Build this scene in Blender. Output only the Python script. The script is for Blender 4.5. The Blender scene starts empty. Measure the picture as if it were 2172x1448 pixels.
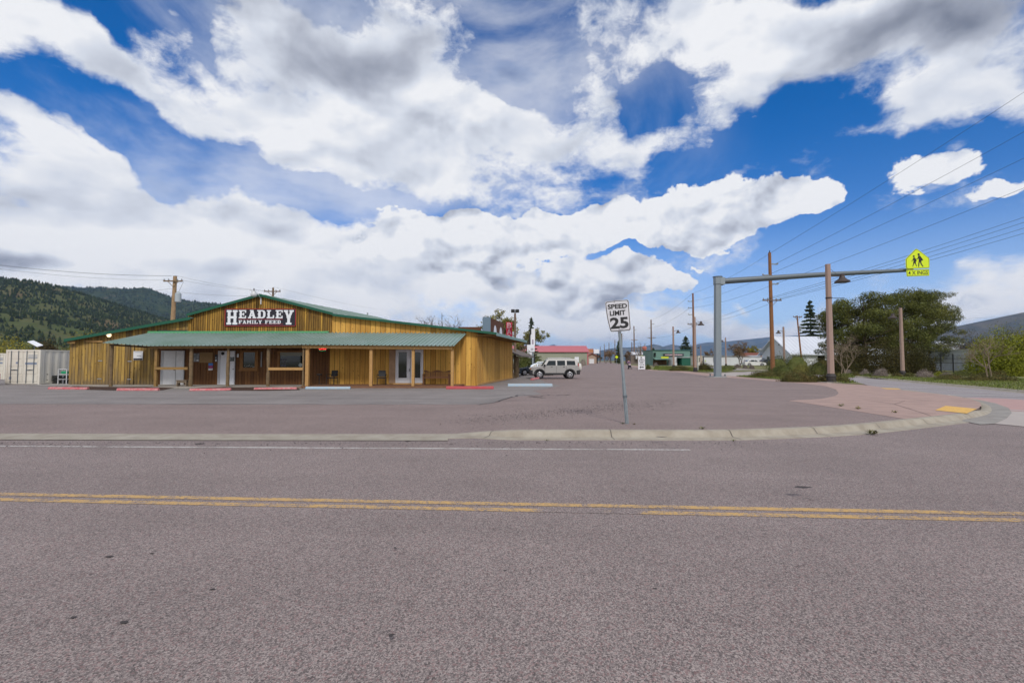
import bpy, bmesh, math, random
from math import radians, sin, cos, pi, atan2, hypot
from mathutils import Vector, Matrix
R = random.Random(7)
scene = bpy.context.scene
COL = scene.collection

# ------------------------------------------------------------------ camera
F, CX, CY = 965.0, 1086.0, 724.0
H = 1.71
PITCH = math.atan(40.5 / F)
cd = bpy.data.cameras.new('camera')
cd.sensor_width = 36.0
cd.lens = 36.0 * F / 2172.0
cd.clip_end = 30000
cd.clip_start = 0.05
cam = bpy.data.objects.new('camera', cd)
cam.location = (0, 0, H)
cam.rotation_euler = (pi / 2 + PITCH, 0, 0)
COL.objects.link(cam)
scene.camera = cam
scene.view_settings.view_transform = 'Standard'
scene.view_settings.look = 'None'
scene.view_settings.exposure = 0.0
scene.view_settings.gamma = 1.0

def ray(px, py):
    u = (px - CX) / F
    v = (CY - py) / F
    return Vector((u, cos(PITCH) - v * sin(PITCH), sin(PITCH) + v * cos(PITCH)))

def V(px, py, Y):
    "world point at depth Y seen at photo pixel (px, py)"
    d = ray(px, py)
    return Vector((0, 0, H)) + d * (Y / d.y)

# ------------------------------------------------------------------ world: sky with clouds
SUN_EL, SUN_AZ = radians(42), radians(168)      # azimuth clockwise from +Y
W = bpy.data.worlds.new('World')
scene.world = W
W.use_nodes = True
wn = W.node_tree.nodes
wl = W.node_tree.links
wn.clear()

def N(nodes, kind, **kw):
    n = nodes.new(kind)
    for k, v in kw.items():
        setattr(n, k, v)
    return n

def wmath(op, a, b=None, c=None, clamp=False):
    n = N(wn, 'ShaderNodeMath', operation=op, use_clamp=clamp)
    for i, s in enumerate((a, b, c)):
        if s is None:
            continue
        if isinstance(s, (int, float)):
            n.inputs[i].default_value = s
        else:
            wl.new(s, n.inputs[i])
    return n.outputs[0]

def wramp(v, lo, hi, tlo=0.0, thi=1.0):
    n = N(wn, 'ShaderNodeMapRange', interpolation_type='SMOOTHSTEP')
    wl.new(v, n.inputs['Value'])
    n.inputs['From Min'].default_value = lo
    n.inputs['From Max'].default_value = hi
    n.inputs['To Min'].default_value = tlo
    n.inputs['To Max'].default_value = thi
    return n.outputs[0]

def wmix(f, a, b, mode='MIX'):
    n = N(wn, 'ShaderNodeMixRGB', blend_type=mode)
    for i, s in enumerate((f, a, b)):
        if isinstance(s, (int, float)):
            n.inputs[i].default_value = s
        elif isinstance(s, tuple):
            n.inputs[i].default_value = (*s, 1)
        else:
            wl.new(s, n.inputs[i])
    return n.outputs[0]

tc = N(wn, 'ShaderNodeTexCoord')
sep = N(wn, 'ShaderNodeSeparateXYZ')
wl.new(tc.outputs['Generated'], sep.inputs[0])
dx, dy, dz = sep.outputs
az = wmath('ARCTAN2', dx, dy)
el = wmath('ARCSINE', dz)
cmb = N(wn, 'ShaderNodeCombineXYZ')
wl.new(az, cmb.inputs[0]); wl.new(el, cmb.inputs[1])
AE = cmb.outputs[0]

def wnoise(vec, scale, detail, rough, dist=0.0, loc=(0, 0, 0), scl=(1, 1, 1), rotz=0):
    m = N(wn, 'ShaderNodeMapping')
    m.inputs['Location'].default_value = loc
    m.inputs['Scale'].default_value = scl
    m.inputs['Rotation'].default_value = (0, 0, rotz)
    wl.new(vec, m.inputs[0])
    n = N(wn, 'ShaderNodeTexNoise')
    n.inputs['Scale'].default_value = scale
    n.inputs['Detail'].default_value = detail
    n.inputs['Roughness'].default_value = rough
    n.inputs['Distortion'].default_value = dist
    wl.new(m.outputs[0], n.inputs['Vector'])
    return n.outputs['Fac']

def azel(px, py):
    d = ray(px, py)
    return atan2(d.x, d.y), atan2(d.z, hypot(d.x, d.y))

# warp the mask coordinates so that blob outlines are ragged
wc = N(wn, 'ShaderNodeTexNoise'); wc.inputs['Scale'].default_value = 5; wc.inputs['Detail'].default_value = 6
wl.new(AE, wc.inputs['Vector'])
wsub = N(wn, 'ShaderNodeVectorMath', operation='SUBTRACT'); wl.new(wc.outputs['Color'], wsub.inputs[0]); wsub.inputs[1].default_value = (.5, .5, .5)
wscl = N(wn, 'ShaderNodeVectorMath', operation='SCALE'); wl.new(wsub.outputs[0], wscl.inputs[0]); wscl.inputs['Scale'].default_value = 0.22
wadd = N(wn, 'ShaderNodeVectorMath', operation='ADD'); wl.new(AE, wadd.inputs[0]); wl.new(wscl.outputs[0], wadd.inputs[1])
AEW = wadd.outputs[0]

def blobs(lst, vec):
    tot = None
    for (px, py, rx, ry, rot, wgt) in lst:
        a, e = azel(px, py)
        ra = max(.02, abs(azel(px + rx, py)[0] - azel(px - rx, py)[0]) / 2)
        re = max(.01, abs(azel(px, py - ry)[1] - azel(px, py + ry)[1]) / 2)
        m = N(wn, 'ShaderNodeMapping', vector_type='TEXTURE')
        m.inputs['Location'].default_value = (a, e, 0)
        m.inputs['Rotation'].default_value = (0, 0, radians(-rot))
        m.inputs['Scale'].default_value = (ra, re, 1)
        wl.new(vec, m.inputs[0])
        g = N(wn, 'ShaderNodeTexGradient', gradient_type='SPHERICAL')
        wl.new(m.outputs[0], g.inputs[0])
        if tot is None:
            tot = wmath('MULTIPLY', g.outputs['Fac'], wgt)
        else:
            tot = wmath('MULTIPLY_ADD', g.outputs['Fac'], wgt, tot)
    return tot

# big cloud fields, soft: px, py, rx, ry, tilt (deg, clockwise), weight
COVER = [
    (60, 60, 330, 110, 12, 1.2), (300, 150, 330, 90, 24, 1.2), (560, 240, 260, 110, 25, 1.1),
    (640, 60, 380, 120, 5, 1.0), (760, 190, 380, 260, 20, 1.5), (950, 150, 190, 170, 55, .9), (850, 330, 230, 100, 10, .6),
    (30, 270, 90, 50, 30, .9), (190, 295, 110, 22, 14, .7),
    (120, 400, 360, 150, 20, 1.3), (360, 440, 360, 120, 22, 1.2), (180, 530, 420, 90, 0, 1.4), (560, 520, 420, 95, 10, 1.4),
    (850, 530, 360, 90, 0, 1.3), (300, 610, 700, 80, 0, 1.3), (900, 620, 500, 70, 0, 1.0),
    (1200, 290, 260, 100, 0, 1.1), (1260, 190, 120, 90, 40, .7), (1410, 265, 90, 50, -30, .9), (1060, 260, 150, 90, 20, .8),
    (1180, 380, 330, 120, 0, .35), (1000, 400, 420, 90, 5, .35), (200, 180, 330, 80, 8, .35), (1150, 90, 150, 120, 0, .45),
    (1450, 60, 330, 110, 10, 1.3), (1620, 150, 260, 150, 0, 1.3), (1560, 210, 130, 80, -30, .9), (1900, 80, 420, 170, 8, 1.5), (2100, 170, 260, 80, 5, 1.1),
    (1960, 235, 130, 60, 20, .8),
    (1860, 300, 150, 30, -12, .75), (2040, 300, 90, 26, -4, .55), 
    (1300, 670, 420, 60, 0, .6), (1150, 700, 300, 60, 0, .9), (1150, 620, 300, 60, 0, .7), (600, 680, 500, 60, 0, .9), (1500, 700, 260, 40, 0, .6), (1620, 690, 500, 55, 0, .6), (2060, 630, 330, 80, -4, .9), (1900, 680, 420, 60, 0, .8),
    (1500, 640, 300, 50, 0, .2), (1550, 632, 40, 18, 0, .8),
    # clear gaps
    (1120, 130, 130, 120, -35, -1.1), (1070, 20, 90, 70, 0, -.8), (1400, 200, 90, 120, 20, -1.1), (1440, 320, 110, 70, 0, -.6), (1560, 320, 240, 60, 0, -1.0), (1850, 400, 300, 90, 0, -.6),
    (90, 190, 240, 60, 14, -.7), (300, 270, 300, 75, 27, -1.4), (560, 375, 300, 60, 20, -1.4), (760, 435, 200, 36, 8, -.9), (1800, 330, 120, 30, 0, -.4), (1850, 540, 420, 60, 0, -.8), (1600, 620, 160, 40, 0, -.5),
    (230, 45, 90, 40, 30, -.8), (440, 100, 110, 30, 30, -.6), (460, 10, 90, 30, 10, -.5), (1010, 110, 40, 90, -20, -.6),
]
# compact cumulus with firm edges
CUM = [
    (1000, 565, 170, 60, 0, 1.2), (920, 500, 260, 70, -8, 1.1), (1120, 505, 250, 75, 0, 1.3), (1270, 490, 260, 80, -4, 1.4),
    (1450, 425, 110, 85, 0, 1.5), (1530, 440, 150, 80, 0, 1.2), (1690, 430, 140, 55, -5, 1.4), (1600, 470, 210, 60, -12, 1.1), (1440, 505, 170, 45, -8, .9),
    (1280, 600, 200, 60, 0, 1.6), (1390, 598, 110, 32, -5, .8), (1300, 548, 260, 16, -3, -.7),
    (1990, 372, 150, 72, -22, 1.15), (2085, 420, 120, 32, -10, .95), (1475, 558, 40, 10, 10, .7),
    (2060, 640, 130, 36, 0, .8), (1620, 580, 30, 10, 0, .3), (1690, 545, 30, 8, 0, .5),
]
DARK = [
    (1980, 40, 480, 100, 8, 1.0), (1820, 130, 330, 100, -12, .8), (2060, 110, 220, 60, 0, .5), (1660, 70, 170, 80, 0, .3),
    (700, 90, 420, 200, 10, .75), (300, 170, 220, 60, 24, .3), (1250, 290, 200, 60, 0, .25), (900, 330, 260, 70, 0, .3), (760, 150, 200, 100, 10, .3), (50, 535, 150, 34, 0, 1.3), (1020, 590, 150, 20, 0, 1.0), (1480, 520, 200, 26, -8, .6),
    (1250, 640, 220, 26, 0, .7), (1330, 545, 200, 16, -6, .45), (1130, 605, 120, 12, 0, .4), (1920, 400, 90, 14, -15, .3), (850, 400, 300, 60, 8, .25),
]
cover = blobs(COVER, AEW)
cum = blobs(CUM, AEW)
dark = blobs(DARK, AEW)
# unseen cloud cover added overhead and behind the viewer to whiten the ambient light
behind = wramp(wmath('ABSOLUTE', az), 1.0, 1.5, 0, 1.0)
over = wramp(el, .72, 1.0, 0, .9)
cover = wmath('ADD', cover, wmath('MAXIMUM', behind, over))
nz = wnoise(AE, 4.6, 13, .60, .25, scl=(1, 1.7, 1))
nzs = wnoise(AE, 4.2, 4, .45, .35, scl=(1, 1.7, 1))
nzf = wnoise(AE, 4.2, 4, .45, .35, loc=(.02, -.05, 0), scl=(1, 1.7, 1))     # the same field a step towards the light
puff = wnoise(AE, 11, 12, .60, .2, scl=(1, 1.35, 1), loc=(3, 1, 0))
puffs = wnoise(AE, 11, 5, .5, .2, scl=(1, 1.35, 1), loc=(3, 1, 0))
puff2 = wnoise(AE, 11, 5, .5, .2, scl=(1, 1.35, 1), loc=(3.012, .978, 0))
streak = wnoise(AE, 3.2, 8, .6, 1.0, scl=(1, 2.6, 1), rotz=radians(-24), loc=(5, 2, 0))

dcov = wmath('ADD', wmath('MULTIPLY', cover, .95), wmath('MULTIPLY', wmath('SUBTRACT', nz, .5), 2.3))
dcov = wmath('ADD', dcov, wmath('MULTIPLY', wmath('SUBTRACT', streak, .5), 1.3))
fine = wnoise(AE, 26, 8, .68, .4, scl=(1, 1.5, 1), loc=(1, 4, 0))
dcov = wmath('ADD', dcov, wmath('MULTIPLY', wmath('SUBTRACT', fine, .5), .95))
dens1 = wramp(dcov, .02, .86)
dcum = wmath('ADD', wmath('ADD', cum, wmath('MULTIPLY', wmath('SUBTRACT', puff, .5), 1.5)), wmath('MULTIPLY', wmath('SUBTRACT', fine, .5), .45))
dens2 = wramp(dcum, .30, .43)
# thin veil near the horizon
hor = wramp(el, .015, .30, 1, 0)
hor = wmath('MULTIPLY', hor, .55)
veiln = wnoise(AE, 1.6, 8, .6, .6, scl=(1, 1.6, 1), loc=(2, 7, 0), rotz=radians(-20))
thin = wmath('MULTIPLY', wramp(veiln, .40, .68), wramp(az, .10, .55, .62, .0))
dens1 = wmath('MAXIMUM', dens1, thin)
dens = wmath('MAXIMUM', dens1, dens2)
dens = wmath('MAXIMUM', dens, hor)
# relief: lit from above, grey below and in the thick parts
rel1 = wmath('MULTIPLY', wmath('SUBTRACT', nzs, nzf), 1.8)
rel2 = wmath('MULTIPLY', wmath('SUBTRACT', puffs, puff2), 1.9)
rel = wmath('ADD', rel1, wmath('MULTIPLY', rel2, wmath('ADD', wmath('MULTIPLY', dens2, .8), .25)))
thick = wramp(dcov, .85, 2.2)
shade = wmath('ADD', wmath('ADD', .96, rel), wmath('MULTIPLY', thick, -.07))
shade = wmath('SUBTRACT', shade, wmath('MULTIPLY', dark, .55))
lowpart = wmath('MULTIPLY', wmath('SUBTRACT', wnoise(AE, 2.2, 4, .5, 0, loc=(9, 3, 0), scl=(1, 2.2, 1)), .5), .22)
shade = wmath('ADD', shade, lowpart)
shade = wmath('MINIMUM', wmath('MAXIMUM', shade, .0), 1.0)
ramp = N(wn, 'ShaderNodeValToRGB')
wl.new(shade, ramp.inputs[0])
cr = ramp.color_ramp
cr.elements[0].position = 0.0; cr.elements[0].color = (.20, .225, .29, 1)
cr.elements[1].position = 1.0; cr.elements[1].color = (.90, .91, .935, 1)
e = cr.elements.new(.45); e.color = (.42, .45, .53, 1)
e = cr.elements.new(.78); e.color = (.70, .74, .82, 1)

sky = N(wn, 'ShaderNodeTexSky', sky_type='NISHITA')
sky.sun_disc = False
sky.sun_elevation = SUN_EL
sky.sun_rotation = SUN_AZ
sky.altitude = 1000
sky.air_density = 1.0
sky.dust_density = 0.3
sky.ozone_density = 4.0
SKY_STRENGTH = 0.11
tint = wmix(wramp(el, .05, .5), (.72, .93, 1.22), (.0, .66, 1.22))
blue = wmix(1.0, sky.outputs[0], tint, 'MULTIPLY')
cl = wmix(1.0, ramp.outputs[0], (1 / SKY_STRENGTH,) * 3, 'MULTIPLY')
veil = wmix(hor, blue, (.62 / SKY_STRENGTH, .76 / SKY_STRENGTH, .97 / SKY_STRENGTH))
skyc = wmix(wmath('MAXIMUM', dens1, dens2), veil, cl)
bg = N(wn, 'ShaderNodeBackground')
bg.inputs['Strength'].default_value = SKY_STRENGTH
wl.new(skyc, bg.inputs[0])
wo = N(wn, 'ShaderNodeOutputWorld')
wl.new(bg.outputs[0], wo.inputs[0])
W.cycles.sampling_method = 'MANUAL'
W.cycles.sample_map_resolution = 512

# ------------------------------------------------------------------ sun (veiled by cloud: soft shadows)
sd = bpy.data.lights.new('sun', 'SUN')
sd.energy = 2.15
sd.angle = radians(11)
sd.color = (1.0, .95, .88)
so = bpy.data.objects.new('sun', sd)
COL.objects.link(so)
sv = Vector((sin(SUN_AZ) * cos(SUN_EL), cos(SUN_AZ) * cos(SUN_EL), sin(SUN_EL)))
so.rotation_euler = sv.to_track_quat('Z', 'Y').to_euler()
so.location = (0, 0, 40)

# ------------------------------------------------------------------ helpers: materials
def mat(name, col, rough=.7, metal=0.0, var=0.0, vscale=8, col2=None, bump=0.0, bscale=30, emit=0, spec=.4, island=0.0, alpha=None):
    m = bpy.data.materials.new(name)
    m.use_nodes = True
    n, l = m.node_tree.nodes, m.node_tree.links
    b = n['Principled BSDF']
    b.inputs['Roughness'].default_value = rough
    b.inputs['Metallic'].default_value = metal
    b.inputs['Specular IOR Level'].default_value = spec
    b.inputs['Base Color'].default_value = (*col, 1)
    c2 = col2 if col2 else tuple(max(0, x * .55) for x in col)
    geo = None
    if var or bump:
        geo = n.new('ShaderNodeNewGeometry')
    last = None
    if var:
        t = n.new('ShaderNodeTexNoise'); t.inputs['Scale'].default_value = vscale; t.inputs['Detail'].default_value = 7; t.inputs['Roughness'].default_value = .65
        l.new(geo.outputs['Position'], t.inputs['Vector'])
        r = n.new('ShaderNodeMapRange'); r.inputs['From Min'].default_value = .35; r.inputs['From Max'].default_value = .68
        r.inputs['To Max'].default_value = var
        l.new(t.outputs['Fac'], r.inputs['Value'])
        mx = n.new('ShaderNodeMixRGB'); l.new(r.outputs[0], mx.inputs[0])
        mx.inputs[1].default_value = (*col, 1); mx.inputs[2].default_value = (*c2, 1)
        last = mx.outputs[0]
    if island:
        g2 = n.new('ShaderNodeNewGeometry')
        rr = n.new('ShaderNodeMapRange'); rr.inputs['To Min'].default_value = 1 - island; rr.inputs['To Max'].default_value = 1 + island
        l.new(g2.outputs['Random Per Island'], rr.inputs['Value'])
        mx = n.new('ShaderNodeVectorMath'); mx.operation = 'SCALE'
        if last is None:
            mx.inputs[0].default_value = col
        else:
            l.new(last, mx.inputs[0])
        l.new(rr.outputs[0], mx.inputs['Scale'])
        last = mx.outputs[0]
    if last is not None:
        l.new(last, b.inputs['Base Color'])
    if bump:
        t = n.new('ShaderNodeTexNoise'); t.inputs['Scale'].default_value = bscale; t.inputs['Detail'].default_value = 5
        l.new(geo.outputs['Position'], t.inputs['Vector'])
        bp = n.new('ShaderNodeBump'); bp.inputs['Strength'].default_value = bump; bp.inputs['Distance'].default_value = .02
        l.new(t.outputs['Fac'], bp.inputs['Height']); l.new(bp.outputs[0], b.inputs['Normal'])
    if emit:
        b.inputs['Emission Color'].default_value = (*col, 1)
        b.inputs['Emission Strength'].default_value = emit
    return m

def wood(name, axis, width, c1, c2, grey=.25, gap=.012, knots=True, greycol=(.13, .10, .07), shift=0.0, stain=0.0, zstain=0.5):
    m = bpy.data.materials.new(name); m.use_nodes = True
    n, l = m.node_tree.nodes, m.node_tree.links
    b = n['Principled BSDF']; b.inputs['Roughness'].default_value = .72; b.inputs['Specular IOR Level'].default_value = .25
    def M(op, a, c=None, d=None, clamp=False):
        k = n.new('ShaderNodeMath'); k.operation = op; k.use_clamp = clamp
        for i, s in enumerate((a, c, d)):
            if s is None: continue
            if isinstance(s, (int, float)): k.inputs[i].default_value = s
            else: l.new(s, k.inputs[i])
        return k.outputs[0]
    g = n.new('ShaderNodeNewGeometry')
    d = n.new('ShaderNodeVectorMath'); d.operation = 'DOT_PRODUCT'
    l.new(g.outputs['Position'], d.inputs[0]); d.inputs[1].default_value = axis
    s = M('ADD', d.outputs['Value'], 100 + shift)
    q = M('DIVIDE', s, width)
    idn = M('FLOOR', q); fr = M('FRACT', q)
    wn_ = n.new('ShaderNodeTexWhiteNoise'); wn_.noise_dimensions = '1D'; l.new(idn, wn_.inputs['W'])
    sp = n.new('ShaderNodeSeparateXYZ'); l.new(g.outputs['Position'], sp.inputs[0])
    cb = n.new('ShaderNodeCombineXYZ')
    l.new(M('MULTIPLY', s, 14), cb.inputs[0]); l.new(M('MULTIPLY', idn, 3.7), cb.inputs[1]); l.new(M('MULTIPLY', sp.outputs[2], 1.1), cb.inputs[2])
    t = n.new('ShaderNodeTexNoise'); t.inputs['Scale'].default_value = 1; t.inputs['Detail'].default_value = 6; t.inputs['Distortion'].default_value = .6
    l.new(cb.outputs[0], t.inputs['Vector'])
    f = M('ADD', M('MULTIPLY', wn_.outputs['Value'], .62), M('MULTIPLY', M('SUBTRACT', t.outputs['Fac'], .3), 1.0), None, True)
    mx = n.new('ShaderNodeMixRGB'); l.new(f, mx.inputs[0]); mx.inputs[1].default_value = (*c1, 1); mx.inputs[2].default_value = (*c2, 1)
    last = mx.outputs[0]
    # weathering
    t2 = n.new('ShaderNodeTexNoise'); t2.inputs['Scale'].default_value = 1; t2.inputs['Detail'].default_value = 6
    cb2 = n.new('ShaderNodeCombineXYZ'); l.new(M('MULTIPLY', s, 2.3), cb2.inputs[0]); l.new(M('MULTIPLY', idn, 1.3), cb2.inputs[1]); l.new(M('MULTIPLY', sp.outputs[2], .55), cb2.inputs[2])
    l.new(cb2.outputs[0], t2.inputs['Vector'])
    gf = M('MULTIPLY', M('SUBTRACT', t2.outputs['Fac'], .42), 5.0, None, True)
    gf = M('MULTIPLY', gf, grey)
    if stain:
        # rising damp on the board ends
        st = M('SUBTRACT', M('ADD', zstain, M('MULTIPLY', M('SUBTRACT', t.outputs['Fac'], .5), 1.4)), sp.outputs[2])
        st = M('MULTIPLY', M('MULTIPLY', st, 3.0, None, True), stain)
        gf = M('MAXIMUM', gf, st)
    mx = n.new('ShaderNodeMixRGB'); l.new(gf, mx.inputs[0]); l.new(last, mx.inputs[1]); mx.inputs[2].default_value = (*greycol, 1)
    last = mx.outputs[0]
    if knots:
        vv = n.new('ShaderNodeCombineXYZ'); l.new(M('MULTIPLY', s, 5.5), vv.inputs[0]); l.new(M('MULTIPLY', sp.outputs[2], 2.6), vv.inputs[2])
        v = n.new('ShaderNodeTexVoronoi'); v.inputs['Scale'].default_value = 1; l.new(vv.outputs[0], v.inputs['Vector'])
        kf = M('MULTIPLY', M('SUBTRACT', .17, v.outputs['Distance']), 12, None, True)
        mx = n.new('ShaderNodeMixRGB'); l.new(M('MULTIPLY', kf, .8), mx.inputs[0]); l.new(last, mx.inputs[1]); mx.inputs[2].default_value = (c2[0] * .35, c2[1] * .3, c2[2] * .3, 1)
        last = mx.outputs[0]
    ef = M('LESS_THAN', M('MINIMUM', fr, M('SUBTRACT', 1.0, fr)), gap / width)
    mx = n.new('ShaderNodeMixRGB'); l.new(M('MULTIPLY', ef, .8), mx.inputs[0]); l.new(last, mx.inputs[1]); mx.inputs[2].default_value = (c2[0] * .25, c2[1] * .22, c2[2] * .22, 1)
    l.new(mx.outputs[0], b.inputs['Base Color'])
    return m

def asphalt(name, base, light, dark, blot=.2, fine=1.0, wear=None, paint=None, cover=.5, seed=0.0, patch=None):
    m = bpy.data.materials.new(name); m.use_nodes = True
    n, l = m.node_tree.nodes, m.node_tree.links
    b = n['Principled BSDF']; b.inputs['Roughness'].default_value = .88; b.inputs['Specular IOR Level'].default_value = .25
    g = n.new('ShaderNodeNewGeometry')
    def noise(sc, det=2, ro=.5, vec=None):
        t = n.new('ShaderNodeTexNoise'); t.inputs['Scale'].default_value = sc; t.inputs['Detail'].default_value = det; t.inputs['Roughness'].default_value = ro
        l.new(vec or g.outputs['Position'], t.inputs['Vector']); return t.outputs['Fac']
    def M(op, a, c=None, d=None, clamp=False):
        k = n.new('ShaderNodeMath'); k.operation = op; k.use_clamp = clamp
        for i, s in enumerate((a, c, d)):
            if s is None: continue
            if isinstance(s, (int, float)): k.inputs[i].default_value = s
            else: l.new(s, k.inputs[i])
        return k.outputs[0]
    def mixc(f, a, c):
        k = n.new('ShaderNodeMixRGB')
        for i, s in enumerate((f, a, c)):
            if isinstance(s, (int, float)): k.inputs[i].default_value = s
            elif isinstance(s, tuple): k.inputs[i].default_value = (*s, 1)
            else: l.new(s, k.inputs[i])
        return k.outputs[0]
    v = n.new('ShaderNodeTexVoronoi'); v.inputs['Scale'].default_value = 140 * fine; l.new(g.outputs['Position'], v.inputs['Vector'])
    vs = n.new('ShaderNodeSeparateColor'); l.new(v.outputs['Color'], vs.inputs[0])
    v2 = n.new('ShaderNodeTexVoronoi'); v2.inputs['Scale'].default_value = 85 * fine; l.new(g.outputs['Position'], v2.inputs['Vector'])
    vs2 = n.new('ShaderNodeSeparateColor'); l.new(v2.outputs['Color'], vs2.inputs[0])
    c = mixc(M('MULTIPLY', M('GREATER_THAN', vs.outputs[0], .62), .75), base, light)
    c = mixc(M('MULTIPLY', M('LESS_THAN', vs.outputs[1], .30), .7), c, dark)
    c = mixc(M('MULTIPLY', M('LESS_THAN', vs2.outputs[1], .16), .55), c, dark)
    c = mixc(M('MULTIPLY', M('GREATER_THAN', vs2.outputs[0], .80), .45), c, light)
    c = mixc(M('MULTIPLY', M('GREATER_THAN', vs2.outputs[2], .86), .4), c, (base[0] * 1.35, base[1] * .95, base[2] * .95))
    big = M('MULTIPLY', M('SUBTRACT', noise(.45, 5, .6), .5), 2.2)
    mid = M('MULTIPLY', M('SUBTRACT', noise(5, 5, .7), .5), .8)
    sp = n.new('ShaderNodeSeparateXYZ'); l.new(g.outputs['Position'], sp.inputs[0])
    cb = n.new('ShaderNodeCombineXYZ'); l.new(M('MULTIPLY', sp.outputs[0], .05), cb.inputs[0]); l.new(M('ADD', M('MULTIPLY', sp.outputs[1], .9), M('MULTIPLY', sp.outputs[0], .055)), cb.inputs[1])
    trk = M('MULTIPLY', M('SUBTRACT', noise(1.0, 4, .6, cb.outputs[0]), .5), 1.6)
    k = M('ADD', 1.0, M('MULTIPLY', M('ADD', M('ADD', big, mid), trk), blot))
    s = n.new('ShaderNodeVectorMath'); s.operation = 'SCALE'; l.new(c, s.inputs[0]); l.new(k, s.inputs['Scale'])
    c = s.outputs[0]
    if patch:
        pc, lo = patch
        pf = M('MULTIPLY', M('SUBTRACT', noise(.35, 8, .7), lo), 7, None, True)
        c = mixc(M('MULTIPLY', pf, .7), c, pc)
    if paint:
        w = M('ADD', M('ADD', M('MULTIPLY', noise(28, 6, .75), .9), M('MULTIPLY', noise(5, 4, .6), .45)), M('MULTIPLY', vs.outputs[2], .12))
        thr = M('ADD', cover, M('MULTIPLY', M('SUBTRACT', noise(.9, 3, .6), .5), .22))
        if wear:
            x0, x1, amt = wear
            mid_ = (x0 + x1) / 2
            band = M('SUBTRACT', 1.0, M('DIVIDE', M('ABSOLUTE', M('SUBTRACT', sp.outputs[0], mid_)), (x1 - x0) / 2), None, True)
            band = M('MULTIPLY', M('MULTIPLY', band, 3, None, True), amt)
            thr = M('SUBTRACT', thr, band)
        pf = M('MULTIPLY', M('SUBTRACT', thr, M('SUBTRACT', w, .35)), 9, None, True)
        c = mixc(pf, c, paint)
    l.new(c, b.inputs['Base Color'])
    bp = n.new('ShaderNodeBump'); bp.inputs['Strength'].default_value = .35; bp.inputs['Distance'].default_value = .006
    l.new(v.outputs['Distance'], bp.inputs['Height']); l.new(bp.outputs[0], b.inputs['Normal'])
    return m

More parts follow.
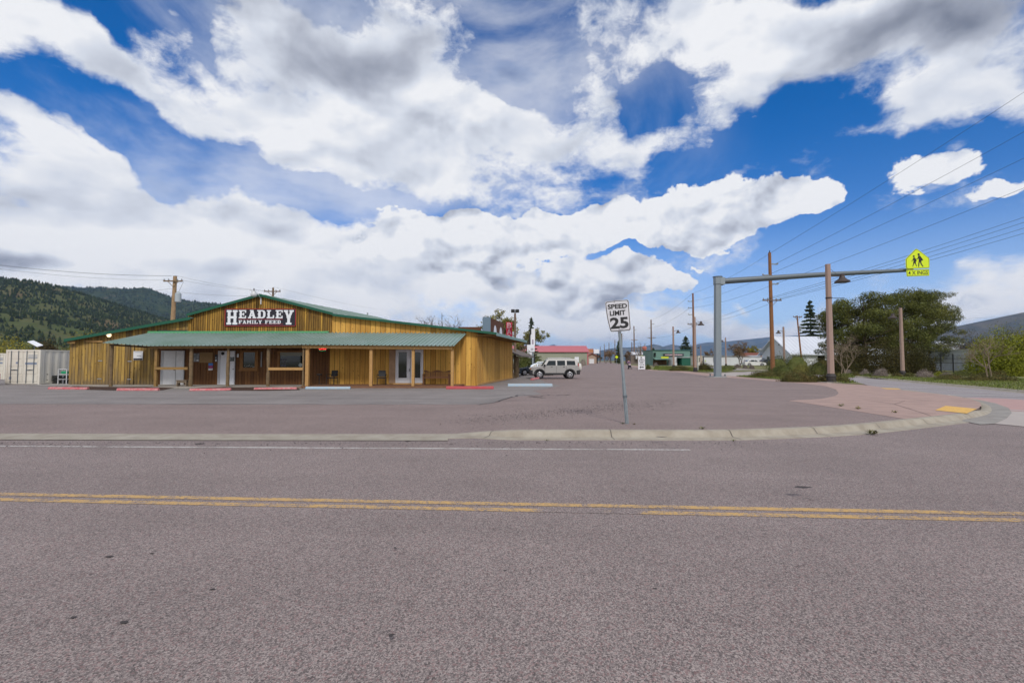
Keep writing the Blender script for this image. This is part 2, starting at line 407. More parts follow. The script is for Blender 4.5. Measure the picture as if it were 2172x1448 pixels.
# ------------------------------------------------------------------ helpers: meshes
class MB:
    def __init__(s):
        s.v = []; s.f = []
    def add(s, vs, fs):
        o = len(s.v); s.v += [tuple(p) for p in vs]; s.f += [tuple(i + o for i in f) for f in fs]; return s
    def box(s, x0, x1, y0, y1, z0, z1):
        return s.add([(x, y, z) for z in (z0, z1) for (x, y) in ((x0, y0), (x1, y0), (x1, y1), (x0, y1))],
                     [(3, 2, 1, 0), (4, 5, 6, 7), (0, 1, 5, 4), (1, 2, 6, 5), (2, 3, 7, 6), (3, 0, 4, 7)])
    def cbox(s, cx, cy, cz, sx, sy, sz, rz=0.0):
        c, d = cos(rz), sin(rz); vs = []
        for z in (-sz / 2, sz / 2):
            for (x, y) in ((-sx / 2, -sy / 2), (sx / 2, -sy / 2), (sx / 2, sy / 2), (-sx / 2, sy / 2)):
                vs.append((cx + x * c - y * d, cy + x * d + y * c, cz + z))
        return s.add(vs, [(3, 2, 1, 0), (4, 5, 6, 7), (0, 1, 5, 4), (1, 2, 6, 5), (2, 3, 7, 6), (3, 0, 4, 7)])
    def bar(s, p, q, w, h=None):
        "square bar from p to q"
        h = h or w
        p, q = Vector(p), Vector(q); d = (q - p).normalized()
        u = d.cross(Vector((0, 0, 1)))
        if u.length < 1e-3: u = Vector((1, 0, 0))
        u.normalize(); t = u.cross(d)
        vs = []
        for c in (p, q):
            for (a, b) in ((-1, -1), (1, -1), (1, 1), (-1, 1)):
                vs.append(c + u * a * w / 2 + t * b * h / 2)
        return s.add(vs, [(0, 1, 2, 3), (7, 6, 5, 4), (0, 4, 5, 1), (1, 5, 6, 2), (2, 6, 7, 3), (3, 7, 4, 0)])
    def tube(s, pts, rs, n=10, cap=True):
        pts = [Vector(p) for p in pts]
        if isinstance(rs, (int, float)): rs = [rs] * len(pts)
        vs = []
        prev = None
        for i, p in enumerate(pts):
            d = (pts[min(i + 1, len(pts) - 1)] - pts[max(i - 1, 0)]).normalized()
            u = prev - d * prev.dot(d) if prev is not None else None
            if u is None or u.length < 1e-4:
                a = Vector((0, 0, 1)) if abs(d.z) < .9 else Vector((1, 0, 0))
                u = d.cross(a)
            u.normalize(); prev = u; t = d.cross(u)
            for k in range(n):
                an = 2 * pi * k / n
                vs.append(p + (u * cos(an) + t * sin(an)) * rs[i])
        fs = []
        for i in range(len(pts) - 1):
            for k in range(n):
                fs.append((i * n + k, i * n + (k + 1) % n, (i + 1) * n + (k + 1) % n, (i + 1) * n + k))
        if cap:
            fs.append(tuple(range(n - 1, -1, -1))); fs.append(tuple((len(pts) - 1) * n + k for k in range(n)))
        return s.add(vs, fs)
    def prism(s, poly, y0, y1, sh=(0.0, 0.0)):
        "polygon in XZ pushed from y0 to y1 (optionally sheared in x)"
        n = len(poly)
        vs = [(x + sh[0], y0, z) for x, z in poly] + [(x + sh[1], y1, z) for x, z in poly]
        return s.add(vs, [tuple(range(n)), tuple(range(2 * n - 1, n - 1, -1))] + [(i, i + n, (i + 1) % n + n, (i + 1) % n) for i in range(n)])
    def prism_x(s, poly, x0, x1):
        n = len(poly)
        vs = [(x0, y, z) for y, z in poly] + [(x1, y, z) for y, z in poly]
        return s.add(vs, [tuple(range(n)), tuple(range(2 * n - 1, n - 1, -1))] + [(i, i + n, (i + 1) % n + n, (i + 1) % n) for i in range(n)])
    def prism_z(s, poly, z0, z1):
        n = len(poly)
        vs = [(x, y, z0) for x, y in poly] + [(x, y, z1) for x, y in poly]
        return s.add(vs, [tuple(range(n)), tuple(range(2 * n - 1, n - 1, -1))] + [(i, i + n, (i + 1) % n + n, (i + 1) % n) for i in range(n)])
    def lathe(s, prof, c=(0, 0, 0), n=20):
        vs = []
        for r, z in prof:
            for k in range(n):
                a = 2 * pi * k / n
                vs.append((c[0] + r * cos(a), c[1] + r * sin(a), c[2] + z))
        fs = [(i * n + k, i * n + (k + 1) % n, (i + 1) * n + (k + 1) % n, (i + 1) * n + k) for i in range(len(prof) - 1) for k in range(n)]
        fs += [tuple(range(n - 1, -1, -1)), tuple((len(prof) - 1) * n + k for k in range(n))]
        return s.add(vs, fs)
    def wheel(s, c, r, w, n=24, axis='y'):
        prof = [(.0, -w / 2), (r * .62, -w / 2), (r * .9, -w / 2), (r, -w * .32), (r, w * .32), (r * .9, w / 2), (r * .62, w / 2), (0, w / 2)]
        o = len(s.v); s.lathe(prof, (0, 0, 0), n)
        for i in range(o, len(s.v)):
            x, y, z = s.v[i]
            s.v[i] = (c[0] + x, c[1] + z, c[2] + y)
        return s
    def xf(s, fn):
        s.v = [tuple(fn(Vector(p))) for p in s.v]; return s
    def build(s, name, m, parent=None, world=False, smooth=False, at=None, bevel=0, fixn=True):
        me = bpy.data.meshes.new(name)
        vs = s.v
        org = Vector(at) if at is not None else None
        if world and parent is not None: org = parent.matrix_basis.translation
        if org is not None: vs = [(x - org.x, y - org.y, z - org.z) for x, y, z in vs]
        me.from_pydata(vs, [], s.f); me.update()
        if fixn:
            bm = bmesh.new(); bm.from_mesh(me)
            bmesh.ops.recalc_face_normals(bm, faces=bm.faces)
            if bevel: bmesh.ops.bevel(bm, geom=[e for e in bm.edges if len(e.link_faces) == 2 and e.calc_face_angle(0) > .6], offset=bevel, segments=2, affect='EDGES', clamp_overlap=True)
            bm.to_mesh(me); bm.free()
        if smooth:
            for p in me.polygons: p.use_smooth = True
            try: me.set_sharp_from_angle(angle=radians(smooth if not isinstance(smooth, bool) else 40))
            except Exception: pass
        me.materials.append(m)
        o = bpy.data.objects.new(name, me); COL.objects.link(o)
        if parent is not None: o.parent = parent
        elif at is not None: o.location = org
        return o

def tag(o, label=None, cat=None, group=None, kind=None):
    if label: o['label'] = label
    if cat: o['category'] = cat
    if group: o['group'] = group
    if kind: o['kind'] = kind
    return o

def thing(name, label, cat, loc, rz=0.0, group=None):
    o = bpy.data.objects.new(name, None); COL.objects.link(o)
    o.empty_display_size = .2
    o.location = loc; o.rotation_euler = (0, 0, rz)
    return tag(o, label, cat, group)

def dup(o, loc=None, rz=None, label=None, scale=None, parent=None):
    c = o.copy(); COL.objects.link(c)
    if parent is not None: c.parent = parent
    if loc is not None: c.location = loc
    if rz is not None: c.rotation_euler = (0, 0, rz)
    if scale is not None: c.scale = scale if isinstance(scale, tuple) else (scale,) * 3
    if label: c['label'] = label
    for ch in list(o.children): dup(ch, parent=c)
    return c

def text_mb(body, w, h, bold=0.0, font_ext=.002):
    "lettering fitted to a w x h box, centred, in XZ facing -Y (y from -ext to ext)"
    cu = bpy.data.curves.new('txt', 'FONT'); cu.body = body; cu.align_x = 'CENTER'; cu.align_y = 'CENTER'
    cu.extrude = .004; cu.offset = bold; cu.resolution_u = 3; cu.space_line = .95
    o = bpy.data.objects.new('txt', cu); COL.objects.link(o)
    dg = bpy.context.evaluated_depsgraph_get(); dg.update()
    me = bpy.data.meshes.new_from_object(o.evaluated_get(dg))
    vs = [v.co.copy() for v in me.vertices]; fs = [tuple(p.vertices) for p in me.polygons]
    bpy.data.objects.remove(o); bpy.data.curves.remove(cu); bpy.data.meshes.remove(me)
    x0, x1 = min(v.x for v in vs), max(v.x for v in vs); y0, y1 = min(v.y for v in vs), max(v.y for v in vs)
    sx, sy = w / (x1 - x0), h / (y1 - y0)
    mb = MB(); mb.add([((v.x - (x0 + x1) / 2) * sx, -v.z / .004 * font_ext, (v.y - (y0 + y1) / 2) * sy) for v in vs], fs)
    return mb

# ------------------------------------------------------------------ terrain height
def sstep(x, a, b):
    if a == b: return 0.0
    t = max(0.0, min(1.0, (x - a) / (b - a))); return t * t * (3 - 2 * t)

def gz(x, y):
    return .5 * sstep(x, 15, 32) * sstep(y, 52, 100) * (1 - sstep(y, 600, 900))

def gr(x, y):
    "height on the raised side of the kerb"
    t = sstep(x, -1.45, .35) * (1 - sstep(y, 15, 30))
    return gz(x, y) + .13 * t

def G(px, py, raised=False, dz=0.0):
    z = 0.0
    for _ in range(6):
        d = ray(px, py); k = (z - H) / d.z
        p = Vector((0, 0, H)) + d * k
        z = (gr if raised else gz)(p.x, p.y) + dz
    return Vector((p.x, p.y, z))

def sheet(name, pts, m, dz, raised=False, step=None, kind='structure', hfun=None):
    bm = bmesh.new()
    vs = [bm.verts.new((p[0], p[1], 0)) for p in pts]
    f = bm.faces.new(vs)
    bmesh.ops.triangulate(bm, faces=[f])
    xs = [p[0] for p in pts]; ys = [p[1] for p in pts]
    cutx = [-1.45 + i * .3 for i in range(0, 7)] + [15 + i * 2.5 for i in range(9)]
    cuty = [15 + i * 1.5 for i in range(11)] + [52 + i * 6 for i in range(10)]
    if step: 
        cutx += [min(xs) + step * i for i in range(int((max(xs) - min(xs)) / step))]
        cuty += [min(ys) + step * i for i in range(int((max(ys) - min(ys)) / step))]
    for c in cutx:
        if min(xs) < c < max(xs): bmesh.ops.bisect_plane(bm, geom=bm.verts[:] + bm.edges[:] + bm.faces[:], plane_co=(c, 0, 0), plane_no=(1, 0, 0))
    for c in cuty:
        if min(ys) < c < max(ys): bmesh.ops.bisect_plane(bm, geom=bm.verts[:] + bm.edges[:] + bm.faces[:], plane_co=(0, c, 0), plane_no=(0, 1, 0))
    for v in bm.verts: v.co.z = (gr if raised else gz)(v.co.x, v.co.y) + dz + (hfun(v.co.x, v.co.y) if hfun else 0)
    bmesh.ops.recalc_face_normals(bm, faces=bm.faces)
    me = bpy.data.meshes.new(name); bm.to_mesh(me); bm.free()
    if sum(p.normal.z for p in me.polygons) < 0: me.flip_normals()
    me.materials.append(m)
    o = bpy.data.objects.new(name, me); COL.objects.link(o)
    if kind: o['kind'] = kind
    return o

def sheet_px(name, pxs, m, dz, raised=False, **k):
    return sheet(name, [G(x, y, raised) for x, y in pxs], m, dz, raised, **k)

# ------------------------------------------------------------------ foliage
def leaf_mb(clumps, n, size, ratio=.5, shell=.45, rnd=R, droop=0.0, up=0.0):
    mb = MB()
    vol = [c[1][0] * c[1][1] * c[1][2] for c in clumps]
    vol = [v ** .75 for v in vol]; tot = sum(vol)
    for (c, r), w in zip(clumps, vol):
        k = max(3, int(n * w / tot))
        tone = None
        for _ in range(k):
            while True:
                d = Vector((rnd.uniform(-1, 1), rnd.uniform(-1, 1), rnd.uniform(-1, 1)))
                if .05 < d.length < 1: break
            d.normalize()
            rr = shell + (1 - shell) * rnd.random() ** .6
            if rnd.random() < .16: rr *= rnd.uniform(1.05, 1.4)
            p = Vector((c[0] + d.x * r[0] * rr, c[1] + d.y * r[1] * rr, c[2] + d.z * r[2] * rr))
            nn = Vector((d.x + rnd.gauss(0, .62), d.y + rnd.gauss(0, .62), d.z + rnd.gauss(0, .62))).normalized()
            a = Vector((rnd.gauss(0, 1), rnd.gauss(0, 1), rnd.gauss(0, .8) + up - droop)); a -= nn * a.dot(nn)
            if a.length < 1e-3: continue
            a.normalize()
            b_ = a.cross(nn)
            if b_.length < 1e-3: continue
            b_.normalize()
            s = size * rnd.uniform(.6, 1.4)
            a *= s / 2; b_ *= s * ratio / 2
            mb.add([p - a, p + b_, p + a, p - b_], [(0, 1, 2, 3)])
    return mb

def lumpy(cx, cy, cz, rx, ry, rz, n, rnd=R, flat=True):
    "many small clumps spread over an uneven mound"
    out = []
    for i in range(n):
        a = rnd.uniform(0, 2 * pi); e = rnd.uniform(-.15 if flat else -1, 1)
        rr = rnd.uniform(.35, .95)
        h = math.sqrt(max(0, 1 - e * e))
        s = rnd.uniform(.22, .42)
        out.append(((cx + rx * rr * h * cos(a), cy + ry * rr * h * sin(a), cz + rz * e * rr), (rx * s, ry * s, rz * s * 1.1)))
    return out

def branches(mb, p, d, L, r, depth, rnd=R, spread=.6, tips=None, n=5, upw=.15):
    q = p + d * L
    mid = p + d * L * .5 + Vector((rnd.gauss(0, .04), rnd.gauss(0, .04), rnd.gauss(0, .04))) * L
    mb.tube([p, mid, q], [r, r * .82, r * .64], n, cap=False)
    if depth == 0:
        if tips is not None: tips.append(q)
        return
    k = rnd.choice((2, 3, 3)) if depth > 1 else 3
    for _ in range(k):
        nd = (d + Vector((rnd.gauss(0, spread), rnd.gauss(0, spread), rnd.gauss(upw, spread * .7)))).normalized()
        st = p + d * L * rnd.uniform(.55, 1.0)
        branches(mb, st, nd, L * rnd.uniform(.6, .85), r * .6, depth - 1, rnd, spread, tips, n if depth > 2 else 3, upw)

# ================================================================== SETTING
M_road = asphalt('road asphalt', (.205, .168, .162), (.38, .318, .30), (.072, .060, .060))
M_lot = asphalt('lot asphalt', (.215, .168, .158), (.36, .29, .27), (.09, .07, .068), blot=.2, patch=((.19, .155, .155), .62))
M_oldlot = asphalt('worn old asphalt', (.215, .198, .193), (.29, .27, .26), (.14, .125, .12), blot=.3, fine=1.6, patch=((.21, .19, .185), .58))
M_side = asphalt('side street asphalt', (.27, .25, .255), (.38, .35, .355), (.18, .165, .17), fine=1.5)
M_yellow = asphalt('worn yellow road paint', (.205, .168, .162), (.38, .318, .30), (.072, .060, .060), paint=(.52, .33, .13), cover=.47)
M_yellow2 = asphalt('worn yellow road paint with gaps', (.205, .168, .162), (.38, .318, .30), (.072, .060, .060), paint=(.52, .33, .13), cover=.46, wear=(.2, 1.6, .17))
M_white = asphalt('worn white road paint', (.205, .168, .162), (.38, .318, .30), (.072, .060, .060), paint=(.52, .50, .48), cover=.46)
M_white2 = mat('white road paint', (.62, .6, .58), .7, var=.5, vscale=12)
M_kerb = mat('kerb concrete', (.36, .325, .27), .88, var=.9, vscale=2.4, col2=(.25, .215, .17), bump=.4, bscale=60)
M_apron = mat('apron concrete', (.31, .29, .265), .88, var=.9, vscale=2.2, col2=(.21, .19, .175), bump=.3, bscale=60)
M_walk = mat('pink stamped concrete', (.40, .275, .235), .88, var=.9, vscale=1.3, col2=(.29, .205, .18), bump=.3, bscale=40)
M_walk2 = mat('pale concrete path', (.42, .37, .34), .85, var=.6, vscale=2, col2=(.33, .29, .27))
M_cross = mat('red crosswalk concrete', (.43, .27, .25), .85, var=.7, vscale=1.8, col2=(.36, .24, .225), bump=.2, bscale=40)
M_grass = mat('rough grass', (.125, .155, .045), .95, var=1.0, vscale=1.3, col2=(.20, .16, .07), bump=.8, bscale=9)
M_field = mat('dry field', (.13, .14, .055), .95, var=1.0, vscale=.05, col2=(.19, .16, .085))
M_mulch = mat('bark mulch', (.075, .034, .02), .98, var=1.0, vscale=22, col2=(.02, .011, .008), bump=1.0, bscale=40)
M_crack = mat('dark crack filler', (.05, .042, .042), .9)

# base terrain to the horizon
tb = MB(); 
xs = [-16000, -3000, -1500, -700, -300, -120, -60, -20, 0, 10, 15, 20, 26, 32, 45, 60, 100, 200, 400, 900, 2000, 4000, 8000, 20000]
ys = [-400, -100, -40, -15, 0, 10, 20, 30, 40, 52, 62, 72, 82, 92, 100, 130, 200, 400, 600, 700, 800, 900, 1500, 3000, 6000, 9000, 19000]
tb.add([(x, y, gz(x, y) - .03 - (.25 if 2 < 0 else 0)) for y in ys for x in xs],
       [(j * len(xs) + i, j * len(xs) + i + 1, (j + 1) * len(xs) + i + 1, (j + 1) * len(xs) + i) for j in range(len(ys) - 1) for i in range(len(xs) - 1)])
g = tb.build('ground', M_field); g['kind'] = 'structure'

RD = -.0615                                     # the front road runs a little away to the left
def rl(x, y0): return (x, y0 + RD * x)
sheet('road', [rl(-160, -16), rl(120, -16), (120, 40), (60, 40), (30, 26), (16, 17), (12, 14.5), rl(7.5, 11.5), rl(0, 11.5), rl(-160, 11.5)], M_road, 0.0)

# double yellow centre line and white edge line
def stripe(name, y0, w, x0, x1, m, dz=.004):
    pts = []
    n = 24
    a = [rl(x0 + (x1 - x0) * i / n, y0) for i in range(n + 1)]
    b = [rl(x0 + (x1 - x0) * i / n, y0 + w) for i in range(n + 1)]
    mb = MB(); mb.add([(x, y, dz) for x, y in a + b], [(i, i + 1, n + 2 + i, n + 1 + i) for i in range(n)])
    o = mb.build(name, m); o['kind'] = 'structure'; return o
pa, pb = G(1086, 1068.5), G(1086, 1081)
stripe('yellow_line', pa.y - RD * pa.x - .06, .115, -110, 90, M_yellow)
stripe('yellow_line', pb.y - RD * pb.x - .06, .115, -110, 90, M_yellow2)
wl0 = G(0, 947); wl1 = G(1466, 955)
mb = MB(); n = 20
d = (wl1 - wl0); far = wl0 - d * 3
pts = [far + (wl1 - far) * i / n for i in range(n + 1)]
mb.add([(p.x, p.y, .004) for p in pts] + [(p.x, p.y + .1, .004) for p in pts], [(i, i + 1, n + 2 + i, n + 1 + i) for i in range(n)])
mb.build('white_line', M_white)['kind'] = 'structure'

# parking lot and the wide frontage strip that runs off to the vanishing point
K = [(950, 921), (1020, 916), (1100, 912), (1260, 911.5), (1420, 912), (1540, 911.5), (1640, 908.5), (1730, 905), (1800, 900.5), (1870, 894), (1920, 889), (1975, 883.5), (2020, 878.5), (2052, 873.5), (2072, 868.5), (2082, 861), (2078, 853), (2060, 846.5), (2020, 839.5), (1960, 832.5), (1900, 826)]
KW = [G(x, y, True) for x, y in K]
lot = [rl(-160, 11.3)] + [(p.x, p.y) for p in [G(0, 920), G(300, 920.5), G(700, 921)]] + [(p.x, p.y) for p in KW[:12]] + \
      [(p.x, p.y) for p in [G(1900, 856, True), G(1820, 840, True), G(1800, 826, True), G(1770, 818, True), G(1700, 811, True), G(1600, 803.5), G(1540, 799), G(1500, 794.5), G(1460, 789), G(1420, 784), G(1380, 779.5), G(1340, 775), G(1310, 771), G(1297, 768.6)]] + \
      [(90, 430), (70, 430)] + [(p.x, p.y) for p in [G(1250, 771.5), G(1228, 778)]] + [(2, 75), (-60, 75), (-160, 60)]
sheet('parking_lot', lot, M_lot, .008, True)
old = [G(-400, 850), G(0, 857), G(500, 858), (G(1040, 858)), G(1060, 852), G(1100, 845), G(1150, 840), G(1130, 830), G(1190, 818), G(1160, 812)]
sheet('old_pavement', [(p.x, p.y) for p in old] + [(2, 60), (-70, 60)], M_oldlot, .013, True)

# flush concrete valley along the road
va = [rl(-160, 9.2 + 1.0)] + [(p.x, p.y) for p in (G(0, 920), G(300, 920.6), G(600, 921.3), G(950, 921))]
vb = [(p.x, p.y) for p in (G(950, 935), G(600, 934.5), G(300, 934), G(0, 933))] + [rl(-160, 9.2)]
sheet('concrete_apron', va + vb, M_kerb, .0135, True)

# pink sidewalk on the corner
walk = [(1672, 850), (1740, 846.5), (1772, 840), (1779, 834), (1773, 826), (1750, 819), (1700, 813), (1640, 808.5), (1600, 805), (1550, 801.5), (1500, 797), (1440, 789), (1380, 781.5), (1330, 775),
        (1345, 775), (1400, 781), (1450, 786), (1500, 791.5), (1560, 797), (1640, 803), (1700, 808), (1750, 812), (1830, 816), (1860, 820)]
W3 = [G(x, y, True) for x, y in walk]
wp = [(p.x, p.y) for p in W3] + [(p.x, p.y) for p in reversed(KW[10:])]
sheet('sidewalk', wp, M_walk, .014, True)
# joints in the sidewalk
jm = MB()
def joint(mb, pxs, w=.018, dz=.018, raised=True):
    ps = [G(x, y, raised) for x, y in pxs]
    for a, b in zip(ps, ps[1:]):
        k = 6
        dd = (b - a); u = Vector((-dd.y, dd.x, 0)).normalized() * w / 2
        for i in range(k):
            p = a + dd * i / k; q = a + dd * (i + 1) / k
            mb.add([(v.x, v.y, (gr if raised else gz)(v.x, v.y) + dz) for v in (p - u, q - u, q + u, p + u)], [(0, 1, 2, 3)])
for path in ([(1740, 849), (1900, 851), (2078, 849.5)], [(1920, 850.5), (1897, 858), (1955, 876), (1975, 883)], [(1897, 858), (1830, 848)], [(1925, 878), (1985, 878)]):
    joint(jm, path)
jm.build('sidewalk_joint', M_crack)['kind'] = 'structure'

# tactile pad
tp = [G(1984, 871, True), G(2006, 861.5, True), G(2072, 868, True), G(2050, 878, True)]
M_tact = mat('yellow tactile paving', (.74, .45, .12), .7, var=.8, vscale=9, col2=(.52, .33, .11))
pad = MB()
a, b, c, d_ = tp
def bil(u, v): 
    p = a * (1 - u) * (1 - v) + d_ * u * (1 - v) + b * (1 - u) * v + c * u * v
    return p
pad.add([Vector((bil(u, v).x, bil(u, v).y, gr(bil(u, v).x, bil(u, v).y) + .022)) for u, v in ((0, 0), (1, 0), (1, 1), (0, 1))], [(0, 1, 2, 3)])
for i in range(14):
    for j in range(8):
        p = bil((i + .5) / 14, (j + .5) / 8)
        z = gr(p.x, p.y) + .0225
        pad.add([(p.x - .03, p.y - .03, z), (p.x + .03, p.y - .03, z), (p.x + .03, p.y + .03, z), (p.x - .03, p.y + .03, z),
                 (p.x - .018, p.y - .018, z + .008), (p.x + .018, p.y - .018, z + .008), (p.x + .018, p.y + .018, z + .008), (p.x - .018, p.y + .018, z + .008)],
                [(4, 5, 6, 7), (0, 1, 5, 4), (1, 2, 6, 5), (2, 3, 7, 6), (3, 0, 4, 7)])
o = pad.build('tactile_paving', M_tact); tag(o, None, None, None, 'structure')

# kerb with gutter, swept round the corner
def sweep_kerb(name, path, heights, m, gut=.42, wtop=.16, side=1, dz=.012, base=0.0):
    n = len(path); rows = []
    for i, p in enumerate(path):
        d = path[min(i + 1, n - 1)] - path[max(i - 1, 0)]
        u = Vector((d.y, -d.x, 0)).normalized() * side        # towards the road
        h = heights[i]; z0 = gz(p.x, p.y) + base
        prof = [(-.02, h + dz - .05), (-.01, h + dz), (wtop * .55, h + dz), (wtop * .85, h * .93 + dz), (wtop, h * .8 + dz), (wtop + .07, h * .12 + .012), (wtop + .1, .012), (wtop + gut, .010), (wtop + gut + .01, -.02)]
        rows.append([(p.x + u.x * a, p.y + u.y * a, z0 + z) for a, z in prof])
    k = len(rows[0]); mb = MB()
    mb.add([q for r in rows for q in r], [(i * k + j, i * k + j + 1, (i + 1) * k + j + 1, (i + 1) * k + j) for i in range(n - 1) for j in range(k - 1)])
    return mb.build(name, m, smooth=35)
def smooth_path(ps, k=5):
    out = []
    for i in range(len(ps) - 1):
        p0, p1, p2, p3 = ps[max(i - 1, 0)], ps[i], ps[i + 1], ps[min(i + 2, len(ps) - 1)]
        for j in range(k):
            t = j / k
            out.append(.5 * ((2 * p1) + (-p0 + p2) * t + (2 * p0 - 5 * p1 + 4 * p2 - p3) * t * t + (-p0 + 3 * p1 - 3 * p2 + p3) * t ** 3))
    out.append(ps[-1]); return out
KP = smooth_path(KW)
KH = [gr(p.x, p.y) - gz(p.x, p.y) for p in KP]
nk = len(KP)
KH = [h * (1 - .75 * sstep(i, nk * .66, nk * .74) * (1 - sstep(i, nk * .84, nk * .9))) for i, h in enumerate(KH)]
o = sweep_kerb('kerb', KP, KH, M_kerb, side=1); o['kind'] = 'structure'
# expansion joints in the kerb
kj = MB()
for i in range(7, nk - 30, 9):
    p = KP[i]; d = (KP[i + 1] - KP[i - 1]).normalized(); u = Vector((d.y, -d.x, 0)); h = KH[i]; w = d * .006
    pr_ = [(0, h + .015), (.088, h + .016), (.14, h * .93 + .018), (.168, h * .8 + .016), (.238, h * .12 + .022), (.268, .018), (.57, .0145)]
    for (a0, z0), (a1, z1) in zip(pr_, pr_[1:]):
        A = p + u * a0; B = p + u * a1; zb = gz(p.x, p.y)
        kj.add([(A.x - w.x, A.y - w.y, zb + z0), (B.x - w.x, B.y - w.y, zb + z1), (B.x + w.x, B.y + w.y, zb + z1), (A.x + w.x, A.y + w.y, zb + z0)], [(0, 1, 2, 3)])
kj.build('kerb_joint', M_crack)['kind'] = 'structure'

# side street, crosswalk, fan of concrete at the corner
side = [(1858, 822), (1900, 827), (1960, 833.5), (2020, 841), (2062, 849), (2085, 858), (2300, 872), (2900, 930), (3200, 905), (2172, 834), (2000, 817.5), (1900, 808), (1830, 801.5), (1700, 791), (1600, 783.5), (1500, 777.5), (1495, 779.5), (1560, 786), (1650, 794.5), (1750, 803.5), (1820, 811)]
sheet_px('side_street', side, M_side, .005)
sheet_px('crosswalk', [(2040, 846), (2000, 842), (2120, 845), (2172, 848), (2500, 868), (2500, 905), (2172, 878), (2110, 868), (2080, 857)], M_cross, .010)
sheet_px('concrete_apron', [(2060, 848), (2080, 850), (2110, 855), (2140, 866), (2146, 876), (2135, 888), (2110, 899), (2080, 901), (2040, 893), (2085, 868)], M_apron, .0145)
sheet_px('concrete_apron', [(2110, 899), (2135, 888), (2146, 876), (2144, 872), (2600, 902), (2600, 960), (2172, 905)], M_walk2, .012)
for path, w in (([(2142, 870), (2200, 873.5), (2500, 893)], .16), ([(1790, 826.5), (1830, 828.5), (1900, 829)], .07), ([(2010, 838), (2090, 838.5), (2172, 841.5), (2600, 862)], .15), ([(1930, 822), (2060, 830.5), (2172, 838)], .10)):
    j = MB(); joint(j, path, w, .019 if path[0][0] > 2100 else .0195, False)
    j.build('white_line', M_white2)['kind'] = 'structure'
sheet_px('yellow_paint', [(1868, 823), (1905, 824), (1912, 826.3), (1880, 825.5)], M_tact, .02, True)

# far kerb of the side street and its grass verge
fk = [G(x, y) for x, y in [(1495, 777), (1600, 783), (1700, 790.5), (1830, 800.5), (1900, 807), (2000, 816.5), (2100, 825.5), (2172, 832.5), (2400, 855), (3000, 905)]]
o = sweep_kerb('kerb', smooth_path(fk, 4), [.12] * (len(smooth_path(fk, 4))), M_kerb, side=1, gut=.3); o['kind'] = 'structure'
verge = [(p.x - .1, p.y + .12) for p in fk] + [(70, 30), (110, 60), (120, 120), (75, 130), (60, 120)]
M_verge = M_grass
sheet('grass_verge', verge, M_verge, .11)
# planted strip between the lot and the side street, widening into the island under the lamp
sheet_px('grass_verge', [(1360, 777.5), (1390, 777), (1440, 778.5), (1490, 779.5), (1560, 784), (1540, 789.5), (1500, 789), (1440, 783.5), (1385, 780)], M_grass, .022)
sheet_px('grass_verge', [(1560, 798.5), (1630, 797), (1700, 799), (1760, 804.5), (1822, 812), (1835, 815.5), (1790, 813.5), (1740, 811), (1680, 807), (1620, 803)], M_grass, .019)
sheet_px('grass_verge', [(1560, 784), (1640, 783), (1650, 787), (1560, 788)], M_grass, .025)
sheet_px('driveway', [(1500, 790), (1540, 790.5), (1560, 789), (1700, 789.5), (1760, 793), (1650, 796.5), (1560, 798), (1530, 796)], M_walk2, .02)
# concrete pad in front of the store and its mulch beds
sheet_px('concrete_apron', [(60, 818.5), (110, 814), (140, 809), (1000, 809), (1000, 819), (640, 820), (640, 825), (345, 826.5), (386, 819.5), (200, 819.5)], M_apron, .03)
def bed(pxs):
    bm_ = MB(); ps = [G(x, y) for x, y in pxs]; c = sum(ps, Vector()) / len(ps); c.z += .09
    k = len(ps); inner = [p.lerp(c, .45) for p in ps]
    for q in inner: q.z = .085 + R.uniform(0, .03)
    bm_.add([(p.x, p.y, .03) for p in ps] + [tuple(q) for q in inner] + [tuple(c)], [(i, (i + 1) % k, k + (i + 1) % k, k + i) for i in range(k)] + [(k + i, k + (i + 1) % k, 2 * k) for i in range(k)])
    o = bm_.build('mulch', M_mulch, smooth=60); o['kind'] = 'structure'
bed([(150, 820), (175, 817), (220, 817.5), (300, 818.5), (386, 820.5), (345, 828), (250, 828.5), (185, 827)])
bed([(395, 824.5), (440, 822.5), (490, 823), (560, 822.5), (632, 823.5), (636, 827.5), (560, 829), (450, 828.5)])

# cracks and tar spots
ck = MB()
def crack(pxs, w):
    ps = [G(x, y) for x, y in pxs]; out = []
    for a, b in zip(ps, ps[1:]):
        for i in range(7): 
            p = a.lerp(b, i / 7); out.append(p + Vector((R.gauss(0, .05), R.gauss(0, .10), 0)))
    for p, q in zip(out, out[1:]):
        d = (q - p); u = Vector((-d.y, d.x, 0)).normalized() * w * R.uniform(.3, 1)
        ck.add([(v.x, v.y, gr(v.x, v.y) + .017) for v in (p - u, q - u, q + u, p + u)], [(0, 1, 2, 3)])
crack([(300, 857.5), (700, 858), (1020, 858.5)], .025)
crack([(1020, 858.5), (1050, 856), (1080, 848), (1105, 840)], .07)
crack([(1105, 840), (1140, 846), (1170, 840)], .05)
crack([(1120, 846), (1160, 849)], .08); crack([(1180, 843), (1215, 840)], .05)
def spot(px, py, rx, ry, m=None):
    p = G(px, py); n_ = 11
    ring = [(p.x + rx * R.uniform(.6, 1.2) * cos(2 * pi * i / n_), p.y + ry * R.uniform(.6, 1.2) * sin(2 * pi * i / n_)) for i in range(n_)]
    ck.add([(x, y, gr(x, y) + (.019 if py < 900 else .006)) for x, y in ring], [tuple(range(n_))])
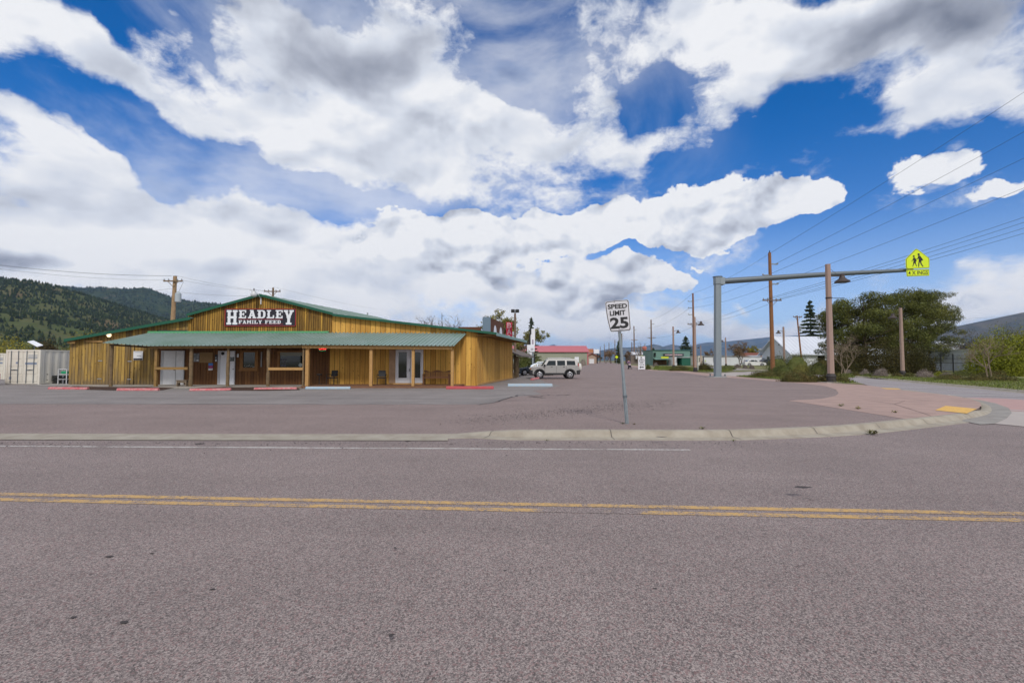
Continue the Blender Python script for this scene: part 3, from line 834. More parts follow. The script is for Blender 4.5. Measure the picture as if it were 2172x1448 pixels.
for s in ((232, 1181, .035, .02), (322, 1174, .02, .012), (155, 1310, .022, .014), (264, 1320, .03, .018), (1071, 1243, .016, .012), (830, 1364, .024, .018), (1390, 1290, .022, .012), (450, 1250, .025, .012), (840, 1167, .02, .01),
          (838, 1165, .012, .01), (608 * 2, 940, .001, .001), (423, 941, .11, .06), (612, 930.5, .09, .04), (865, 936, .06, .03), (1403, 940, .13, .05), (1700, 1056, .12, .05), (1385, 855, .05, .03)):
    spot(*s)
o = ck.build('asphalt_crack', M_crack); o['kind'] = 'structure'
# loose gravel swept against the lot's old edge
gv = MB()
for i in range(2600):
    t = R.random() ** .8; px = 960 + 470 * t + R.gauss(0, 20); py = 895 - 42 * t + R.gauss(0, 4 + 5 * R.random())
    p = G(px, py, True); s = R.uniform(.006, .019)
    gv.add([(p.x + R.uniform(-s, s), p.y + R.uniform(-s, s), p.z + .01), (p.x + s, p.y, p.z + .01), (p.x, p.y + s, p.z + .01), (p.x + .3 * s, p.y + .3 * s, p.z + .01 + s)], [(0, 1, 3), (1, 2, 3), (2, 0, 3)])
for i in range(500):
    px = R.uniform(0, 1700); py = 938 + R.expovariate(.25)
    p = G(px, py); s = R.uniform(.006, .018)
    gv.add([(p.x - s, p.y - s, .004), (p.x + s, p.y, .004), (p.x, p.y + s, .004), (p.x + .3 * s, p.y + .3 * s, .004 + s)], [(0, 1, 3), (1, 2, 3), (2, 0, 3)])
o = gv.build('gravel', mat('loose dark gravel', (.13, .11, .115), .9, island=.5)); tag(o, 'loose dark gravel scattered on the asphalt', None, None, 'stuff')

# ------------------------------------------------------------------ hills
def hill(name, sil, D, depth, m, rough=.02, jag=0.0, base=0.0, back=1.5, seed=1, mono=None):
    "sil: skyline points (photo px) for the crest at distance D; slope falls towards the viewer over `depth` metres"
    rr = random.Random(seed); nx, ny = 120, 26
    x0, x1 = sil[0][0], sil[-1][0]; cols = []
    def sy(x):
        for (a, b), (c, d) in zip(sil, sil[1:]):
            if a <= x <= c: return b + (d - b) * (x - a) / (c - a)
        return sil[-1][1]
    from mathutils import noise
    vs = []; 
    for j in range(ny + 6):
        for i in range(nx + 1):
            px = x0 + (x1 - x0) * i / nx
            top = V(px, sy(px), D)
            if j <= ny:
                t = j / ny; y = D - depth * (1 - t)
                prof = t ** 1.25
            else:
                t = 1 - (j - ny) / 6; y = D + depth * back * (1 - t); prof = t
            x = top.x * (D - depth * (1 - (j / ny if j <= ny else 1)) * .6) / D
            nz_ = noise.fractal(Vector((x / depth * 3, y / depth * 3, seed)), .8, 2.1, 5)
            z = base + (top.z - base) * prof + nz_ * rough * depth * (math.sin(min(1, t) * pi) if j < ny else 0) 
            if j == ny: z = top.z + rr.uniform(-jag, jag)
            vs.append((x, y, z if j not in (0, ny + 6 - 1) else base - 2))
    k = nx + 1
    mb = MB(); mb.add(vs, [(j * k + i, j * k + i + 1, (j + 1) * k + i + 1, (j + 1) * k + i) for j in range(ny + 5) for i in range(nx)])
    o = mb.build(name, m); 
    if sum(p.normal.z for p in o.data.polygons) < 0: o.data.flip_normals()
    o['kind'] = 'structure'; return o

def hillmat(name, c1, c2, c3, s1=.02, s2=.004, lo=.45, hi=.6):
    m = bpy.data.materials.new(name); m.use_nodes = True
    n, l = m.node_tree.nodes, m.node_tree.links; b = n['Principled BSDF']; b.inputs['Roughness'].default_value = 1; b.inputs['Specular IOR Level'].default_value = .05
    g = n.new('ShaderNodeNewGeometry'); last = None
    def nz_(s, d): 
        t = n.new('ShaderNodeTexNoise'); t.inputs['Scale'].default_value = s; t.inputs['Detail'].default_value = d; t.inputs['Roughness'].default_value = .65; l.new(g.outputs['Position'], t.inputs['Vector']); return t.outputs['Fac']
    def step(v, a, c):
        r = n.new('ShaderNodeMapRange'); r.interpolation_type = 'SMOOTHSTEP'; r.inputs['From Min'].default_value = a; r.inputs['From Max'].default_value = c; l.new(v, r.inputs[0]); return r.outputs[0]
    mx = n.new('ShaderNodeMixRGB'); l.new(step(nz_(s1, 8), .4, .62), mx.inputs[0]); mx.inputs[1].default_value = (*c1, 1); mx.inputs[2].default_value = (*c2, 1)
    m2 = n.new('ShaderNodeMixRGB'); l.new(step(nz_(s2, 8), lo, hi), m2.inputs[0]); l.new(mx.outputs[0], m2.inputs[1]); m2.inputs[2].default_value = (*c3, 1)
    l.new(m2.outputs[0], b.inputs['Base Color']); return m
M_hillL = hillmat('grassy hillside', (.070, .088, .032), (.095, .100, .042), (.13, .10, .055), .02, .006, .52, .66)
M_hillM = hillmat('forested ridge', (.028, .045, .022), (.055, .07, .03), (.16, .12, .07), .03, .008, .60, .72)
M_hillF = hillmat('distant forested mountains', (.055, .08, .085), (.12, .135, .12), (.17, .15, .11), .006, .0015, .55, .68)  # tones lightened and blued, so part of the haze sits in the colour
M_hillR = hillmat('brown mountain', (.06, .065, .045), (.10, .09, .06), (.14, .12, .08), .006, .002, .5, .65)
hl = hill('hill', [(-900, 520), (-400, 545), (-100, 572), (0, 590), (30, 594), (60, 597), (95, 602), (130, 612), (160, 622), (200, 640), (230, 655), (262, 670), (300, 685), (340, 697), (420, 712), (520, 730), (640, 755)], 1300, 1000, M_hillL, rough=.03, seed=3)
hill('hill', [(-200, 640), (60, 612), (118, 607), (160, 610), (240, 611), (275, 613), (305, 609), (320, 613), (345, 624), (372, 634), (400, 639), (450, 643), (520, 652), (600, 672), (700, 712), (800, 756)], 3000, 1300, M_hillM, rough=.05, seed=5)
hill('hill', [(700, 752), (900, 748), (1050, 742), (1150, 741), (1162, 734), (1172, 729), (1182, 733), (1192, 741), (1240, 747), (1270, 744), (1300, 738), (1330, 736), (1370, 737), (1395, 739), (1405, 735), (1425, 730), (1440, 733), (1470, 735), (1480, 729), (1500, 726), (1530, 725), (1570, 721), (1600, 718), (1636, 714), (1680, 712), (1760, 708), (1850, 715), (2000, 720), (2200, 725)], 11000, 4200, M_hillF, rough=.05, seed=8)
hill('hill', [(1700, 752), (1850, 735), (1960, 712), (2010, 697), (2030, 692), (2065, 688), (2100, 680), (2130, 671), (2172, 662), (2300, 650), (2500, 640), (2800, 645), (3300, 700)], 4200, 2200, M_hillR, rough=.04, seed=11)

# pines scattered over the left hills: a wood nobody could count
from mathutils.bvhtree import BVHTree
def bvh(o):
    dg = bpy.context.evaluated_depsgraph_get()
    return BVHTree.FromPolygons([v.co.copy() for v in o.data.vertices], [tuple(p.vertices) for p in o.data.polygons])
M_pinefar = mat('dark pine foliage', (.030, .042, .018), 1.0, island=.5, spec=.1)
tl = [o for o in bpy.data.objects if o.name.startswith('hill')]
def forest(o, n, pxr, hmin, hmax, dens, seed, crest=None):
    from mathutils import noise
    t = bvh(o); rr = random.Random(seed); mb = MB(); made = 0; tries = 0
    ys_ = [v.co.y for v in o.data.vertices]; ymin, ymax = min(ys_), max(ys_)
    while made < n and tries < n * 30:
        tries += 1
        px = rr.uniform(*pxr); y = rr.uniform(ymin, ymax * .98)
        x = (px - CX) / F * y
        hit = t.ray_cast(Vector((x, y, 2000)), Vector((0, 0, -1)))
        if hit[0] is None: continue
        p = hit[0]
        if p.z < 3: continue
        if rr.random() > dens(px, y, p, noise.fractal(Vector((x / 160, y / 160, seed)), .8, 2, 4)): continue
        h = rr.uniform(hmin, hmax) * (.62 if (seed == 3 and y < 760) else 1); r = h * rr.uniform(.2, .42); k = 5
        a0 = rr.uniform(0, 6)
        for lv in range(2):
            zb = p.z + h * (.02 + .34 * lv); zt = p.z + h * (.62 + .38 * lv) * rr.uniform(.9, 1.05); rl_ = r * (1.15 - .3 * lv)
            ring = [(p.x + rl_ * rr.uniform(.7, 1.2) * cos(a0 + 2 * pi * i / k), p.y + rl_ * rr.uniform(.7, 1.2) * sin(a0 + 2 * pi * i / k), zb) for i in range(k)]
            mb.add(ring + [(p.x, p.y, zt)], [(i, (i + 1) % k, k) for i in range(k)])
        made += 1
    return mb
def densL(px, y, p, nz_):
    t = (y - 300) / 1000.0
    d = 1.6 * sstep(t + nz_ * .30, .46, .62) + .11 + .25 * sstep(nz_, .15, .45)
    return d
def densM(px, y, p, nz_): return .75 + nz_ * .9
fl = forest(tl[0], 15000, (-120, 560), 5, 11, densL, 3)
o = fl.build('forest', M_pinefar, fixn=False); tag(o, 'dark pines scattered over the near green hillside', None, None, 'stuff')
fm = forest(tl[1], 15000, (60, 720), 8, 17, densM, 5)
o = fm.build('forest', M_pinefar, fixn=False); tag(o, 'pine forest covering the farther ridge behind the store', None, None, 'stuff')

# ================================================================== THE STORE
YW, YP = 30.7, 28.3                                # wall plane and front of the porch
SA = Vector((.1969, 1.0, 0)).normalized()          # direction the building runs back (along the side street)
BZ = .15                                           # floor slab
def X(px, Y=YW): return V(px, 768, Y).x
def Z(py, Y=YW, px=700): return V(px, py, Y).z
M_woodL = wood('weathered board siding', (1, 0, 0), .21, (.50, .32, .08), (.15, .09, .026), grey=.6, gap=.016, stain=.75, zstain=.55)
M_woodG = wood('narrow gable board siding', (1, 0, 0), .155, (.60, .35, .065), (.12, .06, .014), grey=.42, gap=.02, greycol=(.07, .045, .022))
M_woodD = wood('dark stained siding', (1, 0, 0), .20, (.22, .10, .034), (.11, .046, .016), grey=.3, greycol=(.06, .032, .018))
M_woodN = wood('new pine siding', (1, 0, 0), .34, (.78, .46, .105), (.42, .21, .04), grey=.25, gap=.018, greycol=(.20, .10, .03))
M_woodS = wood('new pine side siding', (1 / .9812, 0, 0) if False else (.1969, 1, 0), .42, (.70, .43, .115), (.42, .225, .055), grey=.2, gap=.02, greycol=(.20, .11, .035))
M_beam = mat('fresh cut timber', (.46, .27, .10), .7, var=.6, vscale=7, col2=(.32, .17, .055))
M_beamo = mat('aged timber', (.30, .18, .06), .75, var=.8, vscale=5, col2=(.15, .085, .03))
M_log = mat('grey brown log', (.20, .135, .07), .85, var=.9, vscale=6, col2=(.10, .07, .04), bump=.4, bscale=20)
M_green = mat('green painted trim', (.008, .085, .048), .45, spec=.4)
M_flash = mat('light green flashing', (.09, .32, .15), .5)
M_whitep = mat('white paint', (.66, .66, .67), .5, var=.25, vscale=5)
M_whitepv = mat('bright white vinyl', (.72, .73, .78), .35)
M_glass = mat('dark window glass', (.012, .016, .014), .06, spec=.6)
M_black = mat('black metal', (.012, .012, .013), .5)
M_soffit = mat('porch soffit boards', (.09, .055, .03), .9)
M_deckw = mat('porch deck boards', (.20, .10, .055), .85, var=.6, vscale=6)
def roofmat():
    m = mat('green metal roofing', (.17, .25, .21), .36, var=.9, vscale=.5, col2=(.26, .33, .33), spec=.6)
    return m
M_roof = roofmat()
st = thing('feed_store', 'long wooden feed store with green metal roof and a covered front porch', 'store', (X(560), YW, 0))
def wb(mb, name, m, parent=None, **k):
    "build under the store (or one of its parts), world coordinates"
    off = st.location
    o = mb.xf(lambda p: p - off).build(name, m, parent or st, **k)
    return o

# walls
def bat(mb, x0, x1, step, y, zfun0, zfun1, w=.045, t=.022):
    x = x0 + step * .5
    while x < x1:
        mb.box(x - w / 2, x + w / 2, y - t, y, zfun0(x), zfun1(x)); x += step
def lin(p, q):
    return lambda x: p[1] + (q[1] - p[1]) * (x - p[0]) / (q[0] - p[0])
xl, xr = X(147), X(1012)
zl0 = (X(137), Z(721)); zl1 = (X(404), Z(673.5))
zg0 = (X(400), Z(668)); zg1 = (X(551), Z(626.5)); zg2 = (X(703.5), Z(666.5))
zr0 = (X(703.5), Z(667.5)); zr1 = (X(1052), Z(706.5))
lw, lg0, lg1, lr = lin(zl0, zl1), lin(zg0, zg1), lin(zg1, zg2), lin(zr0, zr1)
xd0, xd1 = X(331), X(700)
mb = MB(); mb.prism([(xl, .02), (xd0, .02), (xd0, Z(700)), (zl1[0], Z(700)), (zl1[0], zl1[1]), (xl, lw(xl))], YW, YW + .15)
bat(mb, xl, xd0, .42, YW, lambda x: .1, lambda x: lw(x) - .05, w=.03, t=.012)
wb(mb, 'wall', M_woodL)['label'] = 'weathered left board wall'
mb = MB(); mb.prism([(zg0[0], Z(709)), (zg2[0], Z(709)), zg2, zg1, zg0], YW - .16, YW - .002)
x = zg0[0] + .08
while x < zg2[0]:
    zz = lg0(x) if x < zg1[0] else lg1(x)
    mb.box(x - .02, x + .02, YW - .185, YW - .16, Z(709) + R.uniform(-.06, .02), zz - .02); x += .155
wb(mb, 'gable_wall', M_woodG)
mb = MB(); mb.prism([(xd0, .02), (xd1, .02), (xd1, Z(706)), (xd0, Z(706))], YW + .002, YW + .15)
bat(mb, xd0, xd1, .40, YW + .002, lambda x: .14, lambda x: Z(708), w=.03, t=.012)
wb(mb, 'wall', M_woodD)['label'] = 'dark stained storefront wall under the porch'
mb = MB(); mb.prism([(xd1, .02), (xr, .02), (xr, lr(xr)), (xd1, lr(xd1))], YW - .03, YW + .12)
bat(mb, xd1, xr, .34, YW - .03, lambda x: .15, lambda x: lr(x) - .05, w=.06, t=.02)
mb.box(xr - .10, xr + .012, YW - .07, YW - .03, .05, lr(xr) - .08)
wb(mb, 'wall', M_woodN)['label'] = 'new yellow pine right front wall'
# side wall along the street
sw = 12.35
P0 = Vector((xr, YW + .05, 0)); P1 = P0 + SA * sw
zt0, zt1 = Z(706.5), V(1081, 722, P1.y).z
mb = MB(); n_ = Vector((SA.y, -SA.x, 0)) * .12
mb.add([(P0.x, P0.y, .02), (P1.x, P1.y, -.05), (P1.x, P1.y, zt1), (P0.x, P0.y, zt1 + .02)], [(0, 1, 2, 3)])
mb.add([(P0.x - n_.x, P0.y - n_.y, .02), (P1.x - n_.x, P1.y - n_.y, -.05), (P1.x - n_.x, P1.y - n_.y, zt1), (P0.x - n_.x, P0.y - n_.y, zt1 + .02)], [(0, 1, 2, 3)])
k = .25
while k < sw:
    p = P0 + SA * k; u = Vector((SA.y, -SA.x, 0)) * .03; a = SA * .035
    q = [p - a, p + a, p + a + u, p - a + u]
    mb.prism_z([(v.x, v.y) for v in q], .05, zt1 - .02); k += .42
wb(mb, 'side_wall', M_woodS)
mb = MB()
for z0, z1 in ((.03, .16), (zt1 - .02, zt1 + .12)):
    u = Vector((SA.y, -SA.x, 0))
    q = [P0 + u * .001, P1 + u * .001, P1 + u * .045, P0 + u * .045]
    mb.prism_z([(v.x, v.y) for v in q], z0, z1)
wb(mb, 'sill_board', M_beam)

# roofs
def slab(poly_top, yf, depth, th=.07):
    "strip of roof: list of (x, z) across the front, pushed back along SA"
    m_ = MB(); k = len(poly_top); vs = []
    for d in (0, depth):
        for x, z in poly_top: vs.append((x + SA.x * d, yf + SA.y * d, z))
        for x, z in poly_top: vs.append((x + SA.x * d, yf + SA.y * d, z - th))
    fs = []
    for i in range(k - 1):
        fs += [(i, i + 1, 2 * k + i + 1, 2 * k + i), (k + i, 3 * k + i, 3 * k + i + 1, k + i + 1), (i, k + i, k + i + 1, i + 1), (2 * k + i, 2 * k + i + 1, 3 * k + i + 1, 3 * k + i)]
    fs += [(0, 2 * k, 3 * k, k), (k - 1, 2 * k - 1, 4 * k - 1, 3 * k - 1)]
    m_.add(vs, fs); return m_
YF = YW - .38
def FX(px, py): p = V(px, py, YF); return (p.x, p.z)
g0, g1, g2 = FX(396, 666), FX(551, 623.5), FX(706, 663.5)
mb = slab([g0, g1, g2], YF, 16.6)
def ribs(mb, a, b, yf, depth, step=.9):
    k = step / 2
    while k < depth:
        t = .04; p = [(a[0], a[1]), (b[0], b[1])]
        o0 = SA * k; o1 = SA * (k + t)
        mb.add([(a[0] + o0.x, yf + o0.y, a[1] + .002), (b[0] + o0.x, yf + o0.y, b[1] + .002), (b[0] + o1.x, yf + o1.y, b[1] + .002), (a[0] + o1.x, yf + o1.y, a[1] + .002),
                (a[0] + o0.x, yf + o0.y, a[1] + .03), (b[0] + o0.x, yf + o0.y, b[1] + .03), (b[0] + o1.x, yf + o1.y, b[1] + .03), (a[0] + o1.x, yf + o1.y, a[1] + .03)],
               [(0, 1, 5, 4), (4, 5, 6, 7), (3, 7, 6, 2), (0, 4, 7, 3), (1, 2, 6, 5)]); k += step
ribs(mb, g0, g1, YF, 16.6); ribs(mb, g1, g2, YF, 16.6)
wb(mb, 'roof', M_roof)['label'] = 'raised centre gable roof'
r0, r1 = FX(706, 666), FX(1053, 705.5)
mb = slab([r0, r1], YF, 12.7); ribs(mb, r0, r1, YF, 12.7)
wb(mb, 'roof', M_roof)['label'] = 'low right wing roof'
l0, l1 = FX(136, 719.5), FX(404, 672.5)
mb = slab([l0, l1], YF, 12.7); ribs(mb, l0, l1, YF, 12.7)
wb(mb, 'roof', M_roof)['label'] = 'low left wing roof'
# green fascia
mb = MB()
def fas(a, b, w=.15, y=YF):
    mb.add([(a[0], y - .03, a[1] + .02), (b[0], y - .03, b[1] + .02), (b[0], y - .03, b[1] - w), (a[0], y - .03, a[1] - w),
            (a[0], y, a[1] + .02), (b[0], y, b[1] + .02), (b[0], y, b[1] - w), (a[0], y, a[1] - w)], [(0, 1, 2, 3), (0, 4, 5, 1), (2, 6, 7, 3), (0, 3, 7, 4), (1, 5, 6, 2), (7, 6, 5, 4)])
fas(g0, g1); fas(g1, g2); fas(r0, r1, .13); fas(l0, l1, .17)
wb(mb, 'roof_trim', M_green)
mb = MB()                                              # eave soffit on the street side and its fascia
e0 = Vector((r1[0], YF, r1[1])); e1 = e0 + SA * 12.7
mb.add([(xr - .05, YF + .02, r1[1] - .09), (e0.x - .02, YF + .02, r1[1] - .09), (e1.x - .02, e1.y, r1[1] - .09), (xr - .05 + SA.x * 12.7, e1.y, r1[1] - .09)], [(0, 1, 2, 3)])
for i in range(16):
    q = Vector((xr, YF + .3, 0)) + SA * (i * .8)
    mb.box(q.x + .02, q.x + 1.2, q.y, q.y + .06, r1[1] - .2, r1[1] - .095)
wb(mb, 'soffit', M_beamo)
mb = MB()
for a, b in (((P0.x, YF), (e0.x, YF)),): pass
mb.add([(e0.x + .01, YF, r1[1] + .01), (e1.x + .01, e1.y, r1[1] + .01), (e1.x + .01, e1.y, r1[1] - .20), (e0.x + .01, YF, r1[1] - .20), (e0.x - .015, YF, r1[1] + .01), (e1.x - .015, e1.y, r1[1] + .01), (e1.x - .015, e1.y, r1[1] - .20), (e0.x - .015, YF, r1[1] - .20)], [(0, 1, 2, 3), (7, 6, 5, 4), (0, 3, 7, 4), (1, 5, 6, 2), (3, 2, 6, 7)])
wb(mb, 'gutter', mat('grey green gutter', (.17, .28, .25), .4))
mb = MB()
for i in range(3): 
    p = V(140 + i * 5, 723, YF); mb.box(p.x, p.x + .5, YF + .1 + i * .3, YF + .16 + i * .3, l0[1] - .28, l0[1] - .09)
wb(mb, 'rafter_tail', M_beamo)

# porch roof: ribbed sheet
def poly(pts):
    def f(t):
        for (a, va), (b, vb) in zip(pts, pts[1:]):
            if a <= t <= b: return va + (vb - va) * (t - a) / (b - a)
        return pts[-1][1]
    return f
tx0, tx1 = X(317, YW - .17), X(989, YW - .17)
bx0, bx1 = X(216, YP - .35), X(963, YP - .35)
YE = YP - .35
bz = poly([(0, Z(726.6, YE)), (.13, Z(733.2, YE)), (.45, Z(732, YE)), (.57, Z(730.4, YE)), (1, Z(733.2, YE))])
tz = poly([(0, Z(706.5)), (.5, Z(706)), (1, Z(707.5))])
mb = MB(); NR = 84; cs = []
for i in range(NR):
    for s, h in ((0, 0), (.40, 0), (.46, .06), (.60, .06), (.66, 0)):
        cs.append(((i + s) / NR, h))
cs.append((1, 0))
for t, h in cs:
    mb.v.append((tx0 + (tx1 - tx0) * t, YW - .17, tz(t) + h)); mb.v.append((bx0 + (bx1 - bx0) * t, YE, bz(t) + h))
for i in range(len(cs) - 1): mb.f.append((2 * i, 2 * i + 1, 2 * i + 3, 2 * i + 2))
k = len(mb.v)
for t, h in cs:
    mb.v.append((tx0 + (tx1 - tx0) * t, YW - .17, tz(t) + h - .02)); mb.v.append((bx0 + (bx1 - bx0) * t, YE, bz(t) + h - .02))
for i in range(len(cs) - 1):
    mb.f.append((k + 2 * i, k + 2 * i + 2, k + 2 * i + 3, k + 2 * i + 1)); mb.f.append((2 * i + 1, k + 2 * i + 1, k + 2 * i + 3, 2 * i + 3))
wb(mb, 'porch_roof', M_roof, fixn=False)['label'] = 'ribbed green metal porch roof'
mb = MB()
mb.prism([(X(316), Z(707.5)), (X(700), Z(706.5)), (X(697), Z(703.8)), (X(560), Z(704.3)), (X(520), Z(703.6)), (X(320), Z(703.8))], YW - .30, YW - .26)
mb.add([(X(316), YW - .26, Z(704)), (X(700), YW - .26, Z(703.9)), (X(700), YW - .19, Z(702.5)), (X(316), YW - .19, Z(702.5))], [(0, 1, 2, 3)])
wb(mb, 'flashing', M_flash)
for i in range(29):
    t = (i + .5) / 29
    a = Vector((tx0 + (tx1 - tx0) * t, YW - .2, tz(t) - .10)); b = Vector((bx0 + (bx1 - bx0) * t, YP + .02, bz(t) - .08))
    wb(MB().bar(a, b, .05, .13), 'rafter', M_soffit)
# fascia beams
def beam(px0, px1, pya, pyb, m, h=.2, y=YP - .10, lab=None):
    b_ = MB(); a = V(px0, pya, y); b = V(px1, pyb, y)
    b_.add([(a.x, y, a.z), (b.x, y, b.z), (b.x, y, b.z - h), (a.x, y, a.z - h), (a.x, y + .13, a.z), (b.x, y + .13, b.z), (b.x, y + .13, b.z - h), (a.x, y + .13, a.z - h)],
           [(3, 2, 1, 0), (4, 5, 6, 7), (0, 1, 5, 4), (1, 2, 6, 5), (2, 3, 7, 6), (3, 0, 4, 7)])
    o = wb(b_, 'porch_beam', m); 
    if lab: o['label'] = lab
beam(313, 641, 733.5, 731.5, M_beamo, .17, lab='aged left porch beam')
beam(641, 959, 731.7, 734.5, M_beam, .19, y=YP - .13, lab='fresh yellow right porch beam')
beam(232, 314, 729.5, 734.5, M_soffit, .1, y=YP - .02, lab='dark left end porch beam')
# posts
def pz(px, py, y): return V(px, py, y).z
def post(px, w, top, m, rnd=False, y=YP, zb=.03):
    b_ = MB(); x = X(px, y); zt = pz(px, top, y)
    if rnd:
        k = 7; pts = [(x + (R.uniform(-.015, .015)), y + w / 2, zb + (zt - zb) * i / k) for i in range(k + 1)]
        b_.tube(pts, [w / 2 * R.uniform(.9, 1.12) for _ in pts], 12)
    else: b_.box(x - w / 2, x + w / 2, y, y + w, zb, zt)
    wb(b_, 'porch_post', m, smooth=50 if rnd else False)
post(234, .17, 731, M_log, True)
post(330, .16, 738, M_beamo)
post(403, .22, 738, M_log, True); post(482, .19, 738, M_log, True); post(567.5, .20, 738, M_log, True)
post(643, .10, 737, M_log); post(651, .20, 737, M_beam); post(786.5, .18, 740, M_beam); post(876, .17, 740.5, M_beam); post(959, .17, 740, M_beam)
# rails
for a, b, z0 in ((329, 399, 781), (570, 643, 782)):
    p = V(a, z0, YP); q = V(b, z0 - (.3), YP)
    b_ = MB(); b_.box(p.x, q.x, YP - .06, YP - .001, p.z - .08, p.z + .08); wb(b_, 'porch_rail', M_beam if a > 500 else M_beamo)
# slab floor and deck
mb = MB(); q = [(X(147), YW), (X(232, YP) , YP + .2), (X(640, YP), YP), (X(640), YW)]
mb.prism_z([(X(140), YW), (X(215, YP), YP - .1), (X(640, YP), YP - .1), (X(655), YW)], -.02, .10)
wb(mb, 'porch_slab', mat('porch slab concrete', (.33, .30, .27), .85, var=.7, vscale=2, col2=(.24, .215, .19)))
mb = MB()
for i in range(17):
    y0 = YP - .12 + i * .148
    mb.box(X(641, YP) , X(963, YP) + (y0 - YP) * .19, y0, y0 + .14, .07, .135)
mb.box(X(641, YP), X(963, YP), YP - .15, YP - .121, -.02, .13)
wb(mb, 'porch_deck', M_deckw)
mb = MB(); mb.box(X(628, YP), X(646, YP), YP - .35, YP - .16, .0, .09); wb(mb, 'step', M_deckw)
mb = MB(); mb.box(X(838), X(898), YW - .45, YW - .05, .136, .21); wb(mb, 'step', M_beam)

# doors
def rect(px0, px1, y0, y1, Y=YW): return X(px0, Y), X(px1, Y), Z(y1, Y), Z(y0, Y)
def frame(mb, x0, x1, z0, z1, y, w, t=.04, bottom=True):
    mb.box(x0, x0 + w, y - t, y, z0, z1); mb.box(x1 - w, x1, y - t, y, z0, z1); mb.box(x0 + w, x1 - w, y - t, y, z1 - w, z1)
    if bottom: mb.box(x0 + w, x1 - w, y - t, y, z0, z0 + w)
x0, x1, z0, z1 = rect(343, 392, 743.5, 811); z0 = .105
dr = wb(MB().box(x0 + .13, x1 - .05, YW - .03, YW - .008, z0, z1 - .05), 'door', M_whitep); dr['label'] = 'white double metal door'
b_ = MB(); frame(b_, x0, x1, z0, z1, YW - .008, .05, .07, False); b_.box(x0 + .05, x0 + .13, YW - .05, YW - .008, z0, z1 - .05)
wb(b_, 'door_frame', mat('grey white door frame', (.50, .51, .53), .5), dr)
xm = X(373.5); wb(MB().box(xm - .012, xm + .012, YW - .034, YW - .03, z0, z1 - .05), 'door_gap', M_black, dr)
wb(MB().box(xm - .09, xm - .05, YW - .07, YW - .03, 1.05, 1.12), 'handle', M_black, dr)
x0, x1, z0, z1 = rect(463.5, 499.5, 744, 813); z0 = .105
dr = wb(MB().box(x0 + .14, x1 - .05, YW - .03, YW - .008, z0, z1 - .05), 'door', M_whitepv); dr['label'] = 'white single entry door'
b_ = MB(); frame(b_, x0, x1, z0, z1, YW - .008, .05, .07, False); b_.box(x0 + .05, x0 + .13, YW - .05, YW - .008, z0, z1 - .05); wb(b_, 'door_frame', mat('pale door frame', (.55, .55, .58), .5), dr)
wb(MB().wheel((X(473), YW - .05, Z(749.5)), .11, .02), 'wreath', M_black, dr)
wb(MB().box(X(488.5), X(497), YW - .036, YW - .031, Z(757), Z(766)), 'window_pane', M_glass, dr)
wb(MB().box(x1 - .14, x1 - .10, YW - .07, YW - .03, 1.1, 1.16), 'handle', M_black, dr)
# french doors
x0, x1, z0, z1 = rect(840, 898, 741.5, 809.5); z0 = .21
yb = YW - .035
dr = wb(MB().box(x0 + .06, x1 - .06, yb - .04, yb - .006, z0, z1 - .06), 'door', M_whitepv); dr['label'] = 'white glazed french doors'
b_ = MB(); frame(b_, x0, x1, z0, z1, yb - .006, .06, .075, False); wb(b_, 'door_frame', M_whitepv, dr)
for a, b in ((846, 863.5), (878, 892.5)):
    xa, xb, za, zb = rect(a, b, 746.5, 801)
    f = MB(); frame(f, xa - .04, xb + .04, za - .04, zb + .04, yb - .04, .04, .02); wb(f, 'window_trim', M_whitepv, dr)
    wb(MB().box(xa, xb, yb - .046, yb - .041, za, zb), 'window_pane', M_glass, dr)
xa = X(871); wb(MB().box(xa - .012, xa + .012, yb - .044, yb - .04, z0, z1 - .07), 'door_gap', M_black, dr)
wb(MB().box(xa - .06, xa - .03, yb - .10, yb - .04, 1.0, 1.16), 'handle', M_black, dr)
mb = MB(); mb.box(X(826), X(840), YW - .075, YW - .04, .2, Z(741.5)); wb(mb, 'trim_panel', mat('pinkish bare plywood', (.46, .30, .19), .8, var=.5, vscale=3))
# windows
def window(px0, px1, y0, y1, gx0, gx1, gy0, gy1, m):
    x0, x1, z0, z1 = rect(px0, px1, y0, y1); a, b, c, d = rect(gx0, gx1, gy0, gy1)
    yb = YW - .008
    w = MB(); w.box(x0, a, yb - .06, yb, z0, z1); w.box(b, x1, yb - .06, yb, z0, z1); w.box(a, b, yb - .06, yb, d, z1); w.box(a, b, yb - .06, yb, z0, c)
    o = wb(w, 'window', m)
    wb(MB().box(a, b, yb - .014, yb - .006, c, d), 'window_pane', M_glass, o)
    s = MB(); s.box(x0 - .03, x1 + .03, yb - .13, yb - .061, z0 - .05, z0 + .06); wb(s, 'sill', m, o)
    return o, (a, b, c, d)
M_winfr = mat('orange brown window trim', (.26, .12, .035), .7, var=.5, vscale=5)
w1, gg = window(510, 548, 744, 785, 516.5, 541.5, 746.8, 779.5, M_winfr)
M_goods = mat('pale goods in the window', (.33, .31, .29), .7, var=1, vscale=16, col2=(.05, .05, .06))
for i in range(9):
    c = (gg[0] + .1 + i * .08, YW - .024, gg[2] + R.uniform(.04, .16)); wb(MB().cbox(*c, .07, .004, R.uniform(.04, .10)), 'goods', M_goods, w1)
w2, gg = window(589, 645, 744, 782, 594, 643, 747, 778.8, M_winfr)
wb(MB().box(gg[0], gg[1] - .03, YW - .026, YW - .023, gg[3] - .24, gg[3]), 'blind', mat('grey rolled blind', (.28, .29, .25), .8), w2)
wb(MB().wheel((gg[1] - .16, YW - .026, gg[2] + .16), .13, .006), 'sticker', mat('pale round sticker', (.42, .47, .45), .6), w2)
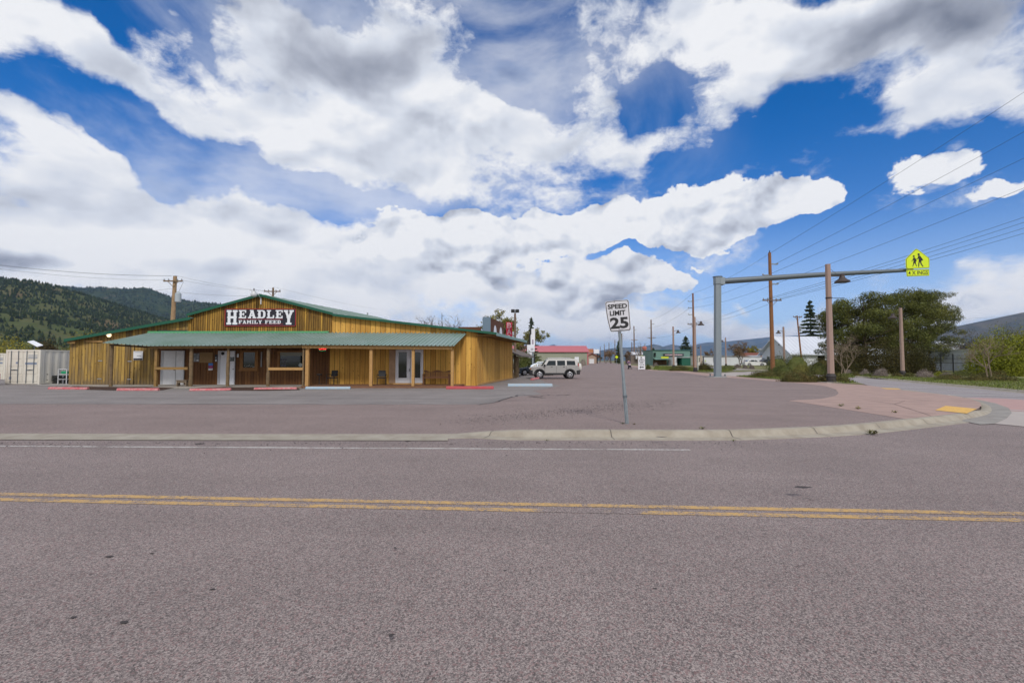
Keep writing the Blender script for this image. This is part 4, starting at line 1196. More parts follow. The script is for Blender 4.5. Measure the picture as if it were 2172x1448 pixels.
M_goods2 = mat('dim goods in the window', (.16, .16, .20), .7, var=1, vscale=16, col2=(.03, .03, .04))
for i in range(6): wb(MB().cbox(gg[0] + .12 + (i % 2) * .22, YW - .025, gg[2] + .12 + (i // 2) * .2, .2, .004, R.uniform(.06, .14)), 'goods', M_goods2, w2)
mb = MB(); mb.box(X(554), X(556.2), YW - .07, YW - .01, Z(778), Z(746)); wb(mb, 'downpipe', mat('grey pipe', (.25, .25, .25), .5))
# barn doors drawn on the left wall: hinges, header, split line
dr = wb(MB().box(X(213), X(285), YW - .045, YW - .013, .11, Z(727)), 'door', M_woodL); dr['label'] = 'wide plank barn door in the left wall'
M_hinge = mat('galvanised hinge', (.35, .36, .37), .45, metal=.7)
for a, b in ((213, 765), (213, 803), (276, 766), (276, 804)): wb(MB().box(X(a) - .12, X(a) + .16, YW - .06, YW - .046, Z(b) - .03, Z(b) + .03), 'hinge', M_hinge, dr)
wb(MB().box(X(183), X(218), YW - .09, YW - .014, Z(725.5), Z(722.5)), 'door_header', M_beam)
wb(MB().box(X(276) , X(277.2), YW - .05, YW - .046, .12, Z(735)), 'door_gap', M_black, dr)
# mast and lamps on the gable
b_ = MB(); p = V(552, 637, YW - .3)
b_.tube([(p.x, YW - .17, p.z + .25), (p.x, YW - .32, p.z + .2), (p.x - .05, YW - .5, p.z + .42), (X(541), YW - .8, Z(618.5))], .025, 6); b_.tube([(p.x, YW - .22, p.z - .25), (p.x, YW - .22, p.z + .35)], .04, 6)
lampg = wb(b_, 'yard_light', M_whitep)
q = V(538.5, 624, YW - .85)
wb(MB().lathe([(.02, .22), (.13, .20), (.15, .1), (.19, .05), (.20, -.07), (.15, -.14), (.05, -.17)], q, 14), 'lamp_globe', mat('milky lamp globe', (.55, .57, .58), .3), lampg, smooth=40)
wb(MB().lathe([(.05, 0), (.05, .16), (.02, .17)], (q.x, q.y, q.z + .22), 8), 'photocell', mat('grey photocell', (.2, .21, .23), .5), lampg)
p = V(232.5, 710.8, YW - .25)
fl_ = wb(MB().tube([(X(222), YW, p.z + .05), (X(225), YW - .12, p.z + .03), (p.x - .06, YW - .22, p.z)], [.05, .03, .07], 8), 'floodlight', M_whitep)
wb(MB().wheel((p.x, p.y - .04, p.z), .135, .10), 'bulb', mat('lit floodlight bulb', (1.0, .78, .48), .4, emit=1.3), fl_)

# ------------------------------------------------------------------ signs on the store
def slabs_font():
    "western slab letters as rectangles/quads in a unit cell: list of polygons"
    s = .26; t = .17
    def rc(x0, x1, y0, y1): return [(x0, y0), (x1, y0), (x1, y1), (x0, y1)]
    L_ = {}
    spur = lambda x: [[(x - .2, .5), (x - .14, .56), (x + .14, .56), (x + .2, .5), (x + .14, .44), (x - .14, .44)]]
    L_['H'] = [rc(.10, .36, 0, 1), rc(.64, .90, 0, 1), rc(.3, .7, .42, .58), rc(0, .45, 0, .14), rc(0, .45, .86, 1), rc(.55, 1, 0, .14), rc(.55, 1, .86, 1)] + [[(.04, .5), (.12, .58), (.12, .42)], [(.96, .5), (.88, .42), (.88, .58)]]
    L_['E'] = [rc(.12, .40, 0, 1), rc(0, .95, 0, .15), rc(0, .95, .85, 1), rc(.3, .66, .43, .58), rc(.58, .70, .33, .68), rc(.80, .95, 0, .32), rc(.80, .95, .68, 1), [(.04, .5), (.13, .58), (.13, .42)]]
    L_['F'] = [rc(.12, .40, 0, 1), rc(0, .55, 0, .15), rc(0, .95, .85, 1), rc(.3, .66, .43, .58), rc(.58, .70, .33, .68), rc(.80, .95, .66, 1)]
    L_['A'] = [[(.08, 0), (.30, 0), (.56, 1), (.36, 1)], [(.62, 0), (.92, 0), (.62, 1), (.38, 1)], rc(.28, .72, .26, .40), rc(0, .38, 0, .14), rc(.54, 1, 0, .14), rc(.22, .66, .87, 1)]
    L_['D'] = [rc(.12, .40, 0, 1), rc(0, .66, 0, .15), rc(0, .66, .85, 1), [(.64, 0), (.82, .08), (.94, .28), (.94, .72), (.82, .92), (.64, 1), (.60, .85), (.68, .70), (.68, .30), (.60, .15)], [(.04, .5), (.13, .58), (.13, .42)]]
    L_['L'] = [rc(.12, .40, 0, 1), rc(0, .95, 0, .15), rc(0, .55, .85, 1), rc(.78, .95, 0, .38), [(.04, .5), (.13, .58), (.13, .42)]]
    L_['Y'] = [rc(.36, .64, 0, .5), [(.08, .95), (.34, .95), (.62, .42), (.38, .42)], [(.92, .95), (.66, .95), (.38, .42), (.62, .42)], rc(.22, .78, 0, .13), rc(0, .44, .88, 1), rc(.56, 1, .88, 1), [(.26, .5), (.37, .57), (.37, .43)], [(.74, .5), (.63, .43), (.63, .57)]]
    L_['M'] = [rc(.08, .28, 0, 1), rc(.72, .92, 0, 1), [(.1, 1), (.34, 1), (.56, .3), (.44, .3)], [(.9, 1), (.66, 1), (.44, .3), (.56, .3)], rc(0, .36, 0, .14), rc(.64, 1, 0, .14), rc(0, .26, .87, 1), rc(.74, 1, .87, 1)]
    L_['I'] = [rc(.32, .68, 0, 1), rc(.1, .9, 0, .14), rc(.1, .9, .86, 1)]
    return L_
SF = slabs_font()
def put(mb, ch, x0, x1, z0, z1, y, t=.004):
    for i, pl in enumerate(SF[ch]):
        yy = y - t * (1 + .12 * i)
        pts = [(x0 + (x1 - x0) * a, yy, z0 + (z1 - z0) * b) for a, b in pl]
        mb.add(pts, [tuple(range(len(pts)))])
ys = YW - .24
a = V(477.5, 655, ys); b = V(627, 691.5, ys)
sg = thing('store_sign', 'black signboard lettered HEADLEY FAMILY FEED with thin red border on the gable', 'sign', (a.x, ys, b.z))
def sb(mb, name, m, par=None, root=None, **k):
    r_ = root; off = r_.location
    return mb.xf(lambda p: p - off).build(name, m, par or r_, **k)
M_sblack = mat('sign black', (.016, .015, .024), .5); M_sred = mat('sign red', (.36, .02, .03), .5); M_swhite = mat('sign white', (.70, .72, .76), .5)
sb(MB().box(a.x, b.x, ys, ys + .05, b.z, a.z), 'board', M_sblack, root=sg)
W_, Hh = b.x - a.x, a.z - b.z
f = MB()
for (u0, u1, v0, v1) in ((0, 1, .985, 1), (0, 1, 0, .015), (0, .005, 0, 1), (.995, 1, 0, 1)): f.box(a.x + u0 * W_ - .008, a.x + u1 * W_ + .008, ys - .012, ys - .002, b.z + v0 * Hh - .008, b.z + v1 * Hh + .008)
for v in (.395, .11): f.box(a.x + .19 * W_, a.x + .82 * W_, ys - .008, ys - .002, b.z + v * Hh - .014, b.z + v * Hh + .014)
sb(f, 'border', M_sred, root=sg)
f = MB()
def U(u): return a.x + u * W_
def VV(v): return b.z + v * Hh
put(f, 'H', U(.025), U(.178), VV(.09), VV(.93), ys - .003)
for ch, u0, u1 in zip('EADLE', (.195, .325, .455, .59, .715), (.305, .445, .58, .70, .82)): put(f, ch, U(u0), U(u1), VV(.45), VV(.93), ys - .003)
put(f, 'Y', U(.83), U(.972), VV(.09), VV(.93), ys - .003)
u = .195
for ch in 'FAMILY FEED':
    wd = {'I': .035, ' ': .035, 'M': .07}.get(ch, .058)
    if ch != ' ': put(f, ch, U(u), U(u + wd - .006), VV(.14), VV(.34), ys - .003)
    u += wd
sb(f, 'lettering', M_swhite, root=sg, fixn=False)

def plain_text(root, body, cx, cz, w, h, y, m, bold=0.0, name='lettering'):
    t = text_mb(body, w, h, bold); t.xf(lambda p: Vector((p.x + cx, p.y + y, p.z + cz)))
    return sb(t, name, m, root=root, fixn=False)
# neon open sign hanging under the porch beam
yo = YP + .5
p = V(684, 739.8, yo); ne = thing('open_sign', 'red neon OPEN sign hanging in the shade of the porch', 'sign', (p.x, yo, p.z))
M_neon = mat('lit red neon', (1.0, .03, .03), .4, emit=2.2)
sb(MB().box(p.x - .26, p.x + .26, yo + .01, yo + .04, p.z - .15, p.z + .12), 'backing', M_black, root=ne)
plain_text(ne, 'OPEN', p.x, p.z + .02, .46, .15, yo, M_neon, .02)
M_gn = mat('lit green neon', (.1, 1.0, .3), .4, emit=.9)
for i in range(7):
    an = pi + pi * (i + .5) / 7; sb(MB().cbox(p.x + .2 * cos(an), yo, p.z - .04 + .09 * sin(an), .025, .01, .015), 'green_light', M_gn, root=ne)
for s_ in (-.2, .2): sb(MB().tube([(p.x + s_, yo + .02, p.z + .12), (p.x + s_, yo + .02, p.z + .3)], .006, 4), 'chain', M_black, root=ne)

def board(name, label, cat, px0, px1, y0, y1, m, y=YW - .02, th=.02, extra=None):
    a = V(px0, y0, y); b = V(px1, y1, y)
    r_ = thing(name, label, cat, (a.x, y, b.z))
    sb(MB().box(a.x, b.x, y - th, y, b.z, a.z), 'panel', m, root=r_)
    return r_, a.x, b.x, b.z, a.z, y - th
M_paper = mat('white sign panel', (.66, .67, .70), .6)
r_, xa, xb, za, zb, yy = board('wall_sign', 'white notice board with black lower strip on the weathered left wall', 'sign', 283.7, 303, 744.5, 763.5, M_paper, YW - .03)
sb(MB().box(xa + .02, xb - .02, yy - .006, yy - .002, za + .01, za + .12), 'strip', M_sblack, root=r_)
M_fpr = mat('faint grey print', (.22, .23, .26), .6)
sb(MB().box(xa + .06, xb - .06, yy - .006, yy - .002, zb - .09, zb - .06), 'print', M_fpr, root=r_); sb(MB().box(xa + .24, xb - .10, yy - .006, yy - .002, za + .27, za + .31), 'print', M_fpr, root=r_)
board('notice_board', 'blank brown cork notice board on the dark storefront wall', 'notice board', 424, 451, 747, 769, mat('tan cork board', (.30, .19, .09), .9, var=.3, vscale=8))
r_, xa, xb, za, zb, yy = board('poster', 'dark framed poster beside the cork notice board', 'poster', 409.5, 422.5, 749, 767, mat('dark poster print', (.10, .105, .11), .5, var=1, vscale=7, col2=(.35, .36, .38)))
sb(MB().box(xb - .16, xb - .04, yy - .006, yy - .002, za + .05, za + .14), 'print', M_paper, root=r_)
r_, xa, xb, za, zb, yy = board('poster', 'blue and red poster with white foot below the cork board', 'poster', 442.7, 451.8, 770, 785, mat('red poster print', (.38, .05, .10), .6, var=.6, vscale=9, col2=(.10, .05, .25)))
sb(MB().box(xa, xb, yy - .006, yy - .002, zb - .16, zb), 'print', mat('blue poster print', (.06, .20, .55), .6), root=r_)
sb(MB().box(xa, xb, yy - .006, yy - .002, za, za + .12), 'print', M_paper, root=r_)
r_, xa, xb, za, zb, yy = board('poster', 'small dark leaflet holder left of the white entry door', 'poster', 456, 461.5, 752, 767, mat('dark leaflet', (.03, .03, .04), .5))
sb(MB().box(xa + .04, xb - .05, yy - .006, yy - .002, za + .02, za + .16), 'print', M_paper, root=r_); sb(MB().box(xa + .06, xb - .08, yy - .006, yy - .002, za + .24, za + .32), 'print', M_paper, root=r_)
board('wall_sign', 'small white tag right of the entry door', 'sign', 503, 506.3, 750, 757.5, M_paper)

# ------------------------------------------------------------------ porch furniture
M_chair = mat('black chair plastic', (.012, .012, .014), .5)
def chair(x, y, z, rz, label):
    t = thing('chair', label, 'chair', (x, y, z), rz, 'black chairs on the porch')
    s = MB(); s.box(-.25, .25, -.24, .24, .42, .48); s.build('seat', M_chair, t, bevel=.02)
    s = MB(); s.prism_x([(.20, .52), (.26, .54), (.33, .92), (.27, .93)], -.23, .23); s.build('backrest', M_chair, t, bevel=.02)
    for sx in (-.27, .27):
        for yy in (-.22, .22):
            MB().tube([(sx * .95, yy, .46), (sx, yy * 1.15, 0)], .018, 6).build('leg', M_chair, t)
        MB().tube([(sx, -.22, .45), (sx, -.25, .66), (sx, -.1, .69), (sx, .2, .67), (sx * .9, .26, .60)], .02, 6).build('armrest', M_chair, t)
    return t
FZ = .137
p = V(704.5, 810, YP + 1.6); chair(p.x, p.y, FZ, radians(-12), 'black armchair on the porch by the dark recess')
p = V(809.5, 810, YP + 1.3); chair(p.x, p.y, FZ, radians(10), 'black armchair between two fresh porch posts left of the french doors')
p = V(677.5, 800, YP + 1.5)
t = thing('side_table', 'small dark round stand in the shaded porch recess', 'table', (p.x, p.y, FZ))
MB().lathe([(.16, .62), (.18, .66), (.16, .70), (.05, .71)], (0, 0, 0), 14).build('table_top', M_chair, t)
MB().tube([(0, 0, .1), (0, 0, .62)], .02, 6).build('stem', M_black, t)
for k in range(3): MB().tube([(0, 0, .12), (.16 * cos(k * 2.1), .16 * sin(k * 2.1), 0)], .014, 5).build('leg', M_black, t)
M_bench = mat('brown bench timber', (.15, .065, .03), .7, var=.5, vscale=9)
p = V(926, 812, YP + 1.35)
t = thing('garden_bench', 'brown slatted wooden bench with curved back right of the french doors', 'bench', (p.x, p.y, FZ), 0)
hw = .86
s = MB()
for i in range(5): s.box(-hw, hw, -.26 + i * .105, -.17 + i * .105, .42, .445)
s.build('seat', M_bench, t)
s = MB()
for i in range(21): x = -hw + .06 + i * (2 * hw - .12) / 20; s.box(x - .022, x + .022, .27, .29, .46, .84 + .05 * cos(x / hw * pi * 2.0))
s.box(-hw, hw, .262, .298, .46, .52)
vs = []; k = 20
for i in range(k + 1):
    x = -hw + 2 * hw * i / k; zt = .90 + .05 * cos(x / hw * pi * 2); vs += [(x, .255, .82), (x, .255, zt), (x, .305, zt), (x, .305, .82)]
s.add(vs, [(4 * i + a, 4 * i + 4 + a, 4 * i + 4 + (a + 1) % 4, 4 * i + (a + 1) % 4) for i in range(k) for a in range(4)] + [(0, 1, 2, 3), (4 * k + 3, 4 * k + 2, 4 * k + 1, 4 * k)])
s.build('backrest', M_bench, t)
for sx in (-hw + .03, hw - .03):
    MB().box(sx - .035, sx + .035, -.27, -.20, 0, .66).build('leg', M_bench, t); MB().box(sx - .035, sx + .035, .25, .32, 0, .66).build('leg', M_bench, t)
    MB().box(sx - .05, sx + .05, -.32, .26, .66, .70).build('armrest', M_bench, t)
p = V(387.5, 815, YP + .35)
t = thing('wooden_bench', 'low grey plank bench beside the log post at the white double door', 'bench', (p.x, p.y, .10))
M_gw = mat('weathered grey plank', (.22, .17, .12), .85, var=.6, vscale=8)
MB().box(-.33, .33, -.15, .15, .34, .39).build('seat', M_gw, t)
for sx in (-.28, .28): MB().box(sx - .03, sx + .03, -.13, .13, 0, .34).build('leg', M_gw, t)
MB().box(-.25, .25, -.10, -.08, .22, .33).build('apron', M_gw, t)

# ------------------------------------------------------------------ parking stops
def worn(name, c, c2):
    return mat(name, c, .7, var=.9, vscale=7, col2=c2, bump=.2)
M_pr = worn('worn red paint on concrete', (.45, .07, .09), (.48, .30, .29)); M_pr2 = worn('solid red paint on concrete', (.40, .045, .06), (.36, .09, .09))
M_pb = worn('worn light blue paint on concrete', (.27, .41, .54), (.42, .42, .41))
def stop(px0, px1, py, m, label, h=.14, dep=.2, pys=None):
    a = G(px0, py); b = G(px1, pys or py); c = (a + b) / 2; L = (b - a).length
    o = MB(); w = dep / 2; prof = [(-w, 0), (-w, h * .4), (-w * .55, h * .95), (-w * .4, h), (w * .4, h), (w * .55, h * .95), (w, h * .4), (w, 0)]
    n_ = len(prof); vs = []
    for x in (-L / 2, -L / 2 + .02, L / 2 - .02, L / 2):
        sc = .82 if abs(x) == L / 2 else 1
        vs += [(x, p_[0] * sc, p_[1] * (sc if p_[1] else 1)) for p_ in prof]
    o.add(vs, [(i * n_ + j, i * n_ + (j + 1) % n_, (i + 1) * n_ + (j + 1) % n_, (i + 1) * n_ + j) for i in range(3) for j in range(n_)] + [tuple(range(n_)), tuple(range(4 * n_ - 1, 3 * n_ - 1, -1))])
    t = thing('parking_stop', label, 'parking stop', (c.x, c.y + w, gz(c.x, c.y) + .017), atan2(b.y - a.y, b.x - a.x), 'painted concrete parking stops')
    o.build('block', m, t)
    pin = MB()
    for x in (-L * .33, L * .33): pin.lathe([(.02, h + .001), (.02, h + .012), (.012, h + .016)], (x, 0, 0), 8)
    pin.build('anchor_pins', M_log, t)
    return t
stop(101, 184, 826, M_pr, 'faded red parking stop in front of the weathered left wall, leftmost of the row', .13, pys=826.5)
stop(246, 334, 829, M_pr, 'faded pink red parking stop on mulch below the white double door', .14)
stop(400, 488, 829.5, M_pr, 'faded red parking stop before the cork board and the white entry door', .13, pys=828.5)
stop(537, 628, 828, M_pr, 'worn red parking stop between mulch strip and the light blue stop', .14, pys=827)
stop(647, 742, 825.5, M_pb, 'light blue parking stop before the fresh corner post of the porch', .14)
stop(946, 1047, 825.5, M_pr2, 'solid red parking stop at the right end of the store front', .17)
stop(1077, 1172, 820, M_pb, 'light blue parking stop standing apart near the silver off-roader', .18)
stop(1128, 1150, 806.5, M_pr, 'short broken red and white parking stop by the off-roader front wheel', .16, .25, pys=802)

# ================================================================== STREET FURNITURE
M_galv = mat('galvanised steel', (.27, .31, .34), .5, metal=.35, var=.8, vscale=14, col2=(.20, .235, .26))
M_galvd = mat('grey steel arm', (.14, .165, .19), .5, metal=.3, var=.6, vscale=12)
M_conc = mat('pinkish exposed aggregate concrete', (.36, .255, .215), .9, var=.7, vscale=30, col2=(.25, .175, .15), bump=.3, bscale=60)
M_base = mat('dark bronze base', (.035, .03, .03), .6)
M_bronze = mat('dark bronze lamp metal', (.06, .045, .042), .5, metal=.2)
M_rusty = mat('orange brown pole timber', (.26, .115, .045), .85, var=.9, vscale=5, col2=(.15, .07, .035), bump=.3, bscale=12)
M_pole = mat('grey brown pole timber', (.20, .13, .095), .88, var=.8, vscale=5, col2=(.12, .085, .065))
M_polel = mat('pale tan pole timber', (.38, .255, .14), .85, var=.8, vscale=4, col2=(.20, .135, .08))  # plain pale timber colour of the left pole
M_insul = mat('grey insulator', (.22, .24, .26), .4)
M_wire = mat('dark wire', (.03, .032, .036), .6)
M_sgw = mat('reflective white sign', (.62, .62, .66), .4, var=.25, vscale=9)
M_sgk = mat('sign lettering black', (.018, .018, .02), .5)

# -- speed limit sign on its leaning perforated post
b0 = G(1330, 899, True); YS = b0.y
t = thing('speed_limit_sign', 'bent white SPEED LIMIT 25 sign leaning on a perforated steel post by the kerb', 'road sign', b0)
top = V(1309, 645, YS - .02) - b0
pm = MB(); dirp = top.normalized(); L = top.length
u = dirp.cross(Vector((0, 1, 0))).normalized(); w = dirp.cross(u)
def PP(a, b, c): return dirp * a + u * b + w * c
# U-channel post in two spliced lengths
def chan(mb, l0, l1, sc=1.0, off=0.0):
    prof = [(-.045, .0), (-.028, 0), (-.02, .03), (.02, .03), (.028, 0), (.045, 0), (.045, .006), (.032, .006), (.024, .036), (-.024, .036), (-.032, .006), (-.045, .006)]
    n_ = len(prof); vs = [PP(l0, x * sc, y * sc + off) for x, y in prof] + [PP(l1, x * sc, y * sc + off) for x, y in prof]
    mb.add(vs, [(i, (i + 1) % n_, n_ + (i + 1) % n_, n_ + i) for i in range(n_)] + [tuple(range(n_)), tuple(range(2 * n_ - 1, n_ - 1, -1))])
m1 = MB(); chan(m1, 0, .98, 1.0); m1.build('post', M_galv, t, fixn=True)
m1 = MB(); chan(m1, .62, L, .86, .012); pst = m1.build('post', M_galvd if False else M_galv, t)
hm = MB(); k = .04
while k < L - .75:
    sgn = -1 if w.y > 0 else 1
    for off in (.0295,):
        c = PP(k, 0, (.030 if k < .62 else .038))
    # holes on the face towards the road
    cf = PP(k, 0, .0)
    hm.add([PP(k - .006, -.006, .0295 - .001), PP(k - .006, .006, .0285), PP(k + .006, .006, .0285), PP(k + .006, -.006, .0285)], [(0, 1, 2, 3)]); 
    hm.add([PP(k - .006, -.006, .0365 + .001), PP(k - .006, .006, .0375), PP(k + .006, .006, .0375), PP(k + .006, -.006, .0375)], [(0, 1, 2, 3)])
    k += .03
hm.build('post_holes', M_black, t)
MB().add([PP(a, b, c) for a in (.66, .72) for b, c in ((-.05, -.01), (.05, -.01), (.05, .05), (-.05, .05))], [(0, 1, 2, 3), (7, 6, 5, 4), (0, 4, 5, 1), (1, 5, 6, 2), (2, 6, 7, 3), (3, 7, 4, 0)]).build('clamp', M_galvd, t)
# the sheet: outline seen in the photo, bent along its left edge
yS = YS - .09
def SP(px, py, d=0.0): return V(px, py, yS - d) - b0
outl = [(1286, 639.5), (1308, 636.5), (1312, 636.5), (1331, 635), (1334, 638), (1335.5, 660), (1338.5, 698), (1336.5, 701), (1312, 703.3), (1297, 704), (1294, 701.5), (1289, 682), (1285.5, 663), (1283.2, 642)]
c = sum((SP(*q) for q in outl), Vector()) / len(outl)
def bend(p):
    x = p.x - c.x
    return Vector((p.x, p.y - (.055 * max(0, (-x - .14) / .12) if p.z < c.z + .2 else 0) , p.z))
def platem(pts, d, th=.003):
    mb = MB(); n_ = len(pts); f = [SP(a, b, d) for a, b in pts]; g_ = [SP(a, b, d - th) for a, b in pts]
    mb.add(f + g_, [(i, (i + 1) % n_, n_ + (i + 1) % n_, n_ + i) for i in range(n_)])
    cc = sum(f, Vector()) / n_; cg = sum(g_, Vector()) / n_
    mb.add(f + [cc], [(i, (i + 1) % n_, n_) for i in range(n_)]); mb.add(g_ + [cg], [((i + 1) % n_, i, n_) for i in range(n_)])
    return mb
cxp = sum(q[0] for q in outl) / len(outl); cyp = sum(q[1] for q in outl) / len(outl)
def shrink(k): return [(cxp + (a - cxp) * (1 - k / 26), cyp + (b - cyp) * (1 - k / 34)) for a, b in outl]
platem(outl, 0).build('sign_panel', M_sgw, t)
platem(shrink(1.0), .004, .002).build('border', M_sgk, t)
fp = platem(shrink(2.4), .008, .002).build('face', M_sgw, t)
def stext(body, cx, cy, wpx, hpx, bold, lean=-4.0):
    s = YS / F; tm = text_mb(body, wpx * s, hpx * s, bold); o_ = SP(cx, cy, .0125); a = radians(lean)
    tm.xf(lambda p: Vector((p.x * cos(a) + p.z * sin(a) * .9, p.y, p.z * cos(a) - p.x * sin(a))) + o_)
    tm.build('lettering', M_sgk, t, fixn=False)
stext('SPEED', 1309.5, 649.5, 41, 10, .03); stext('LIMIT', 1310, 663.5, 33, 10.5, .03); stext('25', 1313.5, 684.5, 39, 24, .035)
dn = MB()
for q in ((1303, 639, 1.0, 2.5), (1318, 700, 4, 1.4), (1313, 698.6, 1, 1)):
    a = SP(q[0] - q[2], q[1] - q[3], .0118); b = SP(q[0] + q[2], q[1] + q[3], .0118); dn.add([(a.x, a.y, a.z), (b.x, a.y, a.z + .004), (b.x, b.y, b.z), (a.x, b.y, b.z)], [(0, 1, 2, 3)])
dn.build('dents', mat('scuffed grey sign metal', (.22, .22, .25), .5), t)

# -- cantilever mast with school crossing sign
mb0 = G(1522, 800); YM = mb0.y
t = thing('sign_mast', 'thick galvanised mast with a long horizontal arm reaching over the side street', 'mast', (mb0.x, mb0.y, mb0.z))
r0 = .40
tp_ = V(1522, 588, YM) - mb0
MB().tube([(0, 0, .12), (tp_.x, 0, tp_.z)], [r0 * 1.0, r0 * .93], 8).build('pole', M_galv, t)
MB().box(-.66, .66, -.66, .66, .04, .12).build('base_plate', M_galv, t, bevel=.01)
for sx in (-.52, .52):
    for sy in (-.52, .52): MB().lathe([(.05, 0), (.05, .22), (.08, .22), (.08, .3), (.04, .34)], (sx, sy, 0), 8).build('anchor_bolt', M_galvd, t)
zc = tp_.z
MB().tube([(tp_.x, 0, zc - .75), (tp_.x, 0, zc + .03)], [r0 * 1.12, r0 * 1.12], 8).box(-.02 + tp_.x, .62 + tp_.x, -.36, .36, zc - .80, zc - .06).build('arm_collar', M_galv, t, bevel=.02)
MB().lathe([(r0 * 1.2, zc + .0), (r0 * 1.2, zc + .07), (.1, zc + .12)], (tp_.x, 0, 0), 12).build('cap', M_galvd, t)
a0 = V(1534, 596.5, YM) - mb0; a1 = V(1935, 572.5, YM - 1.5) - mb0
MB().tube([a0 + Vector((-.1, 0, 0)), a0.lerp(a1, .5) + Vector((0, 0, .08)), a1], [.31, .25, .17], 14).build('arm', M_galvd, t, smooth=50)
gro = mb0 + Vector((0, 0, 0))
MB().box(-1.0, 1.0, -.8, .8, -.02, .05).build('footing', M_walk2, t)
ysg = YM - 1.85
pc = V(1947, 557, ysg)
ss = thing('school_crossing_sign', 'fluorescent yellow green pentagon sign with two walking children and a 4 X INGS plate', 'road sign', pc)
M_fl = mat('fluorescent yellow green', (.62, .76, .015), .5, emit=0.0); M_flk = M_sgk
def panel(root, name, pts, d, m, th=.02):
    y = ysg - d
    P_ = [V(a, b, ysg) - pc for a, b in pts]
    return MB().prism([(p.x, p.z) for p in P_], -d, -d + th).build(name, m, root)
pent = [(1943.5, 527.8), (1947, 529), (1970, 546.5), (1971.5, 549), (1971.8, 566.5), (1970, 568.5), (1924, 570.5), (1921.5, 568), (1920.8, 550), (1922, 548), (1941, 529)]
def shr(pts, k):
    cx, cy = sum(p[0] for p in pts) / len(pts), sum(p[1] for p in pts) / len(pts)
    out = []
    for a, b in pts:
        d = hypot(a - cx, b - cy); out.append((cx + (a - cx) * (1 - k / d), cy + (b - cy) * (1 - k / d)))
    return out
panel(ss, 'sign_panel', pent, 0, M_fl)
panel(ss, 'border', shr(pent, .9), .006, M_flk, .004)
panel(ss, 'face', shr(pent, 1.9), .012, M_fl, .004)
def zc_(u, v): return (1880 + u / 16.09, 510 + v / 16.09)
def figpoly(pts): panel(fig_root, 'figure_piece', [zc_(*p) for p in pts], .018, M_flk, .004)
class FP:                                            # both walking figures collected into one mesh each
    def __init__(s): s.mb = MB()
    def poly(s, pts):
        P_ = [V(*zc_(*p), ysg) - pc for p in pts]; s.mb.prism([(p.x, p.z) for p in P_], -.020, -.016); return s
    def disc(s, u, v, r): return s.poly([(u + r * cos(k * pi / 6), v + r * sin(k * pi / 6)) for k in range(12)])
f1 = FP(); f1.disc(1097, 478, 40)
f1.poly([(1085, 525), (1135, 515), (1165, 545), (1185, 640), (1185, 710), (1100, 710), (1095, 620)]).poly([(1080, 540), (1100, 600), (1080, 625), (1030, 655), (1010, 640), (1060, 605)]).poly([(1150, 530), (1215, 610), (1205, 625), (1150, 580)]).poly([(1185, 600), (1225, 625), (1255, 680), (1190, 695), (1170, 640)])
f1.poly([(1100, 700), (1145, 700), (1120, 800), (1115, 905), (1085, 905), (1085, 800)]).poly([(1140, 700), (1188, 700), (1200, 790), (1265, 890), (1235, 900), (1160, 800)])
f1.mb.build('figure', M_flk, ss)
f2 = FP(); f2.disc(930, 540, 34)
f2.poly([(915, 590), (965, 580), (1005, 640), (1000, 700), (1010, 770), (910, 770), (925, 690), (910, 650)]).poly([(910, 600), (925, 655), (865, 720), (850, 710), (895, 655)]).poly([(985, 620), (1035, 700), (985, 710)])
f2.poly([(920, 765), (955, 765), (905, 895), (885, 890)]).poly([(955, 765), (990, 765), (1045, 880), (1030, 890)])
f2.mb.build('figure', M_flk, ss)
pl = [(1924, 572.3), (1969, 570.5), (1971, 572), (1971.5, 583.5), (1970, 584.8), (1925, 586.5), (1923, 585), (1922.5, 574)]
panel(ss, 'plate', pl, 0, M_fl); 
def offs(pts, k): 
    cx, cy = 1947, 578.5; return [(cx + (a - cx) * (1 - k / 24), cy + (b - cy) * (1 - k / 7.5)) for a, b in pts]
panel(ss, 'plate_border', offs(pl, .8), .006, M_flk, .004); panel(ss, 'plate_face', offs(pl, 1.6), .012, M_fl, .004)
s_ = ysg / F
tm = text_mb('4 X INGS', 42 * s_, 8.4 * s_, .01); q = V(1947, 578.4, ysg) - pc
tm.xf(lambda p: Vector((p.x + q.x, p.y - .019, p.z + q.z + (p.x) * .035))).build('lettering', M_flk, ss, fixn=False)
MB().box(-.5, .5, .0205, .08, -.5, -.38).build('bracket', M_galvd, ss)

